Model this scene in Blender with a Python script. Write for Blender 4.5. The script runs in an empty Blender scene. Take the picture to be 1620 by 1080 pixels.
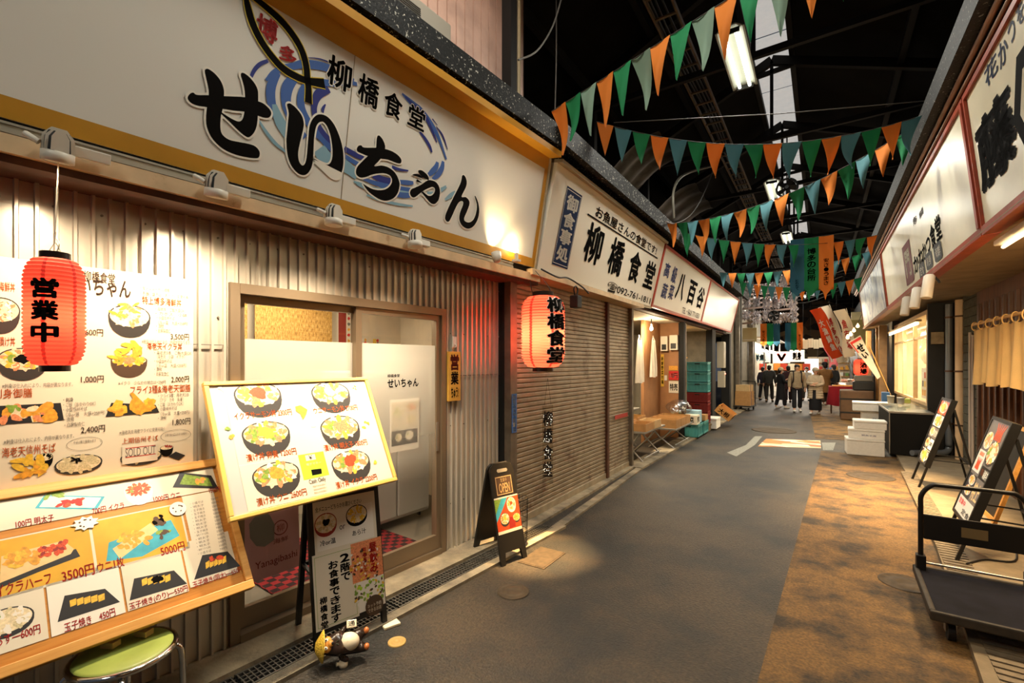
import bpy, bmesh, math, random
from mathutils import Vector, Matrix
from mathutils.geometry import tessellate_polygon

random.seed(7)
SC = bpy.context.scene
COL = SC.collection
R = math.radians

# ------------------------------------------------------------------ camera
F, CX, HY, CAMZ, TH = 740.0, 810.0, 573.0, 1.72, R(33.51)
FWD = Vector((-math.sin(TH), math.cos(TH), 0))
RGT = Vector((math.cos(TH), math.sin(TH), 0))
UP = Vector((0, 0, 1))
CAM = Vector((0, 0, CAMZ))
cd = bpy.data.cameras.new('camera')
cam = bpy.data.objects.new('camera', cd)
COL.objects.link(cam)
cam.location = CAM
cam.rotation_euler = (R(90), 0, TH)
cd.sensor_width = 36
cd.lens = F / 1620 * 36
cd.shift_y = (HY - 540) / 1620
cd.clip_start = 0.05
cd.clip_end = 300
SC.camera = cam

# ------------------------------------------------------------------ look, world
SC.view_settings.view_transform = 'Standard'
SC.view_settings.look = 'None'
SC.view_settings.gamma = 1
SC.view_settings.use_curve_mapping = False
SC.view_settings.exposure = 0.5
SC.cycles.use_denoising = True
SC.cycles.max_bounces = 7
SC.cycles.diffuse_bounces = 3
SC.cycles.glossy_bounces = 3
SC.cycles.transparent_max_bounces = 10
SC.cycles.sample_clamp_indirect = 4.0
SC.cycles.caustics_reflective = False
SC.cycles.caustics_refractive = False
w = bpy.data.worlds.new('night_sky')
w.use_nodes = True
w.node_tree.nodes['Background'].inputs[0].default_value = (0.30, 0.34, 0.42, 1)
w.node_tree.nodes['Background'].inputs[1].default_value = 0.12
SC.world = w


def link(o, parent=None):
    COL.objects.link(o)
    if parent:
        o.parent = parent
    return o


def light(name, kind, loc, power, col, size=0.1, aim=None, spot=None, blend=0.5, parent=None, sy=None):
    l = bpy.data.lights.new(name, kind)
    l.energy = power
    l.color = col
    if kind == 'SPOT':
        l.spot_size = R(spot or 60)
        l.spot_blend = blend
        l.shadow_soft_size = size
    elif kind == 'POINT':
        l.shadow_soft_size = size
    elif kind == 'AREA':
        l.shape = 'RECTANGLE' if sy else 'DISK'
        l.size = size
        if sy:
            l.size_y = sy
    o = bpy.data.objects.new(name, l)
    link(o, parent)
    o.location = loc
    if aim is not None:
        o.rotation_euler = (Vector(aim) - Vector(loc)).to_track_quat('-Z', 'Y').to_euler()
    return o


WARM = (1.0, 0.80, 0.56)
AMBER = (1.0, 0.68, 0.34)
TUBE = (1.0, 0.965, 0.85)

# ------------------------------------------------------------------ directions of the two facades
RD = R(3.85)                     # the restaurant front turns a little towards the alley
RDIR = Vector((math.sin(RD), math.cos(RD), 0))
RN = Vector((math.cos(RD), -math.sin(RD), 0))


def RW(t, d, z):
    return RDIR * t - RN * d + Vector((0, 0, z))


def ray(px, py):
    return FWD + RGT * ((px - CX) / F) + UP * ((HY - py) / F)


def hit(px, py, P, N):
    r = ray(px, py)
    return CAM + r * ((Vector(P) - CAM).dot(N) / r.dot(N))


def at_x(px, py, x): return hit(px, py, (x, 0, 0), Vector((1, 0, 0)))
def at_s(px, py, s): return hit(px, py, (0, s, 0), Vector((0, 1, 0)))
def at_z(px, py, z): return hit(px, py, (0, 0, z), UP)
def at_r(px, py, d): return hit(px, py, -RN * d, RN)


def frame(origin, ex, ey):
    ex = Vector(ex).normalized()
    ey = Vector(ey)
    ey = (ey - ex * ey.dot(ex)).normalized()
    ez = ex.cross(ey)
    M = Matrix.Identity(4)
    for i in range(3):
        M[i][0], M[i][1], M[i][2], M[i][3] = ex[i], ey[i], ez[i], origin[i]
    return M


def upright(loc, rz=0):
    return Matrix.Translation(Vector(loc)) @ Matrix.Rotation(rz, 4, 'Z')


# ------------------------------------------------------------------ materials
def lin(h):
    if isinstance(h, str):
        h = h.lstrip('#')
        c = [int(h[i:i + 2], 16) / 255 for i in (0, 2, 4)]
    else:
        c = [x / 255 for x in h]
    return tuple(x / 12.92 if x <= 0.04045 else ((x + 0.055) / 1.055) ** 2.4 for x in c)


MATS = {}


def mat(name, col, rough=0.55, metal=0.0, noise=None, bump=None, emit=None, spec=0.4, trans=0.0, second=None):
    """noise=(scale, amount) darkens/lightens, second=(colour, scale, lo, hi) blotches of another colour"""
    if name in MATS:
        return MATS[name]
    m = bpy.data.materials.new(name)
    m.use_nodes = True
    nt = m.node_tree
    b = nt.nodes['Principled BSDF']
    c = lin(col)
    b.inputs['Base Color'].default_value = (*c, 1)
    b.inputs['Roughness'].default_value = rough
    b.inputs['Metallic'].default_value = metal
    b.inputs['Specular IOR Level'].default_value = spec
    m.diffuse_color = (*c, 1)
    tc = None
    if noise or bump or second:
        tc = nt.nodes.new('ShaderNodeTexCoord')
    out = None
    if second:
        c2, sc, lo, hi = second
        n = nt.nodes.new('ShaderNodeTexNoise')
        n.inputs['Scale'].default_value = sc
        n.inputs['Detail'].default_value = 8
        n.inputs['Roughness'].default_value = 0.65
        nt.links.new(tc.outputs['Object'], n.inputs['Vector'])
        r = nt.nodes.new('ShaderNodeMapRange')
        r.inputs['From Min'].default_value = lo
        r.inputs['From Max'].default_value = hi
        nt.links.new(n.outputs['Fac'], r.inputs['Value'])
        x = nt.nodes.new('ShaderNodeMix')
        x.data_type = 'RGBA'
        x.inputs[6].default_value = (*c, 1)
        x.inputs[7].default_value = (*lin(c2), 1)
        nt.links.new(r.outputs[0], x.inputs[0])
        out = x.outputs[2]
    if noise:
        n = nt.nodes.new('ShaderNodeTexNoise')
        n.inputs['Scale'].default_value = noise[0]
        n.inputs['Detail'].default_value = 6
        nt.links.new(tc.outputs['Object'], n.inputs['Vector'])
        r = nt.nodes.new('ShaderNodeMapRange')
        r.inputs['From Min'].default_value = 0.3
        r.inputs['From Max'].default_value = 0.7
        r.inputs['To Min'].default_value = 1 - noise[1]
        r.inputs['To Max'].default_value = 1 + noise[1] * 0.6
        nt.links.new(n.outputs['Fac'], r.inputs['Value'])
        x = nt.nodes.new('ShaderNodeMix')
        x.data_type = 'RGBA'
        x.blend_type = 'MULTIPLY'
        x.inputs[0].default_value = 1
        x.inputs[6].default_value = (*c, 1)
        if out:
            nt.links.new(out, x.inputs[6])
        nt.links.new(r.outputs[0], x.inputs[7])
        out = x.outputs[2]
    if out:
        nt.links.new(out, b.inputs['Base Color'])
    if bump:
        n = nt.nodes.new('ShaderNodeTexNoise')
        n.inputs['Scale'].default_value = bump[0]
        n.inputs['Detail'].default_value = 8
        nt.links.new(tc.outputs['Object'], n.inputs['Vector'])
        bp = nt.nodes.new('ShaderNodeBump')
        bp.inputs['Strength'].default_value = bump[1]
        bp.inputs['Distance'].default_value = 0.02
        nt.links.new(n.outputs['Fac'], bp.inputs['Height'])
        nt.links.new(bp.outputs[0], b.inputs['Normal'])
    if emit:
        b.inputs['Emission Color'].default_value = (*emit[0], 1)
        b.inputs['Emission Strength'].default_value = emit[1]
    if trans:
        # thin translucent sheet: paper, cloth, frosted film
        t = nt.nodes.new('ShaderNodeBsdfTranslucent')
        t.inputs[0].default_value = (*c, 1)
        if out:
            nt.links.new(out, t.inputs[0])
        mx = nt.nodes.new('ShaderNodeMixShader')
        mx.inputs[0].default_value = trans
        nt.links.new(b.outputs[0], mx.inputs[1])
        nt.links.new(t.outputs[0], mx.inputs[2])
        nt.links.new(mx.outputs[0], nt.nodes['Material Output'].inputs[0])
    MATS[name] = m
    return m


def glass(name, tint=(1, 1, 1), gloss=0.1, rough=0.02):
    if name in MATS:
        return MATS[name]
    m = bpy.data.materials.new(name)
    m.use_nodes = True
    nt = m.node_tree
    nt.nodes.remove(nt.nodes['Principled BSDF'])
    t = nt.nodes.new('ShaderNodeBsdfTransparent')
    t.inputs[0].default_value = (*tint, 1)
    g = nt.nodes.new('ShaderNodeBsdfGlossy')
    g.inputs['Roughness'].default_value = rough
    mx = nt.nodes.new('ShaderNodeMixShader')
    mx.inputs[0].default_value = gloss
    nt.links.new(t.outputs[0], mx.inputs[1])
    nt.links.new(g.outputs[0], mx.inputs[2])
    nt.links.new(mx.outputs[0], nt.nodes['Material Output'].inputs[0])
    MATS[name] = m
    return m


def frosted(name, col, clear=0.15, white=0.5):
    if name in MATS:
        return MATS[name]
    m = bpy.data.materials.new(name)
    m.use_nodes = True
    nt = m.node_tree
    b = nt.nodes['Principled BSDF']
    b.inputs['Base Color'].default_value = (*lin(col), 1)
    b.inputs['Roughness'].default_value = 0.35
    t = nt.nodes.new('ShaderNodeBsdfTranslucent')
    t.inputs[0].default_value = (*lin(col), 1)
    m1 = nt.nodes.new('ShaderNodeMixShader')
    m1.inputs[0].default_value = white
    nt.links.new(b.outputs[0], m1.inputs[1])
    nt.links.new(t.outputs[0], m1.inputs[2])
    tr = nt.nodes.new('ShaderNodeBsdfTransparent')
    m2 = nt.nodes.new('ShaderNodeMixShader')
    m2.inputs[0].default_value = clear
    nt.links.new(m1.outputs[0], m2.inputs[1])
    nt.links.new(tr.outputs[0], m2.inputs[2])
    nt.links.new(m2.outputs[0], nt.nodes['Material Output'].inputs[0])
    MATS[name] = m
    return m


def tex_mat(name, kind, stops, scale=(1, 1, 1), rough=0.5, detail=4, distort=0.0, bump=0.0, wave='BANDS', spec=0.4, metal=0.0):
    """colour ramp over a noise / wave / voronoi / checker texture in object space"""
    if name in MATS:
        return MATS[name]
    m = bpy.data.materials.new(name)
    m.use_nodes = True
    nt = m.node_tree
    b = nt.nodes['Principled BSDF']
    b.inputs['Roughness'].default_value = rough
    b.inputs['Specular IOR Level'].default_value = spec
    b.inputs['Metallic'].default_value = metal
    tc = nt.nodes.new('ShaderNodeTexCoord')
    mp = nt.nodes.new('ShaderNodeMapping')
    mp.inputs['Scale'].default_value = scale
    nt.links.new(tc.outputs['Object'], mp.inputs[0])
    if kind == 'noise':
        n = nt.nodes.new('ShaderNodeTexNoise')
        n.inputs['Scale'].default_value = 1
        n.inputs['Detail'].default_value = detail
        n.inputs['Roughness'].default_value = 0.65
        n.inputs['Distortion'].default_value = distort
        o = n.outputs['Fac']
    elif kind == 'wave':
        n = nt.nodes.new('ShaderNodeTexWave')
        n.inputs['Scale'].default_value = 1
        n.inputs['Distortion'].default_value = distort
        n.inputs['Detail'].default_value = detail
        o = n.outputs['Fac']
    elif kind == 'voronoi':
        n = nt.nodes.new('ShaderNodeTexVoronoi')
        n.inputs['Scale'].default_value = 1
        sx = nt.nodes.new('ShaderNodeSeparateColor')
        nt.links.new(n.outputs['Color'], sx.inputs[0])
        o = sx.outputs[0]
    elif kind == 'checker':
        n = nt.nodes.new('ShaderNodeTexChecker')
        n.inputs['Scale'].default_value = 1
        o = n.outputs['Fac']
    nt.links.new(mp.outputs[0], n.inputs['Vector'])
    cr = nt.nodes.new('ShaderNodeValToRGB')
    e = cr.color_ramp.elements
    while len(e) < len(stops):
        e.new(0.5)
    for i, (p, c) in enumerate(stops):
        e[i].position = p
        e[i].color = (*lin(c), 1)
    if kind == 'voronoi':
        cr.color_ramp.interpolation = 'CONSTANT'
    nt.links.new(o, cr.inputs[0])
    nt.links.new(cr.outputs[0], b.inputs['Base Color'])
    if bump:
        bp = nt.nodes.new('ShaderNodeBump')
        bp.inputs['Strength'].default_value = bump
        bp.inputs['Distance'].default_value = 0.01
        nt.links.new(o, bp.inputs['Height'])
        nt.links.new(bp.outputs[0], b.inputs['Normal'])
    MATS[name] = m
    return m


def emitter(name, col, strength):
    return mat(name, (255, 255, 255), emit=(col, strength))


# ------------------------------------------------------------------ mesh builder
_BOXC = {}


class MB:
    def __init__(s, M=None):
        s.v, s.f, s.m, s.s, s.M = [], [], [], [], M

    def add(s, vs, fs, mi=0, smooth=False, M=None):
        k = len(s.v)
        if M is not None:
            vs = [M @ Vector(v) for v in vs]
        if s.M is not None:
            vs = [s.M @ Vector(v) for v in vs]
        s.v += [tuple(v) for v in vs]
        for f in fs:
            s.f.append([i + k for i in f])
            s.m.append(mi)
            s.s.append(smooth)
        return s

    def box(s, a, b, mi=0, M=None, bev=0.0):
        (x0, y0, z0), (x1, y1, z1) = a, b
        if x0 > x1: x0, x1 = x1, x0
        if y0 > y1: y0, y1 = y1, y0
        if z0 > z1: z0, z1 = z1, z0
        if bev <= 0:
            v = [(x0, y0, z0), (x1, y0, z0), (x1, y1, z0), (x0, y1, z0), (x0, y0, z1), (x1, y0, z1), (x1, y1, z1), (x0, y1, z1)]
            return s.add(v, [(3, 2, 1, 0), (4, 5, 6, 7), (0, 1, 5, 4), (1, 2, 6, 5), (2, 3, 7, 6), (3, 0, 4, 7)], mi, False, M)
        bev = min(bev, (x1 - x0) * .45, (y1 - y0) * .45, (z1 - z0) * .45)
        bm = bmesh.new()
        bmesh.ops.create_cube(bm, size=1)
        for q in bm.verts:
            q.co = ((x0 + x1) / 2 + q.co.x * (x1 - x0), (y0 + y1) / 2 + q.co.y * (y1 - y0), (z0 + z1) / 2 + q.co.z * (z1 - z0))
        bmesh.ops.bevel(bm, geom=bm.edges[:], offset=bev, segments=2, affect='EDGES', profile=0.5)
        bm.verts.index_update()
        vs = [q.co.copy() for q in bm.verts]
        fs = [[q.index for q in f.verts] for f in bm.faces]
        bm.free()
        return s.add(vs, fs, mi, False, M)

    def bar(s, p0, p1, w, h, mi=0, up=(0, 0, 1), bev=0.0, M=None):
        """rectangular bar from p0 to p1, w wide sideways, h tall along up"""
        p0, p1 = Vector(p0), Vector(p1)
        d = p1 - p0
        L = d.length
        d.normalize()
        u = Vector(up)
        if abs(d.dot(u)) > 0.98:
            u = Vector((1, 0, 0)) if abs(d.x) < 0.9 else Vector((0, 1, 0))
        sd = d.cross(u).normalized()
        u = sd.cross(d)
        T = Matrix.Identity(4)
        for i in range(3):
            T[i][0], T[i][1], T[i][2], T[i][3] = sd[i], d[i], u[i], p0[i]
        if M is not None:
            T = M @ T
        return s.box((-w / 2, 0, -h / 2), (w / 2, L, h / 2), mi, T, bev)

    def tube(s, path, r, n=8, mi=0, closed=False, caps=True, M=None):
        P = [Vector(p) for p in path]
        m = len(P)
        rr = r if isinstance(r, (list, tuple)) else [r] * m
        vs, fs = [], []
        ref = None
        for i, p in enumerate(P):
            if closed:
                t = P[(i + 1) % m] - P[i - 1]
            else:
                t = P[min(i + 1, m - 1)] - P[max(i - 1, 0)]
            t.normalize()
            if ref is None:
                ref = Vector((0, 0, 1)) if abs(t.z) < 0.9 else Vector((1, 0, 0))
            u = (ref - t * ref.dot(t)).normalized()
            ref = u
            wv = t.cross(u)
            for k in range(n):
                a = 2 * math.pi * k / n
                vs.append(p + (u * math.cos(a) + wv * math.sin(a)) * rr[i])
        for i in range(m if closed else m - 1):
            j = (i + 1) % m
            for k in range(n):
                l = (k + 1) % n
                fs.append((i * n + k, i * n + l, j * n + l, j * n + k))
        s.add(vs, fs, mi, True, M)
        if caps and not closed:
            s.add(vs[:n], [tuple(range(n))[::-1]], mi, False, M)
            s.add(vs[-n:], [tuple(range(n))], mi, False, M)
        return s

    def cyl(s, p0, p1, r, n=12, mi=0, r1=None, M=None):
        return s.tube([p0, p1], [r, r if r1 is None else r1], n, mi, M=M)

    def lathe(s, prof, n=24, mi=0, M=None, smooth=True):
        vs, fs = [], []
        for (r, z) in prof:
            for k in range(n):
                a = 2 * math.pi * k / n
                vs.append((r * math.cos(a), r * math.sin(a), z))
        for i in range(len(prof) - 1):
            for k in range(n):
                l = (k + 1) % n
                fs.append((i * n + k, i * n + l, (i + 1) * n + l, (i + 1) * n + k))
        s.add(vs, fs, mi, smooth, M)
        if prof[0][0] > 1e-4:
            s.add(vs[:n], [tuple(range(n))[::-1]], mi, False, M)
        if prof[-1][0] > 1e-4:
            s.add(vs[-n:], [tuple(range(n))], mi, False, M)
        return s

    def ball(s, c, r, n=16, mi=0, M=None, m=10):
        if not isinstance(r, (tuple, list)):
            r = (r, r, r)
        T = Matrix.Translation(Vector(c)) @ Matrix.Diagonal((r[0], r[1], r[2], 1))
        if M is not None:
            T = M @ T
        pr = [(max(1e-5, math.sin(math.pi * i / m)), -math.cos(math.pi * i / m)) for i in range(m + 1)]
        return s.lathe(pr, n, mi, T)

    def poly(s, pts, z=0.0, mi=0, M=None):
        v = [Vector((p[0], p[1], 0)) for p in pts]
        tris = tessellate_polygon([v])
        vs = [(p[0], p[1], z) for p in pts]
        fs = []
        for t in tris:
            a, b, c = (vs[i] for i in t)
            cr = (b[0] - a[0]) * (c[1] - a[1]) - (b[1] - a[1]) * (c[0] - a[0])
            if abs(cr) < 1e-12:
                continue
            fs.append(tuple(t) if cr > 0 else tuple(t)[::-1])
        return s.add(vs, fs, mi, False, M)

    def prism(s, pts, z0, z1, mi=0, M=None):
        a = sum(pts[i - 1][0] * p[1] - p[0] * pts[i - 1][1] for i, p in enumerate(pts))
        if a < 0:
            pts = pts[::-1]
        s.poly(pts, z1, mi, M)
        k = len(pts)
        vs = [(p[0], p[1], z0) for p in pts] + [(p[0], p[1], z1) for p in pts]
        fs = [(i, (i + 1) % k, k + (i + 1) % k, k + i) for i in range(k)]
        s.add(vs, fs, mi, False, M)
        v = [Vector((p[0], p[1], 0)) for p in pts]
        fs = []
        for t in tessellate_polygon([v]):
            a_, b_, c_ = (pts[i] for i in t)
            cr = (b_[0] - a_[0]) * (c_[1] - a_[1]) - (b_[1] - a_[1]) * (c_[0] - a_[0])
            fs.append(tuple(t)[::-1] if cr > 0 else tuple(t))
        return s.add([(p[0], p[1], z0) for p in pts], fs, mi, False, M)

    def rect(s, x0, y0, x1, y1, z=0.0, mi=0, M=None):
        return s.add([(x0, y0, z), (x1, y0, z), (x1, y1, z), (x0, y1, z)], [(0, 1, 2, 3)], mi, False, M)

    def quad(s, a, b, c, d, mi=0, M=None):
        return s.add([a, b, c, d], [(0, 1, 2, 3)], mi, False, M)

    def disc(s, cx, cy, rx, ry=None, z=0.0, mi=0, M=None, n=28, rot=0.0):
        ry = rx if ry is None else ry
        c, d = math.cos(rot), math.sin(rot)
        pts = []
        for k in range(n):
            a = 2 * math.pi * k / n
            x, y = rx * math.cos(a), ry * math.sin(a)
            pts.append((cx + x * c - y * d, cy + x * d + y * c, z))
        return s.add(pts, [tuple(range(n))], mi, False, M)

    def ringd(s, cx, cy, rx, ry, wd, z=0.0, mi=0, M=None, n=32):
        vs, fs = [], []
        for k in range(n):
            a = 2 * math.pi * k / n
            vs += [(cx + (rx - wd) * math.cos(a), cy + (ry - wd) * math.sin(a), z), (cx + rx * math.cos(a), cy + ry * math.sin(a), z)]
        for k in range(n):
            l = (k + 1) % n
            fs.append((2 * k, 2 * k + 1, 2 * l + 1, 2 * l))
        return s.add(vs, fs, mi, False, M)

    def ribbon(s, pts, wd, z=0.0, mi=0, M=None, sub=6):
        """flat brush stroke in the local plane; wd = width or list, rounded ends"""
        ws = wd if isinstance(wd, (list, tuple)) else [wd] * len(pts)
        P = smooth_path([(p[0], p[1], q) for p, q in zip(pts, ws)], sub)
        L, Rr = [], []
        for i, p in enumerate(P):
            a, b = P[max(i - 1, 0)], P[min(i + 1, len(P) - 1)]
            dx, dy = b[0] - a[0], b[1] - a[1]
            l = math.hypot(dx, dy) or 1e-6
            nx, ny = -dy / l, dx / l
            L.append((p[0] + nx * p[2] / 2, p[1] + ny * p[2] / 2, z))
            Rr.append((p[0] - nx * p[2] / 2, p[1] - ny * p[2] / 2, z))
        k = len(P)
        return s.add(L + Rr, [(i, k + i, k + i + 1, i + 1) for i in range(k - 1)], mi, False, M)

    def surf(s, fn, nu, nv, mi=0, M=None, smooth=True):
        vs = [fn(i / nu, j / nv) for j in range(nv + 1) for i in range(nu + 1)]
        fs = [(j * (nu + 1) + i, j * (nu + 1) + i + 1, (j + 1) * (nu + 1) + i + 1, (j + 1) * (nu + 1) + i) for j in range(nv) for i in range(nu)]
        return s.add(vs, fs, mi, smooth, M)

    def text(s, body, x0, y0, x1, y1, z=0.0, mi=0, bold=0.0, vertical=False, M=None, fit=False, rot=0.0):
        """lettering filling the box; fit keeps the glyph aspect"""
        if vertical:
            n = len(body)
            h = (y1 - y0) / n
            for i, ch in enumerate(body):
                yy = y1 - (i + 1) * h
                if ch in ' 　':
                    continue
                s.text(ch, x0, yy + h * .05, x1, yy + h * .95, z, mi, bold, False, M, ch in '・い!ー' or fit)
            return s
        vs, fs, (a0, b0, a1, b1) = glyphs(body, bold)
        if not vs:
            return s
        sx, sy = (x1 - x0) / max(a1 - a0, 1e-6), (y1 - y0) / max(b1 - b0, 1e-6)
        if fit:
            k = min(sx, sy)
            x0 += ((x1 - x0) - k * (a1 - a0)) / 2
            y0 += ((y1 - y0) - k * (b1 - b0)) / 2
            sx = sy = k
        return s.add([(x0 + (v[0] - a0) * sx, y0 + (v[1] - b0) * sy, z) for v in vs], fs, mi, False, M)

    def build(s, name, mats, parent=None, M=None):
        me = bpy.data.meshes.new(name)
        me.from_pydata(s.v, [], s.f)
        if not isinstance(mats, (list, tuple)):
            mats = [mats]
        for q in mats:
            me.materials.append(q)
        me.polygons.foreach_set('material_index', s.m)
        me.polygons.foreach_set('use_smooth', s.s)
        me.validate()
        me.update()
        o = bpy.data.objects.new(name, me)
        link(o, parent)
        if M is not None:
            o.matrix_world = M
        return o


def smooth_path(P, sub=6, closed=False):
    out = []
    n = len(P)
    for i in range(n if closed else n - 1):
        g = (lambda k: P[k % n]) if closed else (lambda k: P[max(0, min(n - 1, k))])
        a, b, c, d = g(i - 1), g(i), g(i + 1), g(i + 2)
        for k in range(sub):
            t = k / sub
            out.append(tuple(0.5 * (2 * b[j] + (c[j] - a[j]) * t + (2 * a[j] - 5 * b[j] + 4 * c[j] - d[j]) * t * t + (3 * b[j] - a[j] - 3 * c[j] + d[j]) * t ** 3) for j in range(len(b))))
    if not closed:
        out.append(tuple(P[-1]))
    return out


_tc = bpy.data.curves.new('lettering_source', 'FONT')
_tc.resolution_u = 3
_to = bpy.data.objects.new('lettering_source', _tc)
COL.objects.link(_to)
_GL = {}


def glyphs(body, bold=0.0):
    k = (body, bold)
    if k not in _GL:
        _tc.body = body
        _tc.offset = 0.0
        bpy.context.view_layer.update()
        dg = bpy.context.evaluated_depsgraph_get()
        me = bpy.data.meshes.new_from_object(_to.evaluated_get(dg))
        vs = [tuple(v.co) for v in me.vertices]
        fs = []
        for p in me.polygons:
            f = list(p.vertices)
            fs.append(f if p.normal.z >= 0 else f[::-1])
        bpy.data.meshes.remove(me)
        if bold > 0:                       # heavier strokes: the glyph laid over itself, nudged all round
            n0, f0, v0 = len(vs), fs, vs
            vs, fs = [], []
            for q in range(6):
                dx, dy = bold * math.cos(q * 1.0472), bold * math.sin(q * 1.0472)
                vs += [(v[0] + dx, v[1] + dy, 0) for v in v0]
                fs += [[i + q * n0 for i in f] for f in f0]
        bb = (min((v[0] for v in vs), default=0), min((v[1] for v in vs), default=0), max((v[0] for v in vs), default=1), max((v[1] for v in vs), default=1))
        _GL[k] = (vs, fs, bb)
    return _GL[k]


# ------------------------------------------------------------------ scene graph helpers
def tag(o, label, cat, group=None, kind=None):
    o['label'] = label
    o['category'] = cat
    if group:
        o['group'] = group
    if kind:
        o['kind'] = kind
    return o


def thing(name, label, cat, M=None, group=None):
    o = bpy.data.objects.new(name, None)
    o.empty_display_size = 0.1
    COL.objects.link(o)
    if M is not None:
        o.matrix_world = M
    return tag(o, label, cat, group)


def struct(name, mb, mats, label=None, parent=None, M=None):
    o = mb.build(name, mats, parent, M)
    if parent is None:
        o['kind'] = 'structure'
    if label:
        o['label'] = label
    return o


def kids(o):
    return [c for c in bpy.data.objects if c.parent == o]


def copy_tree(o, parent=None):
    c = o.copy()
    COL.objects.link(c)
    c.parent = parent
    for ch in kids(o):
        copy_tree(ch, c)
    return c


def moved(o, M, label=None, group=None):
    """a copy of thing o, with its parts, standing at M"""
    c = copy_tree(o)
    c.matrix_world = M
    if label:
        c['label'] = label
    if group:
        c['group'] = group
    return c


# common paints
BLACK = mat('black_paint', '#141311', 0.45)
INK = mat('black_ink', '#100e0c', 0.8, spec=0.05)
WHITE = mat('white_print', '#efeade', 0.5)
REDINK = mat('red_ink', '#c02018', 0.55)
ORANGEINK = mat('orange_ink', '#d4651f', 0.6)
BROWNINK = mat('brown_ink', '#4a3524', 0.6)
GREYINK = mat('grey_ink', '#6a625a', 0.6)
NAVY = mat('navy_paint', '#13264b', 0.75, spec=.12)
CARD = mat('corrugated_cardboard', '#b88a55', 0.85, noise=(14, 0.12))
STEEL = mat('brushed_steel', '#a9a7a2', 0.32, 0.9)
CHROME = mat('chrome', '#d8d6d2', 0.12, 1.0)
DARKMETAL = mat('dark_metal', '#1d1b19', 0.5, 0.3)
CREAMPLASTIC = mat('cream_plastic', '#e6ddcb', 0.45)
FOAM = mat('white_foam', '#e9e6de', 0.75, noise=(30, 0.05))
WOOD = tex_mat('honey_wood', 'noise', [(0.3, '#b87c36'), (0.55, '#d09a50'), (0.75, '#c0853f')], (2, 40, 40), 0.45, 6)
DARKWOOD = tex_mat('dark_wood', 'noise', [(0.3, '#3b2417'), (0.7, '#5e3d28')], (30, 30, 2), 0.5, 6)
CONCRETE = mat('concrete', '#9a8c72', 0.85, noise=(6, 0.35), bump=(40, 0.3), second=('#5d564b', 1.8, 0.45, 0.65))
# ================================================================== LIGHT OF THE ROOM (roof tubes, far stalls)
TUBE_S = [6.35, 11.6, 16.2, 21, 26, 31, 2.2, -2.4]
for i, s in enumerate(TUBE_S):
    light('roof_tube_light', 'AREA', (-0.86, s, 5.30), 50 if i > 5 else 85 if i < 3 else 75, TUBE, 1.3, (-0.86, s, 0), sy=0.3)
# warm downlights under the right-hand signs and the lit stalls further on
for s, p in ((-0.3, 0.5), (2.2, 0.7)):
    light('right_soffit_light', 'SPOT', (1.2, s, 2.6), 50 * p, AMBER, 0.05, (0.8, s + 0.3, 0), 110, 0.8)

# ================================================================== SETTING
ASPH = mat('asphalt', '#453a2b', 0.55, noise=(45, 0.6), bump=(70, 0.6), second=('#22221f', 0.9, 0.42, 0.60))
OCHRE = mat('ochre_paving', '#70532a', 0.72, noise=(60, 0.45), bump=(110, 0.4), second=('#30261a', 2.6, 0.44, 0.62))
SLABM = mat('tan_slab', '#7f7058', 0.8, noise=(9, 0.2), bump=(60, 0.2))
ROOFM = mat('black_brown_sheeting', '#100e0c', 0.85, noise=(3, 0.4), spec=.1)  # near-black base colour with random mottling
BEAMM = mat('black_steel', '#141210', 0.7, 0.0, spec=.2)

m = MB()
m.quad((-8, -4, 0), (8, -4, 0), (8, 70, 0), (-8, 70, 0))
struct('floor', m, ASPH)

# ochre paving on the right, laid in two stretches
a, b = at_z(1299, 713, 0), at_z(1200, 1074, 0)
u = (b - a)
near = a + u * (-(a.y + 3.0) / u.y) if abs(u.y) > 1e-6 else b
m = MB()
m.prism([(a.x, a.y), (1.6, a.y), (1.6, near.y), (near.x, near.y)], 0.0, 0.004)
c = at_z(1290, 693, 0)
m.prism([(c.x, c.y), (2.6, c.y), (2.6, 24), (-0.5, 24)], 0.0, 0.004)
struct('floor.001', m, OCHRE, 'ochre brown paving along the right side of the alley')
# pale bands and inlaid picture tiles
m = MB()
q = [at_z(1212, 694, 0), at_z(1298, 697, 0), at_z(1299, 709, 0), at_z(1199, 706, 0)]
m.prism([(p.x, p.y) for p in q], 0.0, 0.005)
struct('floor.002', m, tex_mat('inlaid_tile', 'voronoi', [(0, '#c98a3e'), (0.35, '#e3cfa4'), (0.6, '#b5713a'), (0.8, '#efe6cf')], (3, 7, 1), 0.6), 'band of ochre and cream picture tiles set in the road')
m = MB()
for q in ([(1180, 704), (1194, 690), (1206, 690), (1194, 704)], [(1150, 716), (1180, 704), (1194, 704), (1165, 722)], [(1300, 700), (1322, 700), (1318, 712), (1302, 712)]):
    g = [at_z(x, y, 0) for x, y in q]
    m.prism([(p.x, p.y) for p in g], 0.0, 0.003)
struct('floor.003', m, mat('worn_pale_paint', '#8f9088', 0.8, noise=(30, 0.3)), 'worn pale paint marks on the road')

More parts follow.
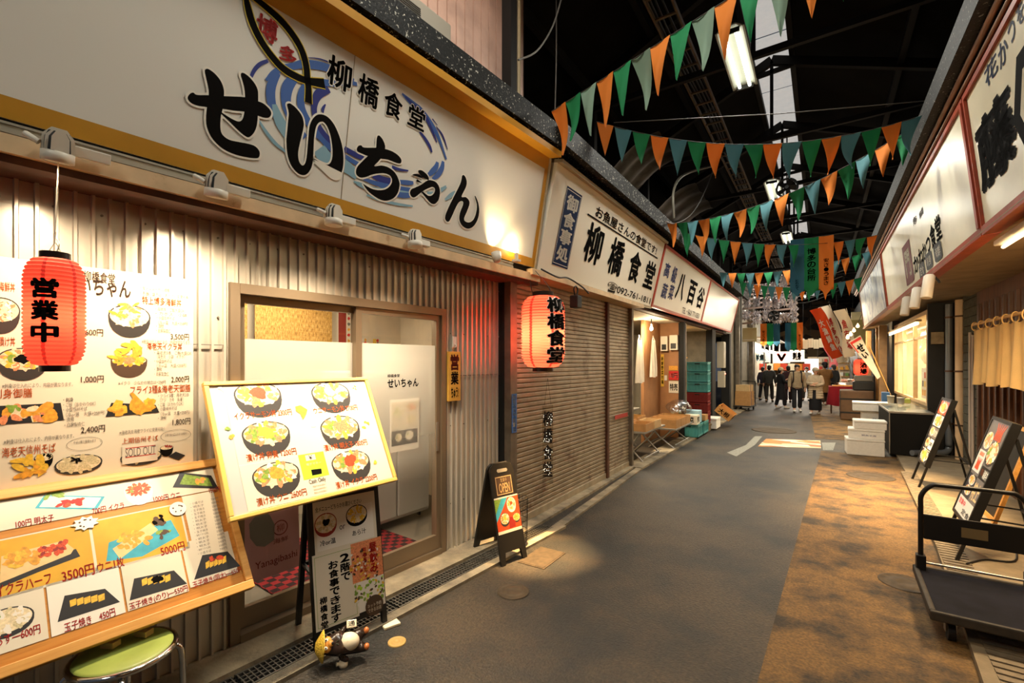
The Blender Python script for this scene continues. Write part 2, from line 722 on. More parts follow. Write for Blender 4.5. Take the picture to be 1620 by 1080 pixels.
# left threshold slab in front of the restaurant
m = MB()
p = [RW(-1.5, 3.1, 0), RW(3.72, 3.1, 0), RW(3.72, 2.74, 0), RW(-1.5, 2.74, 0)]
m.prism([(v.x, v.y) for v in p], 0, 0.05)
p = [RW(-1.5, 2.58, 0), RW(4.2, 2.58, 0), RW(4.2, 2.50, 0), RW(-1.5, 2.50, 0)]
m.prism([(v.x, v.y) for v in p], 0, 0.024)
m.prism([(-2.75, 3.70), (-2.47, 3.70), (-2.54, 7.4), (-2.7, 7.4)], 0, 0.03)
m.prism([(-2.33, 4.15), (-2.23, 4.15), (-2.40, 7.4), (-2.50, 7.4)], 0, 0.022)
m.prism([(-2.7, 7.4), (-2.40, 7.4), (-2.25, 22), (-2.7, 22)], 0, 0.03)
struct('floor.004', m, CONCRETE, 'worn concrete threshold strip along the left shops')
# right slab
m = MB()
m.prism([(0.62, 2.2), (0.99, 7.35), (1.12, 10.5), (1.15, 12), (3, 12), (3, 2.2)], 0, 0.045)
struct('floor.005', m, SLABM, 'tan paving slab in front of the right shops')

# roof: two dark slopes and a skylight strip at the ridge
m = MB()
Y0, Y1 = -3, 46
m.quad((-0.98, Y0, 7.0), (-5.5, Y0, 4.7), (-5.5, Y1, 4.7), (-0.98, Y1, 7.0))
m.quad((4.8, Y0, 4.9), (-0.46, Y0, 7.0), (-0.46, Y1, 7.0), (4.8, Y1, 4.9))
m.quad((-5.5, Y1, 0), (4.8, Y1, 0), (4.8, Y1, 7.1), (-5.5, Y1, 7.1))
struct('ceiling', m, ROOFM)
m = MB()
for k in range(22):
    s = 5.0 + k * 1.8
    m.box((-0.98, s + .03, 7.0), (-0.46, s + 1.77, 7.02))
struct('window_1', m, mat('grimy_glowing_skylight', '#8e877c', 0.7, emit=((0.86, 0.83, 0.78), 0.38), noise=(5, 0.4)), 'grimy skylight strip along the ridge, with sky light put in as its own glow')  # emission put in for sky light coming through the panels
# steelwork of the roof
m = MB()
for k in range(14):
    s = 4.0 + k * 2.6
    m.bar((-3.2, s, 5.75), (-0.72, s, 6.92), 0.09, 0.14)
    m.bar((2.6, s, 5.65), (-0.72, s, 6.92), 0.09, 0.14)
    m.bar((-1.1, s, 6.7), (-0.36, s, 6.75), 0.05, 0.07)
    m.bar((-2.9, s, 5.55), (2.4, s, 5.62), 0.06, 0.08)
    m.bar((-0.72, s, 5.6), (-0.72, s, 6.9), 0.05, 0.05)
    m.bar((-2.9, s, 4.3), (-2.9, s, 5.9), 0.1, 0.1)
    m.bar((2.3, s, 4.3), (2.3, s, 5.8), 0.1, 0.1)
for x, z in ((-1.02, 6.95), (-0.42, 6.95), (-2.0, 6.35), (-2.9, 5.8), (1.0, 6.3), (2.2, 5.8)):
    m.bar((x, Y0, z), (x, Y1, z), 0.08, 0.12)
struct('trim_1', m, BEAMM, 'dark steel roof trusses and purlins')
# dark curved sheets hanging below the left slope
m = MB()
for s0, s1 in ((7.6, 8.9), (10.2, 12.2)):
    m.surf(lambda u, v: (-3.1 + 0.9 * v, s0 + (s1 - s0) * u, 4.9 + 0.55 * math.sin(v * 1.6) + 0.03 * math.sin(u * 20)), 14, 6)
struct('trim_2', m, mat('dull_sheet_metal', '#35322e', 0.45, 0.5, noise=(6, 0.6)), 'dull curved metal sheets under the left roof slope')

# left wall behind everything: upper siding and dark backing
m = MB()
m.box((-3.25, -3, 2.45), (-3.15, 3.6, 3.6))
m.box((-5.4, 3.9, 2.9), (-5.3, 46, 5.2))
m.box((-3.2, 7.4, 2.75), (-3.1, 46, 4.2))
struct('wall_left', m, mat('dark_backing', '#2a2622', 0.8, noise=(3, 0.3)))
m = MB()
SID = mat('pinkish_siding', '#c2a596', 0.6, noise=(5, 0.2))
n = 34
for i in range(n):
    t0 = 0.2 + i * 0.115
    p0, p1, p2 = RW(t0, 2.98, 0), RW(t0 + .1, 2.98, 0), RW(t0 + .115, 2.995, 0)
    m.quad((p0.x, p0.y, 3.9), (p1.x, p1.y, 3.9), (p1.x, p1.y, 5.9), (p0.x, p0.y, 5.9))
    m.quad((p1.x, p1.y, 3.9), (p2.x, p2.y, 3.9), (p2.x, p2.y, 5.9), (p1.x, p1.y, 5.9))
    p3 = RW(t0 + .115, 2.98, 0)
    m.quad((p2.x, p2.y, 3.9), (p3.x, p3.y, 3.9), (p3.x, p3.y, 5.9), (p2.x, p2.y, 5.9))
struct('wall_left.001', m, SID, 'pale pinkish vertical siding above the restaurant eave')

# restaurant front: ribbed metal sheet with the door opening
RIB = mat('ribbed_galvanised_sheet', '#dad2c2', 0.28, 0.5, noise=(2.5, 0.1))
DT0, DT1, DZ0, DZ1 = 1.185, 2.925, 0.085, 2.18
m = MB()
def ribs(t0, t1, z0, z1, base=3.0, pitch=0.0645):
    k0 = math.floor(t0 / pitch)
    pts = []
    k = k0
    while k * pitch < t1:
        q = k * pitch
        pts += [(q, 0), (q + .045, 0), (q + .048, .021), (q + .060, .021)]
        k += 1
    pts = [p for p in pts if t0 <= p[0] <= t1]
    pts = [(t0, 0)] + pts + [(t1, 0)]
    for (a0, e0), (a1, e1) in zip(pts[:-1], pts[1:]):
        if a1 - a0 < 1e-6:
            continue
        A, B = RW(a0, base - e0, 0), RW(a1, base - e1, 0)
        m.quad((A.x, A.y, z0), (B.x, B.y, z0), (B.x, B.y, z1), (A.x, A.y, z1))
ribs(-1.6, DT0, 0.05, 2.53)
ribs(DT0, DT1, DZ1, 2.53)
ribs(DT1, 3.70, 0.05, 2.53)
o = struct('wall_left.002', m, RIB, 'ribbed galvanised sheet front of the restaurant')
m = MB()
for k in range(26):
    t = -0.6 + k * 0.172
    for z in (2.44, 1.98, 1.15, 0.45):
        if DT0 - .05 < t < DT1 + .05 and z < 2.2:
            continue
        p = RW(t, 2.998, z)
        m.cyl(p, p + RN * .006, .006, 6)
m.build('sheet_screw', mat('dull_screw', '#8c8478', 0.4, 0.8), o)
m = MB()
A, B = RW(-1.6, 2.984, 1.82), RW(DT0 - .03, 2.984, 1.82)
m.bar(A, B, .006, .004)
A, B = RW(DT1 + .03, 2.984, 1.6), RW(3.70, 2.984, 1.6)
m.bar(A, B, .006, .004)
m.build('sheet_seam', mat('seam_grey_brown', '#5a5348', 0.6), o)  # dark line along the sheet joint

# black strip put in for the shaded gap, then steel posts beside the shutters
m = MB()
for t0, t1, d, mi in ((3.705, 3.79, 2.96, 0),):
    A, B = RW(t0, 2.9, 0), RW(t1, 3.1, 0)
    m.prism([tuple(RW(t0, 2.93, 0))[:2], tuple(RW(t1, 2.93, 0))[:2], tuple(RW(t1, 3.1, 0))[:2], tuple(RW(t0, 3.1, 0))[:2]], 0, 2.53, 0)
m.box((-2.72, 3.90, 0), (-2.60, 4.02, 2.66), 1)
m.box((-2.70, 6.45, 0), (-2.60, 6.52, 2.66), 2)
m.box((-2.70, 7.44, 0), (-2.58, 7.52, 2.66), 1)
struct('trim_3', m, [mat('post_and_gap_black', '#12110f', 0.7), mat('weathered_steel', '#7d7364', 0.5, 0.6, noise=(8, 0.3)), mat('rusty_channel', '#5c3d2c', 0.7, noise=(12, 0.3))], 'posts and channels between the shutters, with a black strip for the shaded gap')

# soffit, cream beam and brown trim below the restaurant sign
BEAMC = mat('cream_beam', '#d9b98e', 0.5, noise=(7, 0.2), second=('#a06c3c', 5, 0.62, 0.75))
m = MB()
def rbox(mb, t0, t1, d0, d1, z0, z1, mi=0):
    p = [RW(t0, d0, 0), RW(t1, d0, 0), RW(t1, d1, 0), RW(t0, d1, 0)]
    mb.prism([(v.x, v.y) for v in p], z0, z1, mi)
rbox(m, -1.6, 4.0, 2.69, 2.75, 2.545, 2.618, 0)
rbox(m, -1.6, 4.0, 2.715, 2.80, 2.512, 2.545, 1)
rbox(m, -1.6, 3.9, 2.80, 3.05, 2.528, 2.56, 1)
rbox(m, -1.6, 4.0, 2.74, 2.78, 2.60, 2.70, 2)
m.box((-2.62, 4.0, 2.60), (-2.40, 7.5, 2.66), 0)
m.box((-3.0, 4.0, 2.63), (-2.58, 16.8, 2.67), 1)
struct('trim_4', m, [BEAMC, mat('rust_brown_trim', '#4a2a16', 0.7, noise=(10, 0.4)), mat('recess_black', '#15120f', 0.8)], 'cream beam and brown trim under the restaurant sign')

# black speckled eaves, left and right
SPECK = mat('speckled_black_flashing', '#111110', 0.65, second=('#d6d2c2', 42, 0.60, 0.65), bump=(60, 0.4), spec=.2)
m = MB()
rbox(m, -1.6, 4.02, 2.36, 2.42, 3.80, 4.00)
rbox(m, -1.6, 4.02, 2.42, 2.52, 3.82, 3.86)
m.box((-2.11, 4.02, 3.80), (-2.04, 17.5, 4.01))
rbox(m, -1.6, 4.02, 2.40, 2.97, 3.94, 3.99)
m.box((-3.2, 4.05, 3.94), (-2.10, 17.5, 4.0))
struct('trim_5', m, SPECK, 'black speckled eave flashing above the left signs')
m = MB()
m.box((0.86, -2, 4.10), (0.95, 20, 4.34))
m.box((0.9, -2, 4.25), (2.6, 20, 4.32))
struct('trim_6', m, mat('speckled_grey_flashing', '#1a1917', 0.7, second=('#b8b5a8', 34, 0.62, 0.68), bump=(50, 0.4)), 'grey speckled eave flashing above the right signs')
m = MB()
PIPE = mat('brown_pipe', '#9a7256', 0.4, 0.2, noise=(6, 0.3))
m.tube([(0.955, -2, 4.06), (0.955, 20, 4.06)], .022, 8)
m.tube([(0.985, -2, 4.005), (0.985, 20, 4.005)], .016, 8)
struct('trim_7', m, PIPE, 'brown conduit pipes along the top of the right signs')

# right side: soffit, walls
m = MB()
m.box((1.10, -2, 2.79), (2.1, 10.4, 2.84))
m.box((1.16, -2, 2.84), (2.2, 20, 2.88))
struct('ceiling.001', m, mat('dingy_soffit', '#8d7a5e', 0.7, noise=(4, 0.25)), 'dingy beige soffit under the right signs')
BW = mat('black_wall', '#1c1a17', 0.6, noise=(4, 0.3))
for a_, b_ in (((2.10, 9.9, 0), (2.18, 11.34, 2.85)), ((1.63, 11.42, 0), (2.1, 11.49, 2.8)), ((1.60, 16.3, 0), (1.75, 18.0, 4.2)), ((1.5, 20.5, 0), (1.7, 46, 4.6)), ((2.3, -2, 2.9), (2.4, 46, 5.2))):
    struct('wall_right', MB().box(a_, b_), BW)
m = MB()
for k in range(20):
    s = 7.6 + (k % 2) * .0
    z = k * .145
    m.box((2.0, 9.95, z), (2.06, 10.85, z + .135), 0)
struct('wall_right.001', m, mat('mossy_block', '#4d4a3c', 0.85, noise=(12, 0.4)), 'grey block wall beside the downpipe')
# timber shopfront on the near right
m = MB()
TIM = tex_mat('reddish_timber', 'noise', [(0.3, '#43260f'), (0.6, '#6e4020'), (0.8, '#573218')], (26, 26, 1.6), 0.45, 6)
m.box((1.98, -2, 0), (2.1, 9.9, 2.9), 0)
for k, s in enumerate([9.7, 9.4, 9.12, 8.85, 8.55, 8.3, 8.06, 7.82, 7.58, 7.34, 7.1]):
    m.box((1.95, s - .03, 0.1), (1.99, s + .03, 2.6), 1)
m.box((1.90, 6.55, 0), (1.99, 6.70, 2.85), 2)
m.box((1.93, 6.40, 0), (1.99, 6.46, 2.85), 2)
m.box((1.90, 5.7, 0.0), (1.99, 5.95, 2.8), 0)
m.box((1.88, 5.35, 0.0), (1.99, 5.42, 2.8), 2)
m.box((1.90, 4.6, 0.0), (1.99, 4.72, 2.8), 2)
m.box((1.93, -2, 2.3), (1.99, 6.4, 2.45), 1)
struct('wall_right.002', m, [TIM, DARKWOOD, mat('pale_timber_post', '#c9a778', 0.5, noise=(8, 0.15))], 'reddish timber shopfront behind the hanging curtain')

# ---------------- left greengrocer recess and beyond
PLY = mat('orange_plywood', '#a4744a', 0.6, noise=(5, 0.15))
m = MB()
WLM = [mat('shop_plaster', '#cfc3ad', 0.7, noise=(4, .15)), PLY, mat('greyed_panel', '#8f8775', 0.65, noise=(5, 0.25))]
for a_, b_, i_ in (((-3.20, 11.0, 0), (-2.72, 11.05, 2.62), 1), ((-3.62, 14.3, 0), (-2.74, 14.38, 2.62), 2), ((-3.62, 11.05, 0), (-3.56, 14.3, 2.62), 2), ((-2.74, 19.0, 0), (-2.66, 28, 4.2), 2), ((-2.74, 16.95, 0), (-2.66, 18.55, 4.2), 2)):
    struct('wall_left', MB().box(a_, b_), WLM[i_])
m.box((-5.2, 7.3, 0), (-5.1, 18, 2.7), 0)
m.box((-5.1, 7.3, 0), (-2.7, 7.4, 2.7), 0)
m.box((-5.1, 7.4, 2.62), (-2.7, 18, 2.68), 0)
# timber back panel seen behind the tables
m.box((-3.20, 9.8, 0), (-3.14, 11.0, 2.62), 1)
struct('wall_left.003', m, [mat('shop_plaster', '#cfc3ad', 0.7, noise=(4, 0.15)), PLY, mat('greyed_panel', '#8f8775', 0.65, noise=(5, 0.25))], 'inner walls of the open greengrocer stall')
m = MB()
m.box((-2.72, 10.98, 0), (-2.60, 11.10, 2.65), 0)
m.box((-2.70, 11.22, 0), (-2.62, 11.29, 2.65), 1)
m.box((-2.72, 14.0, 0), (-2.55, 14.5, 2.65), 0)
m.box((-2.75, 16.6, 0), (-2.5, 16.9, 2.65), 2)
m.box((-2.60, 18.6, 0), (-2.48, 18.75, 4.6), 1)
m.box((-2.62, 22.4, 0), (-2.45, 22.6, 5.4), 1)
struct('trim_8', m, [mat('post_and_gap_black', '#12110f'), mat('weathered_steel', '#7d7364'), mat('post_and_gap_black', '#12110f')], 'posts of the greengrocer stall')
# ================================================================== SIGNS ON THE LEFT
def loc2(px, py, M):
    n = M.col[2].xyz
    p = M.inverted() @ hit(px, py, M.translation, n)
    return p.x, p.y


def pxs(pts, M, ox=0, oy=0, sc=1.0):
    return [loc2(ox + x / sc, oy + y / sc, M) for x, y in pts]


def glyph_px(mb, M, ch, x0, yt, x1, yb, z, mi=0, bold=0.02, grow=0.0):
    """one character filling the pixel box on plane M"""
    cx, cy = (x0 + x1) / 2, (yt + yb) / 2
    a0, a1 = loc2(x0, cy, M)[0], loc2(x1, cy, M)[0]
    b1, b0 = loc2(cx, yt, M)[1], loc2(cx, yb, M)[1]
    mb.text(ch, a0 - grow, b0 - grow, a1 + grow, b1 + grow, z, mi, bold)


def offset_poly(P, w):
    n = len(P)
    ar = sum(P[i - 1][0] * P[i][1] - P[i][0] * P[i - 1][1] for i in range(n))
    sg = 1 if ar > 0 else -1
    out = []
    for i in range(n):
        a, b = P[i - 1], P[(i + 1) % n]
        dx, dy = b[0] - a[0], b[1] - a[1]
        l = math.hypot(dx, dy) or 1e-6
        out.append((P[i][0] + sg * dy / l * w, P[i][1] - sg * dx / l * w))
    return out


SB = RW(0, 2.70, 2.68)
STOP = RW(0, 2.513, 3.74)
MS = frame(RW(0, 2.70, 2.68), RDIR, STOP - SB)
HS = (STOP - SB).length
T1 = 3.905
sign = thing('shop_sign', 'large white restaurant sign with gold border and black brush lettering', 'sign', MS)
SIGNW = mat('sign_white_film', '#e6e2d7', 0.42)
GOLD = mat('gold_border', '#c08a22', 0.5, noise=(6, 0.08))
m = MB()
m.box((-1.6, 0, -0.12), (T1, HS, -0.004))
m.build('sign_box', SIGNW, sign)
m = MB()
m.rect(-1.6, 0, T1, 0.085, 0)
m.rect(T1 - .055, 0.085, T1, HS, 0)
m.rect(-1.6, HS - .12, T1 - .055, HS, 0)
m.box((-1.6, HS, -0.10), (T1 + .01, HS + .05, 0.13))
m.build('gold_border', [GOLD], sign)
m = MB()
m.box((T1, -0.02, -0.12), (T1 + .02, HS + .02, 0.015))
m.build('edge_strip', mat('pale_edge_strip', '#a89a80', 0.5, 0.3), sign)
m = MB()
for a in (loc2(552, 190, MS)[0],):
    m.box((a - .0015, .085, -0.004), (a + .0015, HS - .12, 0.0004))
m.build('panel_joint', mat('pale_edge_strip', '#a89a80', 0.5, 0.3), sign)

# blue brushed wave
B1 = mat('wave_navy', '#26317f', 0.5)
B2 = mat('wave_blue', '#3d63a8', 0.5)
B3 = mat('wave_pale_blue', '#86aebf', 0.5)
m = MB()
W = [
 ([(397, 122), (403, 110), (412, 101), (424, 96)], [5, 6, 6, 5], 0),
 ([(487, 91), (505, 93), (520, 98), (536, 104)], [1, 2, 2, 1], 0),
 ([(421, 127), (432, 116), (447, 108), (466, 103)], [4, 8, 9, 8], 1),
 ([(452, 110), (475, 102), (500, 103), (520, 108), (545, 118), (560, 128)], [5, 12, 13, 12, 10, 6], 1),
 ([(440, 115), (429, 138), (430, 165), (440, 190)], [9, 15, 15, 12], 1),
 ([(434, 165), (442, 190), (456, 213), (470, 230)], [8, 18, 18, 10], 2),
 ([(470, 118), (455, 138), (453, 165), (463, 190), (482, 218)], [12, 18, 16, 14, 12], 1),
 ([(497, 125), (480, 142), (476, 165), (486, 190), (505, 215), (530, 235)], [8, 12, 13, 13, 12, 8], 1),
 ([(520, 140), (503, 150), (497, 170), (502, 195), (520, 220), (548, 240)], [12, 14, 10, 9, 9, 6], 0),
 ([(510, 130), (530, 132), (548, 130), (565, 133)], [10, 9, 8, 5], 1),
 ([(515, 165), (511, 172), (511, 180)], [2, 5, 2], 0),
 ([(505, 235), (520, 255), (545, 262), (565, 278)], [24, 26, 20, 14], 2),
 ([(500, 212), (520, 232), (540, 252)], [6, 8, 5], 1),
 ([(545, 235), (565, 246), (580, 252)], [8, 8, 5], 0),
 ([(543, 245), (560, 256), (577, 264)], [6, 7, 4], 1),
 ([(590, 277), (605, 284), (620, 287)], [8, 10, 8], 0),
 ([(575, 283), (595, 290), (620, 297), (650, 300)], [4, 7, 9, 5], 1),
 ([(628, 287), (645, 289), (654, 289)], [5, 7, 4], 1),
 ([(565, 290), (590, 300), (615, 303), (650, 307)], [6, 8, 9, 6], 2),
 ([(620, 306), (640, 309), (652, 308)], [6, 8, 5], 1),
 ([(560, 287), (580, 297), (600, 310)], [3, 4, 2], 2),
 ([(580, 308), (600, 316), (630, 323), (653, 326)], [2, 4, 4, 2], 2),
 ([(410, 191), (422, 210), (436, 227), (452, 240)], [3, 6, 6, 4], 2),
 ([(620, 264), (632, 268), (646, 270)], [5, 4, 2], 0),
 ([(636, 148), (655, 166), (668, 177), (684, 200), (694, 218), (706, 252)], [3, 9, 9, 9, 6, 3], 1),
 ([(641, 153), (660, 172), (676, 190), (691, 225)], [2, 6, 6, 2], 0),
 ([(664, 208), (673, 220), (680, 232), (683, 241)], [3, 5, 5, 3], 0),
 ([(690, 200), (700, 214), (708, 236)], [1, 3, 1], 0),
 ([(684, 188), (692, 198)], [2, 1], 0),
 ([(692, 256), (690, 264), (683, 272), (676, 278)], [5, 8, 8, 4], 1),
 ([(701, 255), (699, 266), (692, 277), (684, 283)], [5, 8, 8, 4], 1),
 ([(697, 301), (706, 295)], [6, 4], 2),
 ([(704, 316), (713, 309), (720, 303)], [3, 6, 3], 2),
 ([(676, 306), (690, 305)], [5, 3], 2),
]
kpx = lambda x, y: (loc2(x + .5, y, MS)[0] - loc2(x - .5, y, MS)[0] + loc2(x, y - .5, MS)[1] - loc2(x, y + .5, MS)[1]) / 2
for i, (pts, wd, mi) in enumerate(W):
    m.ribbon(pxs(pts, MS), [q * kpx(*p) for q, p in zip(wd, pts)], 0.0002 + i * 0.00001, mi)
m.build('wave_emblem', [B1, B2, B3], sign)

# the five big brush letters, traced stroke by stroke
ST = {
 'se': (280, 90, 5.4, [
  [(90,350),(110,315),(140,305),(170,325),(270,327),(400,335),(480,338),(580,345),(690,378),(740,400),(785,440),(805,480),(790,515),(750,520),(685,500),(575,468),(480,458),(390,443),(250,428),(170,415),(115,390)],
  [(237,125),(245,105),(270,105),(320,140),(370,200),(398,270),(400,340),(390,440),(375,500),(370,600),(385,660),(440,705),(520,725),(610,742),(670,765),(705,810),(700,855),(670,865),(600,858),(500,835),(400,790),(310,710),(262,620),(248,540),(255,430),(270,330),(268,270),(250,190)],
  [(545,160),(550,138),(570,138),(610,165),(655,215),(685,270),(693,330),(690,500),(680,590),(655,650),(615,685),(580,675),(520,625),(440,545),(380,490),(380,475),(420,500),(480,535),(530,552),(560,530),(575,468),(580,345),(575,270),(560,210)]]),
 'i': (430, 150, 6.0, [
  [(145,100),(155,82),(180,85),(230,125),(280,190),(300,250),(300,310),(275,420),(250,540),(255,620),(280,665),(305,665),(325,620),(335,540),(345,420),(355,310),(380,240),(420,195),(470,185),(530,210),(590,280),(640,390),(672,510),(680,620),(670,710),(640,780),(610,795),(560,775),(480,700),(395,620),(400,605),(450,635),(510,660),(545,655),(570,610),(575,520),(560,400),(530,310),(495,262),(465,255),(435,275),(415,320),(400,420),(395,540),(390,620),(375,690),(340,745),(300,762),(250,745),(190,680),(150,580),(138,450),(145,350),(155,240),(160,170)]]),
 'chi': (540, 190, 6.0, [
  [(145,275),(160,245),(190,240),(215,260),(330,262),(420,275),(490,300),(545,340),(570,380),(560,410),(520,405),(440,375),(370,365),(250,340),(190,315),(155,300)],
  [(330,240),(335,170),(350,145),(370,155),(400,200),(415,270),(370,370),(310,435),(380,430),(450,450),(510,500),(545,570),(552,620),(535,690),(495,740),(430,765),(370,755),(310,720),(250,670),(205,605),(240,625),(300,655),(370,665),(430,650),(470,610),(480,565),(460,525),(410,505),(350,505),(280,520),(230,540),(180,545),(145,520),(138,480),(160,430),(240,350),(320,270)]]),
 'ya': (540, 190, 6.0, [
  [(650,690),(665,655),(700,640),(760,610),(810,575),(850,570),(900,590),(930,640),(935,700),(920,760),(885,795),(845,785),(800,735),(765,690),(775,680),(820,715),(855,715),(880,690),(888,655),(870,635),(840,640),(770,675),(700,730),(665,725)],
  [(670,580),(665,540),(680,515),(720,510),(750,525),(770,545),(775,555),(755,525),(730,495),(735,475),(770,480),(815,520),(830,560),(815,590),(790,600),(770,600),(740,575),(715,560),(715,600),(735,660),(770,740),(810,830),(820,870),(805,900),(780,895),(755,850),(725,760),(695,660)]]),
 'n': (540, 190, 6.0, [
  [(1140,560),(1145,530),(1160,520),(1180,545),(1190,590),(1180,640),(1140,725),(1180,730),(1210,760),(1215,800),(1190,870),(1165,930),(1175,960),(1215,970),(1255,940),(1280,870),(1285,800),(1265,725),(1275,725),(1300,790),(1308,870),(1290,950),(1250,1010),(1200,1030),(1150,1005),(1120,950),(1125,880),(1155,800),(1150,770),(1120,775),(1090,820),(1040,930),(1015,965),(990,950),(985,910),(1020,820),(1080,700),(1125,610)]]),
}
HALO = mat('letter_white_outline', '#efe9da', 0.45)
for key, (ox, oy, sc, strokes) in ST.items():
    m, h = MB(), MB()
    for i, st in enumerate(strokes):
        P = smooth_path(pxs(st, MS, ox, oy, sc), 3, True)
        m.poly(P, 0.0012 + i * .00002)
        h.poly(offset_poly(P, 0.010), 0.0007 + i * .00001)
    q = m.build('brush_letter', INK, sign)
    h.build('letter_outline', HALO, q)

# fish emblem
YEL = mat('fish_gold_edge', '#d9bd2e', 0.5)
m = MB()
f1 = [(585, -60), (605, 60), (645, 200), (712, 340), (800, 470), (900, 580), (1010, 650), (1120, 692), (1260, 715)]
f2 = [(585, -60), (690, 5), (840, 130), (940, 235), (1022, 350), (1072, 450), (1102, 560), (1112, 660), (1122, 760), (1122, 880)]
for pts, wd in ((f1, [30, 62, 68, 68, 66, 66, 62, 58, 78]), (f2, [30, 55, 66, 66, 64, 62, 60, 58, 58, 66])):
    P = [(280 + x / 5.4, y / 5.4) for x, y in pts]
    L = pxs(P, MS)
    k = [q / 5.4 * kpx(*p) for q, p in zip(wd, P)]
    m.ribbon(L, k, 0.0019, 0)
    m.ribbon(L, [q + .009 for q in k], 0.0016, 1)
for ch, x0, yt, x1, yb in (('博', 405, 26, 440, 66), ('多', 441, 73, 470, 100)):
    glyph_px(m, MS, ch, x0, yt, x1, yb, 0.0012, 2, 0.03)
m.build('fish_emblem', [INK, YEL, REDINK], sign)
m = MB()
for ch, x0, yt, x1, yb in (('柳', 517, 92, 557, 141), ('橋', 566, 120, 600, 168), ('食', 607, 146, 637, 187), ('堂', 645, 168, 673, 204)):
    glyph_px(m, MS, ch, x0, yt, x1, yb, 0.0012, 0, 0.025)
    glyph_px(m, MS, ch, x0, yt, x1, yb, 0.0008, 1, 0.06, 0.006)
m.build('name_lettering', [INK, HALO], sign)

# ---------- second sign
MS2 = frame((-2.43, 4.135, 2.67), (0, 1, 0), (0.24, 0, 1.04))
H2 = math.hypot(.24, 1.04)
L2 = loc2(1040, 440, MS2)[0]
sign2 = thing('shop_sign', 'cream diner sign with phone number and navy plaque', 'sign', MS2)
CREAM = mat('cream_sign_panel', '#ece5d2', 0.4)
m = MB()
m.box((0, 0, -.12), (L2 - .01, H2, -.003))
m.build('sign_box', CREAM, sign2)
for a_, b_ in (((0, H2, -.1), (L2, H2 + .035, .05)), ((0, -.03, -.1), (L2, 0, .02))):
    MB().box(a_, b_).build('edge_strip', mat('pale_edge_strip', '#a89a80'), sign2)
pl = MB()
A = pxs([(884, 292), (911.5, 290), (911.5, 419), (885, 430)], MS2)
x0, x1 = loc2(884.5, 360, MS2)[0], loc2(912, 355, MS2)[0]
y1, y0 = loc2(897, 293, MS2)[1], loc2(897, 426, MS2)[1]
pl.rect(x0, y0, x1, y1, 0.0006, 0)
for a, b, c, d in ((x0 + .012, y0 + .02, x1 - .012, y0 + .026), (x0 + .012, y1 - .026, x1 - .012, y1 - .02), (x0 + .012, y0 + .02, x0 + .017, y1 - .02), (x1 - .017, y0 + .02, x1 - .012, y1 - .02)):
    pl.rect(a, b, c, d, .001, 1)
pl.text('御食事処', x0 + .05, y0 + .05, x1 - .05, y1 - .05, .001, 1, 0.035, vertical=True)
pl.build('navy_plaque', [NAVY, WHITE], sign2)
m = MB()
for ch, x0, yt, x1, yb in (('柳', 925, 352, 954, 419), ('橋', 963, 375, 987, 437), ('食', 995, 395, 1014, 448), ('堂', 1020, 411, 1036, 458)):
    glyph_px(m, MS2, ch, x0, yt, x1, yb, 0.001, 0, 0.03)
P = [loc2(x, y, MS2) for x, y in ((943, 333), (1037, 405))]
s0 = 'お魚屋さんの食堂です!'
yb = (loc2(943, 339, MS2)[1] + loc2(1030, 402, MS2)[1]) / 2
hh = loc2(950, 322, MS2)[1] - loc2(950, 342, MS2)[1]
m.text(s0, P[0][0], yb, P[1][0], yb + hh, .001, 0, 0.02)
q0, q1 = loc2(930, 336, MS2), loc2(1040, 410, MS2)
m.rect(q0[0], (q0[1] + q1[1]) / 2 - .012, q1[0], (q0[1] + q1[1]) / 2 + .008, .001)
a, b = loc2(961, 452, MS2), loc2(1029, 475, MS2)
m.text('☎092-761-1811', a[0], a[1] - .07, b[0], a[1] + .07, .001, 0, 0.01)
m.build('lettering', INK, sign2)

# ---------- red framed sign and blank lightbox
REDF = mat('red_enamel_frame', '#b2402a', 0.45)
def framed(a0, a1, M, face, frame_m, name, label, cat='sign'):
    o = thing(name, label, cat, M)
    m = MB()
    m.box((a0 + .02, .02, -.12), (a1 - .02, H2 - .02, -.003))
    m.build('sign_box', face, o)
    m = MB()
    m.box((a0, 0, -.12), (a1, .045, .012)); m.box((a0, H2 - .045, -.12), (a1, H2, .012))
    m.box((a0, .045, -.12), (a0 + .045, H2 - .045, .012)); m.box((a1 - .045, .045, -.12), (a1, H2 - .045, .012))
    m.build('sign_frame', frame_m, o)
    return o
a1, a2 = loc2(1116, 480, MS2)[0], loc2(1163, 500, MS2)[0]
s3 = framed(L2 + .02, a1, MS2, CREAM, REDF, 'shop_sign', 'red framed cream greengrocer sign with blue and black characters')
m = MB()
for ch, x0, yt, x1, yb, mi in (('高', 1051, 414, 1060, 440, 1), ('級', 1063, 420, 1071, 449, 1), ('蔬', 1047, 447, 1056, 473, 1), ('菜', 1058, 449, 1066, 475, 1),
                               ('八', 1071, 430, 1084, 476, 0), ('百', 1088, 442, 1101, 483, 0), ('谷', 1103, 452, 1114, 489, 0)):
    glyph_px(m, MS2, ch, x0, yt, x1, yb, .001, mi, 0.035)
a, b = loc2(1079, 490, MS2), loc2(1107, 497, MS2)
m.text('TEL・FAX 771-0501', a[0], a[1] - .06, b[0], a[1] + .06, .003, 0)
m.build('lettering', [INK, mat('blue_ink', '#2f3f86', 0.5)], s3)
s4 = framed(a1 + .01, a2, MS2, mat('glowing_sign_panel', '#c2baa4', 0.25, emit=((1.0, 0.90, 0.72), 0.02)), REDF, 'lightbox_sign', 'blank red framed lightbox sign beyond the greengrocer sign')

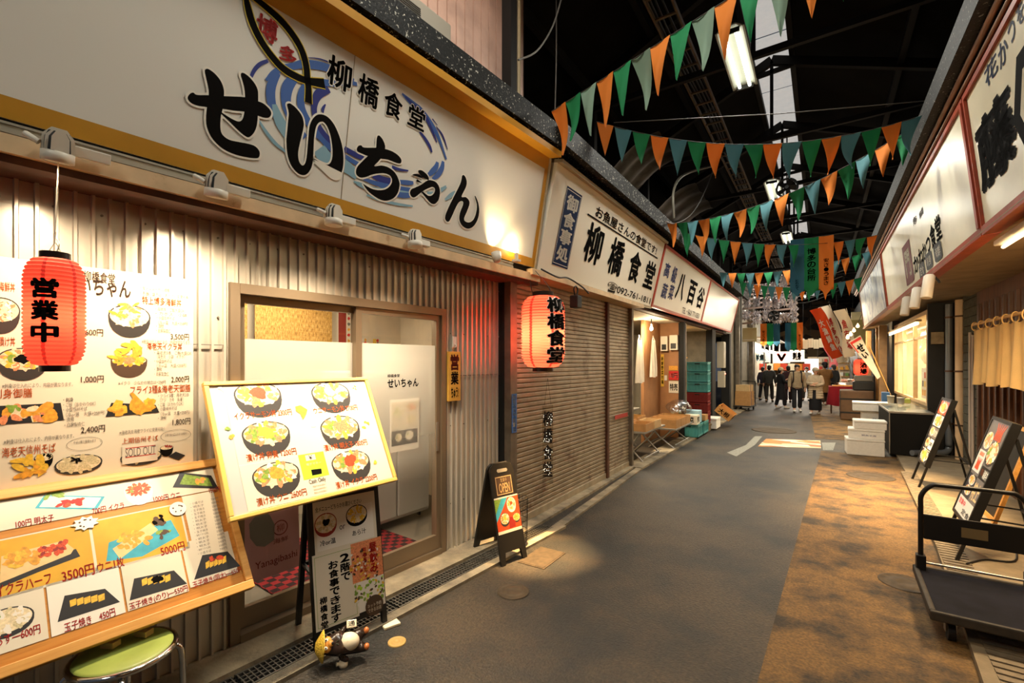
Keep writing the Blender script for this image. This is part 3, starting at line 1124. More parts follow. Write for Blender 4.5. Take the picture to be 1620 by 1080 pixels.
# ================================================================== RAIL WITH SPOTLIGHTS UNDER THE BIG SIGN
rail = thing('light_rail', 'grey aluminium lighting track under the big restaurant sign', 'light rail', Matrix.Translation(RW(0, 2.70, 2.645)) @ Matrix.Rotation(-RD, 4, 'Z'))
m = MB()
m.box((-.035, -1.6, -.024), (.0, 3.55, .024))
m.box((-.002, -1.6, .012), (.006, 3.55, .022))
m.box((.0, -1.6, -.022), (.006, 3.55, -.012))
m.build('track', mat('track_aluminium', '#b9b2a2', 0.35, 0.7), rail)
SPW = mat('spot_housing', '#e4dccb', 0.4)
FIN = mat('fin_shadow', '#24221f', 0.6)


def spot_head():
    o = thing('spotlight', 'spot', 'spotlight')
    m = MB()                                            # lamp body along -z (light leaves downwards)
    m.lathe([(.046, -.062), (.052, -.06), (.052, -.022), (.046, -.02)], 24, 0)
    m.lathe([(.045, -.02), (.043, .03), (.034, .055), (.001, .062)], 24, 1)
    m.build('housing', [SPW, FIN], o)
    m = MB()
    for k in range(6):
        x = -.042 + k * .0168
        h = .072 - abs(x) * .35
        w_ = math.sqrt(max(.0004, .05 ** 2 - x * x))
        pts = [(-w_, -.02), (w_, -.02), (w_ * .95, h * .55), (w_ * .45, h), (-w_ * .45, h), (-w_ * .95, h * .55)]
        T = Matrix(((0, 0, 1, x), (1, 0, 0, 0), (0, 1, 0, 0), (0, 0, 0, 1)))
        m.prism(pts, -.0032, .0032, 0, T)
    m.build('cooling_fin', SPW, o)
    m = MB()
    m.disc(0, 0, .044, z=-.0615)
    m.f[-1] = m.f[-1][::-1]
    m.build('lens', emitter('spot_lens_glow', (1, .86, .62), 14), o)
    return o


def spot_arm(o, side):
    m = MB()
    m.box((-.02, -.02, .0), (.02, .02, .02))
    m.tube([(0, -.055, .0), (-.01, -.075, .01), (-.03, -.09, .02)], .012, 8)
    m.box((-.065, .03, -.02), (-.02, .17, .025), bev=.004)
    m.box((-.065, -.03, -.01), (-.015, .06, .018))
    m.build('track_adapter', SPW, o)


spots = [(92, 232, 'first'), (343, 293, ''), (528, 341, ''), (656, 378, '')]
wh = ['white spotlight on the track above the open-for-business lantern', 'white spotlight on the track over the left end of the sliding door', 'white spotlight on the track over the middle of the sliding door', 'white spotlight on the track over the right end of the sliding door']
proto = spot_head()
spot_arm(proto, 1)
for i, (px, py, _) in enumerate(spots):
    p = at_r(px, py, 2.60)
    M = Matrix.Translation(p) @ Matrix.Rotation(-RD, 4, 'Z') @ Matrix.Rotation(R([14, 12, 2, -5][i]), 4, 'Y')
    if i == 0:
        proto.matrix_world = M
        o = proto
    else:
        o = moved(proto, M)
    tag(o, wh[i], 'spotlight', 'track spotlights')
    tgt = p - RN * 0.32 + Vector((0, 0, -1.15))
    light('spot_beam', 'SPOT', (0, 0, -.075), [50, 46, 58, 115][i], WARM, 0.03, None, [128, 124, 118, 88][i], 0.9, parent=o)
# two lamps at the right end that shine up the sign
for (px, py, lab) in ((786, 408, 'small white spotlight turned up against the right end of the big sign'), (817, 402, 'small glowing bulb lamp beside the upturned spotlight')):
    p = at_r(px, py, 2.62)
    o = thing('sign_lamp', lab, 'lamp', Matrix.Translation(p) @ Matrix.Rotation(-RD, 4, 'Z'))
    m = MB()
    if px == 786:
        m.lathe([(.001, -.04), (.03, -.035), (.042, .0), (.045, .05), (.04, .05)], 16, 0, Matrix.Rotation(R(-12), 4, 'Y'))
        m.build('housing', SPW, o)
        m = MB()
        m.disc(0, 0, .036, z=.048, M=Matrix.Rotation(R(-12), 4, 'Y'))
        m.build('lens', emitter('spot_lens_glow', (1, .86, .62), 14), o)
        light('sign_beam', 'SPOT', (-.0, 0, .07), 22, (1, .74, .40), 0.03, (-.12, 0.10, .9), 80, 0.8, parent=o)
    else:
        m.cyl((0, 0, -.05), (0, 0, .012), .018, 12)
        m.box((-.03, -.03, -.07), (.03, .03, -.05))
        m.build('holder', SPW, o)
        m = MB()
        m.ball((0, 0, .028), (.021, .021, .026), 12)
        m.build('bulb', emitter('bulb_glow', (1, .80, .48), 30), o)
        light('bulb_light', 'POINT', (0.0, 0, .09), 2.0, (1, .74, .40), 0.03, parent=o)
        tg = o.matrix_world.inverted() @ at_z(852, 872, 0)
        light('bulb_downlight', 'SPOT', (0.13, 0, -.06), 1900, (1, .62, .26), 0.03, tg, 26, .9, parent=o)
# ================================================================== SHUTTERS
SHUT = mat('worn_tan_shutter', '#a08f76', 0.5, 0.35, noise=(5, 0.25), second=('#5b3d2a', 2.6, 0.56, 0.72))
def shutter(s0, s1, x, ztop, label):
    o = thing('rolling_shutter', label, 'shutter', Matrix.Translation((x, s0, 0)))
    m = MB()
    z, p = 0.10, 0.052
    prof = []
    while z < ztop:
        prof += [(0.0, z), (.006, z + .006), (.006, z + .036), (.002, z + .041), (-.010, z + .0425), (-.010, z + .0505)]
        z += p
    vs, fs = [], []
    n = 10
    for j, (dx, zz) in enumerate(prof):
        for i in range(n + 1):
            vs.append((dx, (s1 - s0) * i / n, zz))
    for j in range(len(prof) - 1):
        for i in range(n):
            fs.append((j * (n + 1) + i, j * (n + 1) + i + 1, (j + 1) * (n + 1) + i + 1, (j + 1) * (n + 1) + i))
    m.add(vs, fs)
    m.build('slat_curtain', SHUT, o)
    m = MB()
    m.box((-.02, 0, .03), (.02, s1 - s0, .105), bev=.004)
    m.build('bottom_rail', mat('shutter_rail', '#b3a68e', 0.5, 0.5, noise=(8, .2)), o)
    return o
shutter(4.03, 6.44, -2.64, 2.64, 'wide rust-stained rolling shutter beside the restaurant front')
sh = shutter(6.53, 7.43, -2.64, 2.64, 'narrow rust-stained rolling shutter with a red tag beside the greengrocer')
m = MB()
a = at_x(970, 661, -2.62)
m.box((.022, .25, a.z - .03), (.026, .80, a.z + .03), 0)
m.build('red_tag', mat('red_tape', '#b5362c', 0.5), sh)

# ================================================================== SLIDING GLASS DOOR
DOORM = mat('bronze_aluminium', '#8d7c66', 0.38, 0.6)
DD = 3.0
dr = bpy.data.objects.new('door_1', None)
link(dr)
dr.matrix_world = frame(RW(DT0, DD, 0), RDIR, (0, 0, 1))
dr['kind'] = 'structure'
DW = DT1 - DT0
m = MB()
m.box((-.01, DZ0 - .03, -.10), (.045, DZ1 + .01, .03))
m.box((DW - .045, DZ0 - .03, -.10), (DW + .01, DZ1 + .01, .03))
m.box((.045, DZ1 - .05, -.10), (DW - .045, DZ1 + .01, .035))
m.box((.045, DZ0 - .035, -.12), (DW - .045, DZ0 + .012, .035))
m.build('door_frame', DOORM, dr)
GL = glass('clear_glass', (.97, .97, .96), 0.06)
FR = frosted('frost_film', '#e3dccd', 0.22, 0.55)
# the film's print thins out towards its lower edge
_n = FR.node_tree
_tc2 = _n.nodes.new('ShaderNodeTexCoord'); _sp = _n.nodes.new('ShaderNodeSeparateXYZ'); _mr = _n.nodes.new('ShaderNodeMapRange')
_n.links.new(_tc2.outputs['Object'], _sp.inputs[0]); _n.links.new(_sp.outputs['Y'], _mr.inputs['Value'])
_mr.inputs['From Min'].default_value, _mr.inputs['From Max'].default_value = .75, 1.75
_mr.inputs['To Min'].default_value, _mr.inputs['To Max'].default_value = .97, .15
_mx = [q for q in _n.nodes if q.type == 'MIX_SHADER'][-1]
_n.links.new(_mr.outputs[0], _mx.inputs[0])
def leaf(a0, a1, z):
    m = MB()
    b0, b1 = DZ0 + .015, DZ1 - .052
    m.box((a0, b0, z - .018), (a0 + .05, b1, z + .018)); m.box((a1 - .05, b0, z - .018), (a1, b1, z + .018))
    m.box((a0 + .05, b0, z - .018), (a1 - .05, b0 + .12, z + .018)); m.box((a0 + .05, b1 - .045, z - .018), (a1 - .05, b1, z + .018))
    f = m.build('door_leaf', DOORM, dr)
    m = MB()
    m.rect(a0 + .05, b0 + .12, a1 - .05, b1 - .045, z)
    m.build('pane', GL, f)
    m = MB()
    m.rect(a0 + .05, .75, a1 - .05, 1.865, z + .002)
    m.build('frost_film', FR, f)
    return f
leaf(.045, .045 + .86, -.05)
lf = leaf(.045 + .80, DW - .045, -.005)
m = MB()
m.box((DW - .10, .95, .014), (DW - .075, 1.2, .022), bev=.003)
m.build('door_handle', STEEL, lf)
a0, b0 = loc2(613, 612, dr.matrix_world); a1, b1 = loc2(662, 596, dr.matrix_world)
m = MB()
m.text('せいちゃん', a0, b0 - .01, a1, b0 + .062, .0, 0, 0.03)
m.text('柳橋食堂', a0, b0 + .075, a0 + .12, b0 + .10, .0, 0, 0.02)
m.build('door_lettering', INK, lf)

# room behind the door
RMW = mat('room_plaster', '#e2d3ba', 0.7, noise=(4, .08))
m = MB()
def rwall(mb, t0, d0, t1, d1, z0, z1, mi=0):
    A, B = RW(t0, d0, 0), RW(t1, d1, 0)
    mb.quad((A.x, A.y, z0), (B.x, B.y, z0), (B.x, B.y, z1), (A.x, A.y, z1), mi)
rwall(m, 0.2, 4.9, 4.4, 4.9, 0, 2.6)
rwall(m, 0.2, 3.05, 0.2, 4.9, 0, 2.6)
rwall(m, 4.0, 4.9, 4.0, 3.05, 0, 2.6)
p = [RW(0.2, 3.05, 0), RW(4.0, 3.05, 0), RW(4.0, 4.9, 0), RW(0.2, 4.9, 0)]
m.prism([(v.x, v.y) for v in p], 2.56, 2.6)
m.prism([(v.x, v.y) for v in p], 0.06, 0.075, 1)
struct('wall_back', m, [RMW, mat('room_floor', '#7d7466', .6)], 'plaster walls of the dining room behind the glass door')
light('dining_room_light', 'AREA', RW(2.2, 4.0, 2.5), 34, (1, .88, .68), 1.2, RW(2.2, 4.0, 0), sy=.8)
# checked mat
mt = thing('checkered_mat', 'red and black checkered floor mat inside the glass door', 'floor mat', frame(RW(1.9, 3.12, .078), RDIR, -RN))
m = MB()
m.box((-.3, 0, 0), (0.98, 1.1, .008), bev=.003)
m.build('mat_sheet', tex_mat('red_black_check', 'checker', [(0, '#8e1c22'), (1, '#2a0f11')], (17, 17, 1), .9), mt)
# bamboo blinds on the back wall
BAM = tex_mat('bamboo_blind_slats', 'noise', [(.3, '#7d5a24'), (.5, '#c79a4e'), (.7, '#e0bd7a')], (95, 22, 1), .6, 3)
for t0, t1, lab in ((0.25, 2.05, 'wide tan bamboo blind on the back wall behind the left door pane'), (2.12, 2.95, 'narrower tan bamboo blind on the back wall behind the right door pane')):
    o = thing('bamboo_blind', lab, 'blind', frame(RW(t0, 4.80, 0), RDIR, (0, 0, 1)))
    m = MB()
    for k in range(70):
        z = 1.75 + k * .0108
        m.tube([(0, z, 0), (t1 - t0, z, 0)], .0058, 5)
    m.build('blind_slats', BAM, o)
    m = MB()
    m.tube([(0, 2.51, .005), (t1 - t0, 2.51, .005)], .012, 8)
    m.build('head_rod', DARKWOOD, o)

# freezer chest and things seen below the frost film
fz = thing('freezer_cabinet', 'white upright freezer behind the right door pane beside the checkered mat', 'freezer', frame(RW(2.55, 3.75, 0.0865), RDIR, (0, 0, 1)))
m = MB()
m.box((0, .06, -.6), (.9, 1.55, 0), bev=.02)
m.build('cabinet_body', mat('freezer_white', '#dcd8cf', .35), fz)
m = MB()
m.box((.03, .1, .001), (.44, 1.5, .03), bev=.01)
m.build('door', mat('freezer_white', ''), fz)
m = MB()
m.box((.46, .1, .001), (.87, 1.5, .03), bev=.01)
m.build('door', mat('freezer_white', ''), fz)
m = MB()
for x in (.06, .84):
    for z in (-.5, -.1):
        m.cyl((x, 0, z), (x, .06, z), .02, 8)
m.build('foot', DARKMETAL, fz)

# ================================================================== PRINTED MENUS
P_ = dict(paper=0, ink=1, red=2, org=3, brn=4, gry=5, bowl=6, rice=7, salmon=8, egg=9, green=10, roe=11, soba=12, tray=13, gold=14, teal=15, wood=16, pale=17, dkred=18, lime=19, fry=20)
PRM = [mat('print_paper', '#d6cbb5', .55), INK, REDINK, ORANGEINK, BROWNINK, GREYINK,
       mat('print_bowl', '#332f2b', .5), mat('print_rice', '#e0cda6', .5, noise=(90, .25)), mat('print_salmon', '#df8a5c', .5, noise=(110, .35)),
       mat('print_egg', '#e0b23a', .5, noise=(90, .25)), mat('print_green', '#7d9a3a', .5, noise=(90, .4)), mat('print_roe', '#cf4a22', .5, noise=(260, .5)),
       mat('print_soba', '#c9b98f', .5, noise=(160, .35)), mat('print_tray', '#2b2a2b', .4), mat('print_gold', '#d2a02c', .45, noise=(10, .12)),
       mat('print_teal', '#3fa0b4', .4, noise=(20, .2)), mat('print_wood', '#e0bd84', .5, noise=(20, .12)), mat('print_pale', '#e0d8ca', .5),
       mat('print_dark_red', '#8c2620', .45), mat('print_lime', '#a6cc34', .45), mat('print_fry', '#dc9a34', .5, noise=(60, .35))]
RNG = random.Random(3)


def blob(m, x, y, r, mi, z, sq=1.0, rot=None):
    rot = RNG.uniform(0, 6.3) if rot is None else rot
    n = 9
    pts = []
    for k in range(n):
        a = 2 * math.pi * k / n
        q = r * RNG.uniform(.72, 1.12)
        u, v = q * math.cos(a), q * sq * math.sin(a)
        pts.append((x + u * math.cos(rot) - v * math.sin(rot), y + u * math.sin(rot) + v * math.cos(rot)))
    m.poly(pts, z, mi)


def bowl(m, x0, y0, x1, y1, pal, z=.001, top='roe', depth=.3, body='bowl', n=34):
    """printed photo of a filled bowl, seen from above at a slant"""
    cx, rx = (x0 + x1) / 2, (x1 - x0) / 2
    ry = (y1 - y0) * (1 - depth) / 2
    cy = y1 - ry
    pts = [(cx - rx, cy)] + [(cx + rx * math.cos(math.pi + math.pi * k / 14), cy - (cy - y0) * math.sin(math.pi * k / 14) ** .8) for k in range(1, 14)] + [(cx + rx, cy)]
    pts = [(x, y) for x, y in pts] + [(cx + rx * math.cos(a), cy + ry * math.sin(a)) for a in [math.pi * k / 14 for k in range(1, 14)]]
    m.poly(pts, z, P_[body])
    z += .0002
    m.disc(cx, cy, rx * .93, ry * .9, z, P_['rice'])
    for i in range(n if n < 20 else 13):                       # slices fanned round the rim
        a = 6.283 * i / 13 + RNG.uniform(-.1, .1)
        z += .000006
        blob(m, cx + rx * .66 * math.cos(a), cy + ry * .66 * math.sin(a), rx * .27, P_[pal[i % len(pal)]], z, .5, a)
    for i in range(n):
        a, q = RNG.uniform(0, 6.28), math.sqrt(RNG.uniform(0.02, 1)) * .72
        z += .000006
        blob(m, cx + rx * q * math.cos(a), cy + ry * q * math.sin(a), rx * RNG.uniform(.06, .17), P_[RNG.choice(pal)], z, RNG.uniform(.35, .9))
    for i in range(5 if n > 20 else 0):
        a = RNG.uniform(2.0, 3.6)
        z += .000006
        blob(m, cx + rx * .5 * math.cos(a), cy + ry * .5 * math.sin(a), rx * .16, P_['green'], z, .5)
    z += .0001
    if top:
        for i in range(5):
            z += .000006
            blob(m, cx + rx * RNG.uniform(-.12, .15), cy + ry * RNG.uniform(-.05, .2), rx * .3, P_[top], z, .7)
    return m


def tray(m, q, mi, z=.001):
    m.poly(q, z, mi)


class Page:
    """prints measured on the photograph and laid on a board's plane"""
    def __init__(s, M):
        s.M, s.m = M, MB()
    def box(s, x0, yt, x1, yb):
        cx, cy = (x0 + x1) / 2, (yt + yb) / 2
        return loc2(x0, cy, s.M)[0], loc2(cx, yb, s.M)[1], loc2(x1, cy, s.M)[0], loc2(cx, yt, s.M)[1]
    def t(s, body, x0, yt, x1, yb, mi='gry', bold=.0, z=.0012, v=False, fit=False, h=None):
        a0, b0, a1, b1 = s.box(x0, yt, x1, yb)
        if h:
            c = (b0 + b1) / 2
            b0, b1 = c - h / 2, c + h / 2
        s.m.text(body, a0, b0, a1, b1, z, P_[mi], bold, v, fit=fit)
    def r(s, x0, yt, x1, yb, mi='paper', z=.0006):
        s.m.rect(*s.box(x0, yt, x1, yb), z, P_[mi])
    def bowl(s, x0, yt, x1, yb, pal, **k):
        a0, b0, a1, b1 = s.box(x0, yt, x1, yb)
        bowl(s.m, a0, b0, a1, b1, pal, **k)
    def pl(s, pts, mi, z=.001):
        s.m.poly([loc2(x, y, s.M) for x, y in pts], z, P_[mi])
    def blobs(s, x0, yt, x1, yb, n, pal, r, z=.0014, sq=.7):
        a0, b0, a1, b1 = s.box(x0, yt, x1, yb)
        for i in range(n):
            blob(s.m, RNG.uniform(a0, a1), RNG.uniform(b0, b1), r * RNG.uniform(.7, 1.2), P_[RNG.choice(pal)], z + i * .00002, sq)
    def oval(s, x0, yt, x1, yb, mi='gry', z=.001):
        a0, b0, a1, b1 = s.box(x0, yt, x1, yb)
        s.m.ringd((a0 + a1) / 2, (b0 + b1) / 2, (a1 - a0) / 2, (b1 - b0) / 2, .0016, z, P_[mi])
    def build(s, name, root):
        return s.m.build(name, PRM, root)


SEA = ['salmon', 'rice', 'salmon', 'egg', 'pale', 'salmon', 'fry']
# ---------- A: big white menu sheet on the ribbed wall
MA = frame(RW(0, 2.965, 0), RDIR, (0, 0, 1))
tr = loc2(306, 580, MA)[0]
ma = thing('wall_menu', 'big white menu sheet on the ribbed wall behind the round red lantern', 'menu board', MA)
m = MB()
m.box((-.75, 1.12, -.012), (tr, 2.175, -.0005), bev=.002)
m.build('sheet', mat('menu_sheet', '#d9ccb2', .55), ma)
pg = Page(MA)
pg.t('柳橋食堂', 132, 432, 182, 446, 'brn', .01, h=.055)
pg.t('せいちゃん', 100, 441, 207, 466, 'brn', .02, h=.09)
for i, (s_, x0, x1, y, c) in enumerate([
  ('・全メニュー税込価格！！', 222, 275, 457, 'gry'), ('・各種小盛そば　あら汁に変更可能！', 222, 300, 467, 'gry'),
  ('・海鮮丼　ご飯大盛OK', 246, 292, 490, 'gry'), ('・カボス　小鉢', 246, 296, 497, 'gry'), ('・小盛信州そば', 248, 276, 503, 'gry'), ('（冷or温　大盛+250円）', 250, 297, 511, 'gry'), ('・漬物', 247, 259, 516, 'gry'), ('・自家製杏仁', 247, 270, 523, 'gry'),
  ('※刺身は仕入れにより、内容が異なります。', 224, 302, 541, 'gry'),
  ('・海老天3本　ご飯大盛OK', 244, 303, 558, 'gry'), ('（海老天　小鉢　イクラ）', 248, 292, 564, 'gry'), ('・小盛信州そば', 244, 272, 571, 'gry'), ('（冷or温　大盛+250円）', 248, 295, 578, 'gry'), ('・漬物', 244, 256, 584, 'gry'), ('・自家製杏仁', 244, 267, 591, 'gry'),
  ('※イクラ　少なめの場合は+250円', 187, 262, 605, 'gry'),
  ('・フライ3種：海老天2本', 250, 299, 625, 'gry'), ('（アジ　カキ　白身）', 253, 290, 632, 'gry'), ('・ご飯（おかわりOK）', 250, 290, 639, 'gry'), ('・小盛信州そば', 250, 280, 646, 'gry'), ('（冷or温　大盛+250円）', 254, 300, 653, 'gry'), ('・漬物', 250, 263, 661, 'gry'),
  ('※海老天を海老フライに変更可能！', 189, 260, 681, 'gry'),
  ('※刺身は仕入れにより、内容が異なります。', 3, 115, 609, 'gry'),
  ('・刺身', 100, 116, 632, 'ink'), ('・ご飯（おかわりOK）', 100, 151, 639, 'gry'), ('・小盛信州そば', 100, 138, 647, 'gry'), ('（冷or温　大盛+250円）', 104, 166, 654, 'gry'), ('・漬物', 101, 117, 663, 'gry'), ('・自家製杏仁', 102, 134, 671, 'gry'),
  ('※刺身は仕入れにより、内容が異なります。', 6, 117, 694, 'gry')]):
    pg.t(s_, x0, y - 4, x1, y + 4, c, 0, h=.021)
for s_, x0, x1, y, h in [('特上博多海鮮丼', 225, 287, 477, .042), ('海老天イクラ丼', 232, 288, 548, .038), ('フライ3種&海老天御膳', 206, 301, 615, .042),
                        ('上期信州そば', 193, 250, 695, .03), ('刺身御膳', -12, 51, 622, .042), ('海老天信州そば', 3, 88, 712, .045), ('博多海鮮丼', -20, 24, 453, .042), ('博多漬け丼', -20, 24, 540, .042)]:
    pg.t(s_, x0, y - 5, x1, y + 5, 'org', .008, h=h)
for s_, x0, x1, y in [('3,500円', 270, 299, 533), ('2,000円', 271, 299, 600), ('1,800円', 273, 301, 667), ('1,000円', 128, 164, 600), ('2,400円', 128, 166, 679), ('1,600円', 128, 163, 526)]:
    pg.t(s_, x0, y - 5, x1, y + 5, 'brn', .006, h=.036)
pg.bowl(171, 482, 238, 534, ['rice', 'pale', 'salmon', 'rice'], top=None)
pg.blobs(176, 478, 216, 505, 9, ['fry', 'egg', 'salmon'], .026, .0017, .3)
pg.bowl(175, 562, 233, 597, ['fry', 'egg'], top='salmon', depth=.55, body='brn')
pg.blobs(178, 541, 226, 570, 12, ['egg', 'fry'], .032, .0018, .35)
pg.bowl(-30, 470, 32, 528, ['rice', 'salmon', 'pale'], top=None)
pg.bowl(-6, 550, 76, 602, ['salmon', 'rice', 'egg'], top='ink')
pg.pl([(176, 637), (246, 640), (252, 652), (167, 659)], 'tray')
pg.blobs(178, 638, 240, 652, 16, ['fry', 'fry', 'egg'], .032, .0013, .6)
pg.pl([(205, 622), (211, 621), (240, 650), (225, 652)], 'fry', .0018)
pg.pl([(-6, 642), (96, 637), (101, 664), (-6, 672)], 'tray')
pg.blobs(4, 643, 88, 664, 20, ['salmon', 'salmon', 'fry', 'rice'], .028, .0013, .6)
pg.blobs(2, 640, 30, 650, 4, ['green'], .018, .0019, .5)
pg.bowl(86, 719, 162, 750, ['soba'], top=None, depth=.1, n=12)
pg.blobs(112, 723, 130, 733, 8, ['ink'], .01, .0022, .4)
pg.bowl(54, 717, 84, 742, ['ink'], top=None, depth=.5, n=4, body='ink')
pg.blobs(28, 723, 72, 752, 14, ['egg', 'fry'], .03, .0019, .45)
pg.bowl(190, 712, 256, 736, ['soba'], top=None, depth=.2, n=10)
pg.bowl(253, 704, 274, 722, ['dkred'], top=None, depth=.6, n=5, body='ink')
pg.pl([(278, 714), (293, 720), (283, 728), (266, 722)], 'tray')
pg.r(193, 701, 249, 731, 'paper', .0026)
pg.r(198, 706, 246, 707, 'red', .003); pg.r(198, 720, 246, 721, 'red', .003)
pg.t('SOLD OUT', 198, 708, 246, 719, 'gry', 0, .003, h=.042)
pg.oval(254, 679, 302, 698); pg.t('お得で食べ応えのあるお勧め！', 261, 683, 296, 690, 'gry', h=.014)
pg.oval(105, 691, 162, 712); pg.t('そばは麺の量増せます', 116, 695, 152, 701, 'gry', h=.014)
pg.build('menu_print', ma)

# ---------- B: leaning wooden menu frame on the stool
OB, TB = RW(0, 2.518, .575), RW(0, 2.93, 1.175)
MBD = frame(OB, RDIR, TB - OB)
HB = (TB - OB).length
b_ = thing('menu_board', 'wooden framed board of side dishes leaning with its foot on the green stool', 'menu board', MBD)
TRB = 1.107
m = MB()
m.box((-.55, .02, -.02), (TRB - .01, HB - .02, -.002))
m.build('back_panel', tex_mat('amber_wood', 'noise', [(.3, '#a86a24'), (.55, '#c4853a'), (.75, '#b47430')], (3, 45, 30), .4, 6), b_)
m = MB()
m.box((-.55, -.012, -.03), (TRB, .03, .014), bev=.004); m.box((-.55, HB - .045, -.03), (TRB, HB, .014), bev=.004)
m.box((TRB - .035, .03, -.03), (TRB, HB - .045, .014), bev=.004)
m.build('frame', WOOD, b_)
pg = Page(MBD)
M_ = pg
def strip(x, yt, yb, x0, x1, mi, z=.0006):
    """paper strip: heights read at column x, ends at x0 and x1"""
    b1, b0 = loc2(x, yt, MBD)[1], loc2(x, yb, MBD)[1]
    yc = (yt + yb) / 2
    a0 = loc2(x0, yc, MBD)[0] if x0 > -50 else -.5
    pg.m.rect(a0, b0, loc2(x1, yc, MBD)[0], b1, z, P_[mi])
b1_, b0_ = loc2(170, 765, MBD)[1], loc2(170, 807, MBD)[1]
pg.m.rect(-.5, b0_, TRB - .05, b1_, .0006, 0)
g1, g0 = loc2(75, 838, MBD)[1], loc2(75, 928, MBD)[1]
am, ae, ax = loc2(148, 870, MBD)[0], loc2(295, 840, MBD)[0], loc2(298, 840, MBD)[0]
pg.m.rect(-.5, g0, ae, g1, .0006, 0)
pg.m.rect(-.5, g0 + .01, am - .005, g1 - .006, .0008, P_['gold']); pg.m.rect(am + .005, g0 + .01, ae - .008, g1 - .006, .0008, P_['gold'])
pg.m.rect(ax + .004, g0 - .01, ax + .15, b0_ - .005, .0009, 0)
l1, l0 = loc2(140, 900, MBD)[1], loc2(140, 988, MBD)[1]
cuts = [-.5, loc2(77, 985, MBD)[0], loc2(198, 950, MBD)[0], loc2(297, 918, MBD)[0], TRB - .05]
for i in range(4):
    pg.m.rect(cuts[i] + .004, l0 + (.0 if i != 3 else .012), cuts[i + 1] - .004, l1 + (.006 if i == 3 else 0), .0006, P_['paper' if i != 1 else 'pale'])
for s_, x0, x1, y, h in [('100円 明太子', 24, 86, 824, .033), ('700円 イクラ', 145, 197, 804, .033), ('1000円 ウニ', 242, 286, 786, .032), ('1500円', 330, 348, 775, .03),
                        ('3500円', 97, 150, 906, .05), ('5000円', 253, 293, 868, .046), ('ウニ1枚', 153, 197, 893, .046), ('イクラハーフ', -8, 82, 925, .046),
                        ('玉子焼き　450円', 100, 184, 980, .036), ('玉子焼き(のり)―550円', 202, 300, 945, .034), ('玉子焼き(明太)―650円', 302, 387, 913, .034), ('しらす―600円', -20, 65, 1007, .036)]:
    pg.t(s_, x0, y - 6, x1, y + 6, 'red', .012, .0019, h=h)
for k in range(15):
    y0_ = 795 + k * 5.6
    pg.t(RNG.choice(['・玉子焼き', '・鯛茶漬け', '・海老フライ(2本)', '・明太子', '・冷奴', '・小盛そば']), 300 + k * .9, y0_ - 2, 322 + k * .9, y0_ + 2, 'gry', 0, .0014, h=.013)
    pg.t(RNG.choice(['350円', '500円', '250円', '700円']), 333 + k * 1.0, y0_ - 8, 345 + k * 1.0, y0_ - 4, 'gry', 0, .0014, h=.012)
# photographs on the papers
pg.pl([(70, 783), (166, 785), (153, 806), (55, 804)], 'teal'); pg.pl([(74, 785), (160, 787), (149, 803), (62, 802)], 'pale', .0012)
pg.blobs(92, 791, 140, 798, 12, ['roe', 'red', 'roe'], .018, .0015, .6); pg.blobs(72, 778, 95, 792, 4, ['green', 'pale'], .022, .0014, .4)
pg.bowl(197, 763, 243, 799, ['roe'], top='roe', depth=.4, body='pale')
pg.pl([(285, 747), (334, 752), (346, 773), (273, 771)], 'tray'); pg.pl([(292, 750), (330, 756), (336, 769), (284, 766)], 'green', .0012); pg.blobs(305, 756, 324, 763, 6, ['salmon', 'fry'], .014, .0016)
pg.pl([(0, 930), (0, 905), (120, 868), (127, 880), (60, 905)], 'tray', .001); pg.pl([(0, 912), (2, 880), (100, 855), (117, 868), (112, 876), (0, 922)], 'wood', .0012)
pg.blobs(12, 872, 60, 892, 22, ['fry', 'egg', 'fry'], .018, .0015); pg.blobs(62, 860, 104, 876, 22, ['roe', 'dkred', 'roe'], .014, .0015)
pg.pl([(168, 888), (172, 858), (270, 822), (284, 847), (225, 880)], 'teal', .001); pg.pl([(178, 868), (238, 827), (250, 838), (190, 884)], 'wood', .0013)
pg.blobs(187, 842, 236, 864, 22, ['fry', 'egg', 'fry'], .016, .0016); pg.blobs(242, 815, 258, 830, 8, ['ink', 'brn'], .016, .0018); pg.blobs(247, 838, 268, 850, 10, ['green', 'brn'], .012, .0018)
for (q, eg, nori) in (([(102, 942), (166, 931), (190, 952), (91, 984)], (110, 940, 166, 958), 0), ([(212, 915), (275, 902), (296, 923), (205, 950)], (224, 910, 270, 925), 1), ([(320, 878), (360, 872), (380, 895), (307, 917)], (325, 880, 358, 898), 2)):
    pg.pl(q, 'tray', .001)
    x0, y0, x1, y1 = eg
    for k in range(5):
        x = x0 + (x1 - x0) * k / 5
        y = y1 - 8 - (k * (y1 - y0 - 8) / 5)
        w_ = (x1 - x0) / 5.4
        pg.pl([(x, y), (x + w_, y - 4), (x + w_ * 1.05, y + 6), (x + .1 * w_, y + 10)], 'egg', .0014 + k * .00003)
    if nori == 1: pg.blobs(x0 + 18, y0 + 2, x1 - 14, y1 - 4, 7, ['ink'], .014, .0019)
    if nori == 2: pg.blobs(x0 + 6, y0, x1 - 8, y0 + 6, 6, ['roe', 'dkred'], .014, .0019)
pg.bowl(-40, 962, 56, 1010, ['pale', 'rice', 'pale', 'soba'], top=None, depth=.12, body='tray')
pg.build('menu_print', b_)
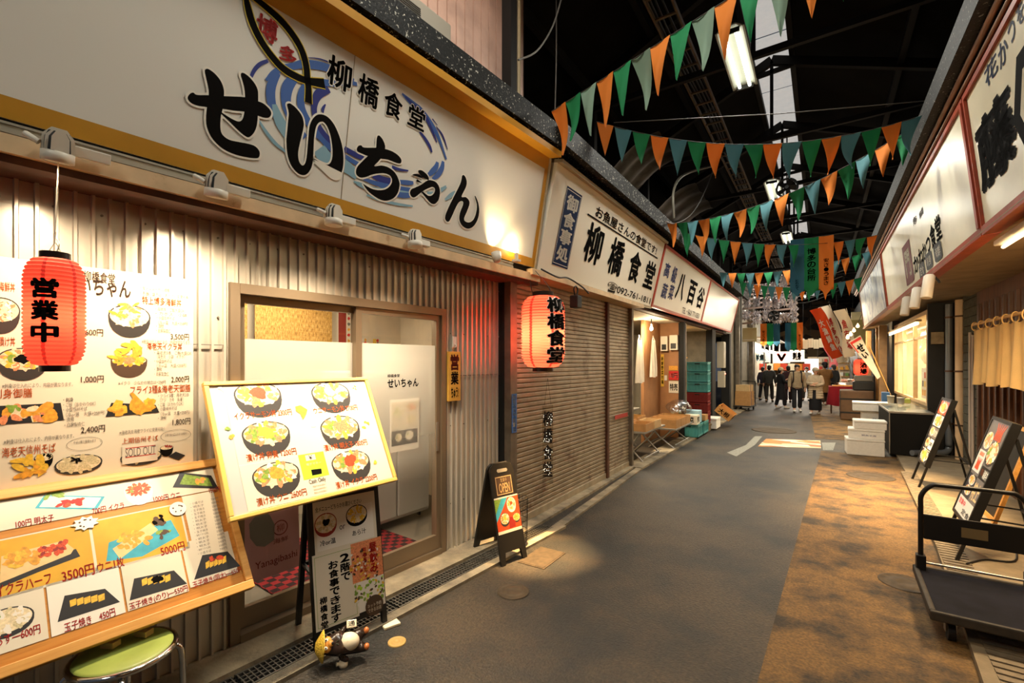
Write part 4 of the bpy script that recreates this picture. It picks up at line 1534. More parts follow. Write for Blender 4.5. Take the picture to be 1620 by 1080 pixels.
for (px, py, mi) in ((135, 828, 0), (281, 805, 1)):
    x, y = loc2(px, py, MBD)
    m = MB()
    if mi:
        m.disc(x, y, .036, z=.006)
    else:
        pts = []
        for k in range(18):
            a = 2 * math.pi * k / 18
            r_ = .048 if k % 2 else .034
            pts.append((x + r_ * math.cos(a), y + r_ * .7 * math.sin(a)))
        m.prism(pts, .002, .006)
    m.blobs = None
    for i in range(10):
        a = RNG.uniform(0, 6.28)
        blob(m, x + .022 * math.cos(a), y + .016 * math.sin(a), .004, 1, .0066 + i * .00002)
    m.build('paper_cutout', [mat('cutout_white', '#efe9dc', .5), BROWNINK], b_)

# ---------- C: yellow framed menu board of rice bowls
OC, TC = RW(0, 2.55, .917), RW(0, 2.894, 1.61)
MC = frame(OC, RDIR, TC - OC)
HC = (TC - OC).length
tl, tr = 1.005, 2.052
c_ = thing('menu_board', 'pale yellow framed board of rice bowls resting above the black easel sign', 'menu board', MC)
m = MB()
m.box((tl + .01, .01, -.022), (tr - .01, HC - .01, -.002))
m.rect(tl + .02, .02, tr - .02, HC - .02, -.001, 1)
m.build('back_panel', [mat('grey_backing', '#b3b3ae', .6), mat('grey_backing', '')], c_)
m = MB()
YW = mat('pale_yellow_frame', '#e0b860', .4, noise=(8, .08))
m.box((tl, 0, -.025), (tr, .024, .012), bev=.004); m.box((tl, HC - .024, -.025), (tr, HC, .012), bev=.004)
m.box((tl, .024, -.025), (tl + .024, HC - .024, .012), bev=.004); m.box((tr - .024, .024, -.025), (tr, HC - .024, .012), bev=.004)
m.build('frame', YW, c_)
pg = Page(MC)
a_, q_ = loc2(352, 700, MC)[0], loc2(607, 680, MC)[0]
pg.m.rect(tl + .095, .028, tr - .03, HC - .028, .0003, 0)
for b in (loc2(420, 661, MC)[1], loc2(430, 728, MC)[1]):
    pg.m.rect(tl + .095, b - .002, (tl + tr) / 2 - .02, b + .001, .0006, P_['pale'])
for (bx, top, pal) in (((371, 604, 447, 661), 'roe', SEA), ((494, 604, 555, 654), 'rice', SEA), ((383, 666, 461, 722), 'egg', SEA + ['salmon', 'green']), ((508, 657, 571, 711), 'salmon', SEA), ((399, 730, 477, 787), 'fry', SEA + ['green']), ((525, 712, 588, 764), 'roe', SEA)):
    pg.bowl(*bx, pal, top=top, n=46)
for s_, x0, x1, y in [('イクラサーモン丼 2300円', 369, 462, 655), ('ウニサーモン丼 2700円', 495, 566, 647), ('漬け丼 卵黄 1200円', 388, 470, 719), ('漬け丼 明太子 1800円', 511, 582, 704), ('漬け丼 ウニ 2600円', 404, 487, 786), ('漬け丼 イクラ 2200円', 529, 598, 761)]:
    pg.t(s_, x0, y - 6, x1, y + 6, 'org', .014, .0019, h=.044)
pg.r(475, 716, 517, 756, 'lime', .0012)
pg.r(483, 719, 499, 728, 'paper', .0016); pg.t('¥', 488, 720, 494, 727, 'ink', .01, .002, fit=True)
pg.t('電子マネー', 484, 731, 508, 735, 'paper', 0, .002, h=.014); pg.pl([(492, 743), (508, 741), (509, 749), (494, 752)], 'ink', .0016)
pg.t('Cash Only', 488, 757, 516, 764, 'gry', .01, .002, h=.034)
for k in range(3):
    pg.t('現金のみのお支払い', 494 + k * 1.2, 766 + k * 5, 516 + k * 1.2, 769 + k * 5, 'org', 0, .002, h=.012)
pg.pl([(467, 643), (475, 641), (486, 648), (484, 655), (479, 664), (475, 655), (468, 650)], 'fry', .003)
for x, y, c in ((360, 680, 'green'), (366, 690, 'fry'), (579, 667, 'fry'), (574, 674, 'egg'), (560, 613, 'egg'), (496, 674, 'pale'), (592, 730, 'egg'), (350, 614, 'pale')):
    pg.blobs(x - 3, y - 3, x + 3, y + 3, 3, [c], .012, .002)
pg.build('menu_print', c_)

# ---------- black easel sign carrying the second floor notice
FL, FRt = RW(1.48, 2.58, .026), RW(1.94, 2.507, .026)
ex = (FRt - FL).normalized()
back = Vector((ex.y, -ex.x, 0)) * -1
eh = .98
ME = frame(FL, ex, back * .15 + Vector((0, 0, eh)))
es = thing('easel_sign', 'black easel sign about the second floor seats behind the fallen raccoon dog figure', 'sign', ME)
EW = (FRt - FL).length
m = MB()
m.box((0, 0, -.03), (.032, eh, 0)); m.box((EW - .032, 0, -.03), (EW, eh, 0)); m.box((.032, .075, -.028), (EW - .032, .11, 0)); m.box((.032, eh - .03, -.03), (EW - .032, eh, 0))
m.build('front_frame', BLACK, es)
m = MB()
m.box((.032, .11, -.02), (EW - .032, eh - .03, -.006))
m.build('panel', BLACK, es)
for x in (.016, EW - .016):
    m = MB()
    top = Vector((x, eh - .02, -.02))
    ft = ME.inverted() @ ((ME @ Vector((x, 0, 0))) + back * .33)
    m.bar(top, ft, .03, .028)
    m.build('leg', BLACK, es)
m = MB()
l0 = ME.inverted() @ ((ME @ Vector((.016, 0, 0))) + back * .33)
l1 = ME.inverted() @ ((ME @ Vector((EW - .016, 0, 0))) + back * .33)
tp = Vector((.016, eh - .02, -.02))
k_ = .45
m.bar(l0.lerp(tp, k_), l1.lerp(Vector((EW - .016, eh - .02, -.02)), k_), .02, .02)
m.bar(Vector((.016, .42, -.02)), l0.lerp(tp, .46), .018, .018)
m.build('brace', BLACK, es)
pg = Page(ME)
a0, b0, a1, b1 = pg.box(481, 798, 598, 860)
top_b, mid_b, bot_b = loc2(535, 787, ME)[1], loc2(540, 868, ME)[1], loc2(530, 992, ME)[1]
pg.m.rect(.03, mid_b, EW - .03, top_b, .0006, 0); pg.m.rect(.045, mid_b + .02, EW - .05, top_b - .07, .0009, P_['pale'])
am = loc2(566, 930, ME)[0]
pg.m.rect(.01, .10, am, mid_b + .005, .001, 0)
pg.m.rect(am - .03, .30, EW - .005, mid_b + .012, .0013, P_['salmon']); pg.m.rect(am, .115, EW - .005, .30, .0013, P_['pale'])
for e in (.006,):
    pass
m2 = pg.m
for (x0, y0, x1, y1) in ((.022, .115, am - .012, .1175), (.022, mid_b - .012, am - .012, mid_b - .0095), (.022, .115, .0245, mid_b - .0095), (am - .0145, .115, am - .012, .30)):
    m2.rect(x0, y0, x1, y1, .0014, P_['green'])
pg.t('全メニューどちらかお選びください', 498, 793, 572, 805, 'ink', .01, .0014, h=.03)
pg.bowl(497, 811, 533, 849, ['soba', 'pale'], top='ink', body='dkred', depth=.12, n=14)
pg.bowl(547, 798, 581, 832, ['egg', 'rice', 'egg'], top=None, body='ink', depth=.12, n=14)
pg.t('or', 537, 829, 546, 838, 'ink', 0, .0014, h=.026); pg.t('冷or温', 506, 851, 531, 863, 'ink', .015, .0014, h=.034); pg.t('あら汁', 557, 835, 579, 847, 'ink', .015, .0014, h=.034)
for s_, x0, yt, x1, yb in (('2階で', 537, 874, 555, 919), ('お食事できます', 518, 885, 541, 985), ('柳橋食堂', 504, 943, 521, 995)):
    a0, b0, a1, b1 = pg.box(x0, yt, x1, yb)
    w_ = .062 if x0 > 510 else .045
    c = (a0 + a1) / 2
    pg.m.text(s_, c - w_ / 2, b0, c + w_ / 2, b1, .0016, 1, .035, True)
c = loc2(592, 880, ME)[0]; b1, b0 = loc2(590, 856, ME)[1], loc2(592, 905, ME)[1]
pg.blobs(554, 866, 600, 916, 90, ['egg', 'fry', 'salmon', 'brn', 'pale', 'fry', 'dkred', 'egg'], .011, .0015)
pg.m.text('昼飲み', c - .035, b0, c + .02, b1, .0036, P_['red'], .03, True)
c = loc2(577, 880, ME)[0]
pg.m.text('始めました', c - .012, b0 + .02, c + .012, b1 - .015, .0036, P_['red'], .02, True)
pg.blobs(562, 918, 607, 950, 60, ['green', 'green', 'egg', 'brn', 'pale', 'lime'], .012, .0015)
a0, b0, a1, b1 = pg.box(578, 938, 606, 975)
pg.m.disc((a0 + a1) / 2, (b0 + b1) / 2, .062, z=.0030, mi=P_['brn'])
pg.m.text('ネット予約', (a0 + a1) / 2 - .048, (b0 + b1) / 2 - .008, (a0 + a1) / 2 + .048, (b0 + b1) / 2 + .016, .0033, 0, .02)
pg.m.text('できるお店', (a0 + a1) / 2 - .046, (b0 + b1) / 2 - .036, (a0 + a1) / 2 + .046, (b0 + b1) / 2 - .012, .0033, 0, .02)
pg.build('notice_print', es)

# white foot pad under the easel
p = at_z(616, 985, 0)
m = MB()
m.box((-.03, -.06, 0), (.07, .05, .018), bev=.004)
o = m.build('foot_pad', mat('cream_pad', '#e7d9b8', .5), None, upright((p.x, p.y, .0), R(-20)))
tag(o, 'small cream pad under the right foot of the black easel sign', 'pad')

# ---------- OPEN stand
FL, FRt = RW(3.07, 2.45, 0), RW(3.355, 2.39, 0)
ex = (FRt - FL).normalized()
back = Vector((-ex.y, ex.x, 0))
oh, OW = .82, (FRt - FL).length
MO = frame(FL, ex, back * .19 + Vector((0, 0, oh)))
op = thing('open_sign_stand', 'black plastic folding stand with a brown OPEN card and food photo', 'sign', MO)
BPL = mat('black_plastic', '#1a1815', .42)
hl = math.hypot(.19, oh)
def board(dark, M=None):
    m = MB(M)
    pts = [(0, 0), (.045, 0), (.06, .10), (OW - .06, .10), (OW - .045, 0), (OW, 0), (OW - .015, hl - .05), (OW - .03, hl - .02), (OW - .055, hl), (.055, hl), (.03, hl - .02), (.015, hl - .05)]
    m.prism(pts, -.022, 0)
    return m
board(0).build('front_board', BPL, op)
hm = MB()
hm.prism([(OW / 2 - .05, hl - .075), (OW / 2 + .05, hl - .075), (OW / 2 + .06, hl - .06), (OW / 2 + .05, hl - .045), (OW / 2 - .05, hl - .045), (OW / 2 - .06, hl - .06)], .0, .002)
hm.build('handle_slot', mat('pale_slot', '#8c8474', .6), op)
fb = FL + back * .40
MOb = MO.inverted() @ frame(fb + ex * 0, ex, -back * .19 + Vector((0, 0, oh)))
board(0, MOb).build('rear_board', BPL, op)
pg = Page(MO)
ph1, ph0 = loc2(802, 784, MO)[1], loc2(802, 838, MO)[1]
pg.m.rect(.012, ph0 - .025, OW - .012, ph1, .0006, 0); pg.m.rect(.012, ph0, OW - .012, ph1 - .012, .0008, P_['roe'])
b0, b1 = ph0, ph1 - .012
hh = b1 - b0
pg.m.poly([(.012, b0 + hh * .55), (.09, b0 + hh * .98), (.012, b1)], .001, P_['green']); pg.m.poly([(.012, b0 + hh * .3), (.10, b0 + hh * .7), (.16, b1), (.06, b1), (.012, b0 + hh * .8)], .0009, P_['teal'])
bowl(pg.m, .05, b0 + .03, .155, b0 + .145, SEA, .0012, 'egg', .12)
bowl(pg.m, .145, b0 + hh * .5, .245, b1 - .005, SEA, .0013, 'roe', .12, 'pale')
bowl(pg.m, OW - .10, b0 + .04, OW - .015, b0 + .12, ['egg', 'fry', 'green'], .0012, 'fry', .12)
pg.m.poly([(.14, b0 + .01), (.21, b0 + .01), (.22, b0 + .09), (.15, b0 + .1)], .0014, P_['dkred'])
o0, o1 = ph1 + .012, hl - .105
pg.m.rect(.05, o0, OW - .05, o1, .001, P_['brn'])
for q in ((.057, o0 + .008, OW - .057, o0 + .012), (.057, o1 - .012, OW - .057, o1 - .008), (.057, o0 + .008, .061, o1 - .008), (OW - .061, o0 + .008, OW - .057, o1 - .008)):
    pg.m.rect(*q, .0013, P_['wood'])
pg.m.text('OPEN', .085, o0 + .022, OW - .085, o0 + (o1 - o0) * .62, .0014, P_['wood'], .02)
pg.m.text('営業中', .11, o0 + (o1 - o0) * .68, OW - .11, o1 - .02, .0014, P_['wood'], .01)
pg.build('card_print', op)
# ================================================================== STOOL, BLOCKS, FIGURINE
sc_ = at_z(197, 1026, .50)
st = thing('round_stool', 'round chrome stool with a green vinyl seat holding up the wooden menu board', 'stool', upright(sc_ - Vector((0, 0, .475)), R(25)) @ Matrix.Scale(.95, 4, (0, 0, 1)))
m = MB()
m.lathe([(.001, .47), (.165, .47), (.172, .48), (.172, .492), (.16, .500), (.10, .503), (.001, .504)], 40)
m.build('seat', mat('green_vinyl', '#8d9a4a', .4, noise=(9, .15)), st)
m = MB()
m.tube([(.176 * math.cos(a), .176 * math.sin(a), .482) for a in [2 * math.pi * k / 48 for k in range(48)]], .014, 8, closed=True)
m.build('seat_rim', CHROME, st)
for k in range(4):
    a = R(45 + 90 * k)
    c, s_ = math.cos(a), math.sin(a)
    m = MB()
    P = smooth_path([(.06 * c, .06 * s_, .462), (.13 * c, .13 * s_, .462), (.185 * c, .185 * s_, .445), (.20 * c, .20 * s_, .38), (.205 * c, .205 * s_, .2), (.212 * c, .212 * s_, .012)], 5)
    m.tube(P, .0125, 10)
    l = m.build('leg', CHROME, st)
    m = MB()
    m.cyl((.212 * c, .212 * s_, 0), (.212 * c, .212 * s_, .03), .016, 10)
    m.build('rubber_foot', BLACK, l)
for (px, py, rz, lab) in ((175, 1022, 28, 'small wooden block on the stool seat, the one nearer the picture edge'), (228, 1004, 24, 'small wooden block on the stool seat, the one nearer the door')):
    p = at_z(px, py, .505)
    m = MB()
    m.box((-.030, -.02, 0), (.030, .02, .026), bev=.003)
    o = m.build('wood_block', mat('raw_pine', '#d8b878', .6, noise=(18, .15)), None, upright((p.x, p.y, .504), R(rz)))
    tag(o, lab, 'wood block', 'wood blocks on the stool')


def skin(name, joints, bones, mats, parent=None, M=None, sub=2, root=0):
    """one continuous body grown over a skeleton: joints = [(x,y,z,r) or (x,y,z,rx,ry)], bones = pairs"""
    me = bpy.data.meshes.new(name)
    me.from_pydata([j[:3] for j in joints], bones, [])
    o = bpy.data.objects.new(name, me)
    COL.objects.link(o)
    md = o.modifiers.new('Skin', 'SKIN')
    md.use_smooth_shade = True
    if not me.skin_vertices:
        bpy.context.view_layer.update()
    sv = me.skin_vertices[0].data
    for i, j in enumerate(joints):
        sv[i].radius = (j[3], j[4] if len(j) > 4 else j[3])
        sv[i].use_root = (i == root)
    sd = o.modifiers.new('Sub', 'SUBSURF')
    sd.levels = sd.render_levels = sub
    bpy.context.view_layer.update()
    dg = bpy.context.evaluated_depsgraph_get()
    nm = bpy.data.meshes.new_from_object(o.evaluated_get(dg))
    bpy.data.objects.remove(o)
    bpy.data.meshes.remove(me)
    nm.name = name
    nm.materials.clear()
    for q in (mats if isinstance(mats, (list, tuple)) else [mats]):
        nm.materials.append(q)
    for p in nm.polygons:
        p.use_smooth = True
        p.material_index = 0
    o = bpy.data.objects.new(name, nm)
    link(o, parent)
    if M is not None:
        o.matrix_world = M
    return o


# raccoon dog figurine lying on its back: local x = towards the feet, y = its side, z = up (belly)
pa, pb = at_z(503, 1056, 0), at_z(584, 1040, 0)
dirx = (pb - pa).normalized()
tk = thing('raccoon_dog_figurine', 'glazed raccoon dog figurine with straw hat lying on its back on the road', 'figurine', frame(pa.lerp(pb, .0), dirx, Vector((0, 0, 1)).cross(dirx)) @ Matrix.Translation((0, 0, .112)) @ Matrix.Rotation(R(52), 4, 'X') @ Matrix.Translation((0, 0, -.078 * (pb - pa).length / .30)))
L_ = (pb - pa).length
k = L_ / .30
GLZ = mat('brown_black_glaze', '#2e211a', .22, noise=(18, .35))
J = [(.20, 0, .075, .062, .06), (.145, 0, .078, .066, .064), (.10, 0, .075, .05, .05), (.055, .0, .085, .058, .06), (.02, 0, .09, .045, .048),
     (.13, .055, .07, .022), (.155, .085, .06, .02), (.185, .085, .085, .017), (.13, -.055, .07, .022), (.15, -.088, .055, .021), (.18, -.09, .07, .018),
     (.235, .04, .055, .033), (.275, .045, .075, .026), (.29, .045, .10, .02), (.235, -.04, .055, .033), (.275, -.045, .075, .026), (.29, -.045, .10, .02)]
J = [(j[0] * k, j[1] * k, j[2] * k) + tuple(q * k for q in j[3:]) for j in J]
skin('body', J, [(0, 1), (1, 2), (2, 3), (3, 4), (2, 5), (5, 6), (6, 7), (2, 8), (8, 9), (9, 10), (0, 11), (11, 12), (12, 13), (0, 14), (14, 15), (15, 16)], GLZ, tk)
m = MB()
S = Matrix.Scale(k, 4)
m.ball((.175, 0, .095), (.068, .056, .052), 20, 0, S)
m.ball((.105, 0, .105), (.03, .034, .028), 14, 0, S)
m.build('belly', mat('cream_glaze', '#e6d8bb', .2), tk)
m = MB()
m.ball((.056, 0, .128), (.030, .046, .022), 18, 0, S)
m.ball((.074, 0, .142), (.018, .02, .014), 14, 0, S)
m.build('muzzle', mat('ochre_glaze', '#c98a3c', .25, noise=(30, .2)), tk)
m = MB()
m.ball((.086, 0, .152), (.008, .010, .007), 10, 0, S)
m.build('nose', BLACK, tk)
for sy in (-1, 1):
    m = MB()
    m.ball((.048, sy * .021, .146), (.011, .011, .006), 12, 0, S); m.ball((.048, sy * .021, .1505), (.005, .005, .004), 10, 1, S)
    m.build('eye', [mat('eye_white', '#f4efe2', .2), BLACK], tk)
    m = MB()
    m.ball((.025, sy * .05, .115), (.016, .012, .012), 10, 0, S)
    m.build('ear', GLZ, tk)
    m = MB()
    m.ball((.284, sy * .045, .108), (.016, .020, .016), 12, 0, S)
    m.build('paw_pad', mat('orange_glaze', '#b86a35', .3), tk)
m = MB()
HT = S @ Matrix.Translation((.012, 0, .09)) @ Matrix.Rotation(R(-82), 4, 'Y')
m.lathe([(.001, .030), (.03, .026), (.06, .006), (.088, -.012), (.092, -.018), (.086, -.018), (.058, .0), (.03, .018), (.001, .022)], 30, 0, HT)
m.build('straw_hat', tex_mat('yellow_straw', 'noise', [(.35, '#8a6a1e'), (.5, '#d8b23a'), (.7, '#e8c85a')], (120, 120, 120), .4, 3, 0, .6), tk)
m = MB()
m.tube([(x * k, y * k, z * k) for x, y, z in smooth_path([(.085, .05, .09), (.092, .03, .122), (.096, 0, .134), (.092, -.03, .122), (.085, -.05, .09)], 4)], .004 * k, 6)
m.tube([(x * k, y * k, z * k) for x, y, z in [(.096, 0, .134), (.12, .012, .143)]], .0035 * k, 6)
m.tube([(x * k, y * k, z * k) for x, y, z in [(.096, 0, .134), (.12, -.012, .143)]], .0035 * k, 6)
m.build('neck_cord', mat('dark_green_cord', '#2e3a24', .5), tk)
m = MB()
m.box((.165 * k, .075 * k, .09 * k), (.225 * k, .12 * k, .105 * k), bev=.004)
m.text('通', .175 * k, .083 * k, .215 * k, .112 * k, .1056 * k, 1, .01)
m.build('ledger', [mat('cream_glaze', ''), INK], tk)
m = MB()
m.lathe([(.001, 0), (.024, .004), (.03, .02), (.024, .04), (.010, .052), (.010, .062), (.013, .066), (.001, .066)], 16, 0, S @ Matrix.Translation((.165, -.105, .03)) @ Matrix.Rotation(R(-60), 4, 'Y'))
m.build('sake_flask', mat('cream_glaze', ''), tk)
m = MB()
m.lathe([(.0, .05), (.012, .045), (.022, .02), (.026, 0), (.014, -.015)], 12, 0, S @ Matrix.Translation((.22, -.01, .03)) @ Matrix.Rotation(R(60), 4, 'Y'))
m.build('tail', GLZ, tk)

# ================================================================== LANTERNS
REDP = mat('red_lantern_paper', '#e85c44', .7, emit=((1.0, .20, .10), .24), trans=.55)
REDS = mat('red_lantern_seam', '#c0281e', .7, emit=((1.0, .08, .04), .24), trans=.35)
CAPM = mat('black_lacquer', '#15120f', .3)


def lantern(M, r, h, cap_r, label, chars, ang, char_w, outline, power):
    o = thing('paper_lantern', label, 'lantern', M)
    n, rows = 48, 26

    def rad(z):                                     # z in 0..1
        e = min(z, 1 - z) / .22
        return cap_r * 1.02 + (r - cap_r * 1.02) * (1 if e >= 1 else math.sqrt(max(0, 1 - (1 - e) ** 2)))
    prof = []
    for j in range(rows):
        for q in range(3):
            z = (j + q / 3) / rows
            prof.append((rad(z) + (.003, .0065, .0055)[q] * r / .12 * .6 - (.006 * r / .12 if q == 0 else 0), z * h))
    prof.append((rad(1), h))
    m = MB()
    vs, fs = [], []
    for (rr, z) in prof:
        for k in range(n):
            a = 2 * math.pi * k / n
            vs.append((rr * math.cos(a), rr * math.sin(a), z))
    for i in range(len(prof) - 1):
        for k in range(n):
            l = (k + 1) % n
            m_i = 1 if k % 8 == 3 else 0
            fs.append((m_i, (i * n + k, i * n + l, (i + 1) * n + l, (i + 1) * n + k)))
    m.add(vs, [f for mi, f in fs if mi == 0], 0, True)
    m.add(vs, [f for mi, f in fs if mi == 1], 1, True)
    m.build('paper_shade', [REDP, REDS], o)
    for z0, z1 in ((-.055 * h, .012 * h), (.985 * h, 1.06 * h)):
        m = MB()
        m.tube([(0, 0, z0), (0, 0, z1)], cap_r, 28)
        m.build('cap', CAPM, o)
    m = MB()
    nC = len(chars)
    zt, zb = .80 * h, .20 * h if nC == 3 else .06 * h
    if nC == 4:
        zt = .97 * h
    ch_h = (zt - zb) / nC
    for i, ch in enumerate(chars):
        for bold, lift, mi in (((.085, .0065, 1), (.035, .0095, 0)) if outline else ((.05, .011, 0),)):
            vs, fs, (a0, b0, a1, b1) = glyphs(ch, bold)
            g = .004 if mi else 0
            zc0 = zt - (i + 1) * ch_h + .004 - g
            zc1 = zt - i * ch_h - .004 + g
            out = []
            for v in vs:
                u = ((v[0] - a0) / (a1 - a0) - .5) * (char_w + 2 * g)
                z = zc0 + (v[1] - b0) / (b1 - b0) * (zc1 - zc0)
                rr = rad(max(.02, min(.98, z / h))) + lift * r / .12
                a = ang + u / r
                out.append((rr * math.cos(a), rr * math.sin(a), z))
            m.add(out, fs, mi)
    m.build('lettering', [INK, WHITE], o)
    light('lantern_bulb', 'POINT', (0, 0, h * .45), power, (1, .78, .5), .04, parent=o)
    return o


def cam_ang(p):
    return math.atan2(CAM.y - p.y, CAM.x - p.x)


d1 = 2.60
p = at_r(87, 578, d1)
top = at_r(87, 410, d1)
r1 = (at_r(150, 490, d1) - at_r(24, 490, d1)).length / 2 * .78
l1 = lantern(Matrix.Translation(p), r1, top.z - p.z, r1 * .52, 'round red paper lantern hanging in front of the wall menu', '営業中', cam_ang(p) - R(18), r1 * .86, False, 1.6)
hk = at_r(92, 250, d1)
m = MB()
zt = top.z + .03
m.tube(smooth_path([(p.x, p.y, zt - .01), (p.x + .012, p.y + .01, zt + .03), (p.x - .006, p.y, zt + .07), (p.x + .004, p.y, zt + .10), (hk.x, hk.y, hk.z - .05), (hk.x, hk.y, hk.z)], 5), .0022, 6)
for dx in (-.02, .02):
    m.tube([(p.x + dx, p.y + dx, zt - .012), (p.x, p.y, zt + .04), (p.x + dx * .6, p.y, zt + .08)], .0016, 5)
o = m.build('lantern_wire', mat('white_cord', '#e9dcc6', .5))
tag(o, 'thin pale cord from the spotlight track down to the round red lantern', 'cord')

X2 = -2.30
p2 = at_x(859, 581, X2)
t2 = at_x(859, 469, X2)
r2 = (at_x(892, 525, X2) - at_x(827, 525, X2)).length / 2 * .82
r2 = 33.5 * (FWD.dot(p2 - CAM)) / F
lantern(Matrix.Translation(p2), r2, t2.z - p2.z, r2 * .50, 'tall red paper lantern hanging in front of the wide shutter', '柳橋食堂', cam_ang(p2) + R(38), r2 * 1.0, True, 20)
m = MB()
zt = t2.z + .02
m.tube(smooth_path([(p2.x - .1, p2.y, zt + .01), (p2.x - .12, p2.y - .02, zt + .06), (p2.x - .15, p2.y - .02, 2.64)], 4), .003, 6)
m.tube(smooth_path([(p2.x + .08, p2.y, zt + .01), (p2.x + .05, p2.y + .02, zt + .08), (p2.x - .1, p2.y + .02, 2.64)], 4), .003, 6)
o = m.build('lantern_wire', DARKMETAL)
tag(o, 'dark wire hanging the tall red lantern from the sign edge', 'cord')
# clear acrylic strip with lit characters
a_, b_2 = at_x(858, 645, X2), at_x(877, 768, X2)
ac = thing('acrylic_light_sign', 'narrow clear acrylic strip with tiny lit characters under the tall red lantern', 'sign', frame(at_x(858, 765, X2), RGT, (0, 0, 1)))
w2, h2 = 17 * FWD.dot(a_ - CAM) / F, 125 * FWD.dot(a_ - CAM) / F
m = MB()
m.box((0, 0, -.002), (w2, h2, .002))
m.build('acrylic_strip', glass('acrylic', (.93, .93, .9), .12), ac)
m = MB()
m.text('柳橋食堂', .006, h2 * .08, w2 - .006, h2 * .93, .004, 0, .03, True)
m.build('lettering', mat('dark_tape', '#2a2420', .6), ac)
for i in range(56):
    MB().ball((RNG.uniform(.01, w2 - .01), h2 * (.1 + .82 * ((i % 4) + RNG.uniform(.05, .8)) / 4), .006), .0024, 6, m=4).build('fairy_bulb', emitter('fairy_glow', (1, .92, .76), 3), ac)
m = MB()
for x in (.02, w2 - .02):
    m.tube([(x, h2, 0), (w2 / 2, h2 + .26, 0)], .0015, 5)
m.build('hanging_string', DARKMETAL, ac)

# ================================================================== SMALL THINGS ON THE LEFT FRONT
MPq = frame(at_r(718, 634, 2.965), RDIR, (0, 0, 1))
pq = thing('wooden_plaque', 'hand-lettered wooden open-for-business plaque on the ribbed wall right of the door', 'plaque', MPq)
za, zb = at_r(717, 556, 2.965).z, at_r(717, 634, 2.965).z
wq = .155
m = MB()
m.box((-wq / 2, 0, -.012), (wq / 2, za - zb, .010), bev=.003)
m.build('board', mat('yellow_pine', '#dba746', .5, noise=(9, .12)), pq)
m = MB()
hq = za - zb
m.text('営', -.055, hq * .62, .055, hq * .95, .0112, 0, .045)
m.text('業', -.05, hq * .33, .05, hq * .60, .0112, 1, .03)
m.text('ちゅう!', -.045, hq * .06, .05, hq * .28, .0112, 1, .04)
m.build('lettering', [mat('maroon_ink', '#5c1712', .5), INK], pq)
m = MB()
m.tube([(-.03, hq, .0), (0, hq + .05, .012), (.03, hq, .0)], .0022, 6)
m.build('wire_loop', STEEL, pq)
hp = at_r(718, 541, 2.965)
m = MB()
m.box((-.028, -.05, 0), (.028, .05, .012), bev=.004)
m.tube([(0, -.02, .012), (0, -.025, .03), (0, -.045, .03), (0, -.05, .018)], .005, 6)
o = m.build('wall_hook', CREAMPLASTIC, None, frame(hp, RDIR, (0, 0, 1)))
tag(o, 'white adhesive hook above the wooden plaque', 'hook')
# blue camera notice
g1_, g0_ = at_x(801, 624, -2.595), at_x(801, 687, -2.595)
bn = thing('notice_strip', 'narrow blue security camera notice on the post beside the shutter', 'sticker', frame((-2.597, 3.915, g0_.z), (0, 1, 0), (0, 0, 1)))
m = MB()
m.box((0, 0, 0), (.09, g1_.z - g0_.z, .003))
m.build('strip', mat('sticker_blue', '#2f66a8', .4), bn)
m = MB()
m.text('防犯カメラ設置店', .016, .01, .074, g1_.z - g0_.z - .01, .0036, 0, .03, True)
m.build('lettering', WHITE, bn)
# poster inside the left pane
po = thing('standing_poster', 'pinkish poster leaning behind the lower left door pane', 'poster', frame(RW(1.28, 3.16, .30), RDIR, RW(0, .06, 1) - RW(0, 0, 0)))
m = MB()
m.box((0, 0, -.012), (.42, .74, 0))
m.rect(.0, .0, .42, .74, .001, 1); m.rect(0, .52, .42, .74, .0014, 2)
m.build('sheet', [BLACK, mat('dusty_pink_print', '#d9a3a0', .5), mat('deep_red_print', '#8e2a22', .5, noise=(18, .5))], po)
m = MB()
blob(m, .17, .33, .09, 0, .002, 1.6, 0)
m.ringd(.29, .30, .05, .05, .006, .002, 1); m.text('柳', .265, .275, .315, .325, .002, 1)
m.text('海鮮', .24, .20, .34, .235, .002, 1); m.text('Yanagibashi', .12, .06, .40, .12, .002, 1)
m.build('poster_print', [mat('leaf_grey_print', '#8f8a80', .5), mat('deep_red_print', '')], po)
# poster pair behind the right pane
gp = thing('food_leaflet', 'food photo leaflet taped inside the right door pane', 'poster', frame(RW(2.36, 3.02, 1.0), RDIR, (0, 0, 1)))
pg = Page(gp.matrix_world)
m = pg.m
m.rect(0, 0, .30, .42, 0, P_['pale']); m.rect(.015, .18, .285, .40, .001, 0); m.rect(.015, .05, .285, .17, .001, P_['tray'])
bowl(m, .02, .26, .14, .36, ['rice', 'green', 'pale'], .002, None, .1, 'pale'); bowl(m, .16, .30, .27, .39, ['salmon', 'rice'], .002, 'salmon', .1, 'pale'); bowl(m, .16, .2, .27, .29, ['rice'], .002, None, .1, 'pale')
bowl(m, .05, .07, .12, .15, ['pale', 'soba'], .002, None, .1, 'gry'); bowl(m, .15, .07, .24, .16, ['pale'], .002, None, .1, 'gry')
pg.build('leaflet_print', gp)
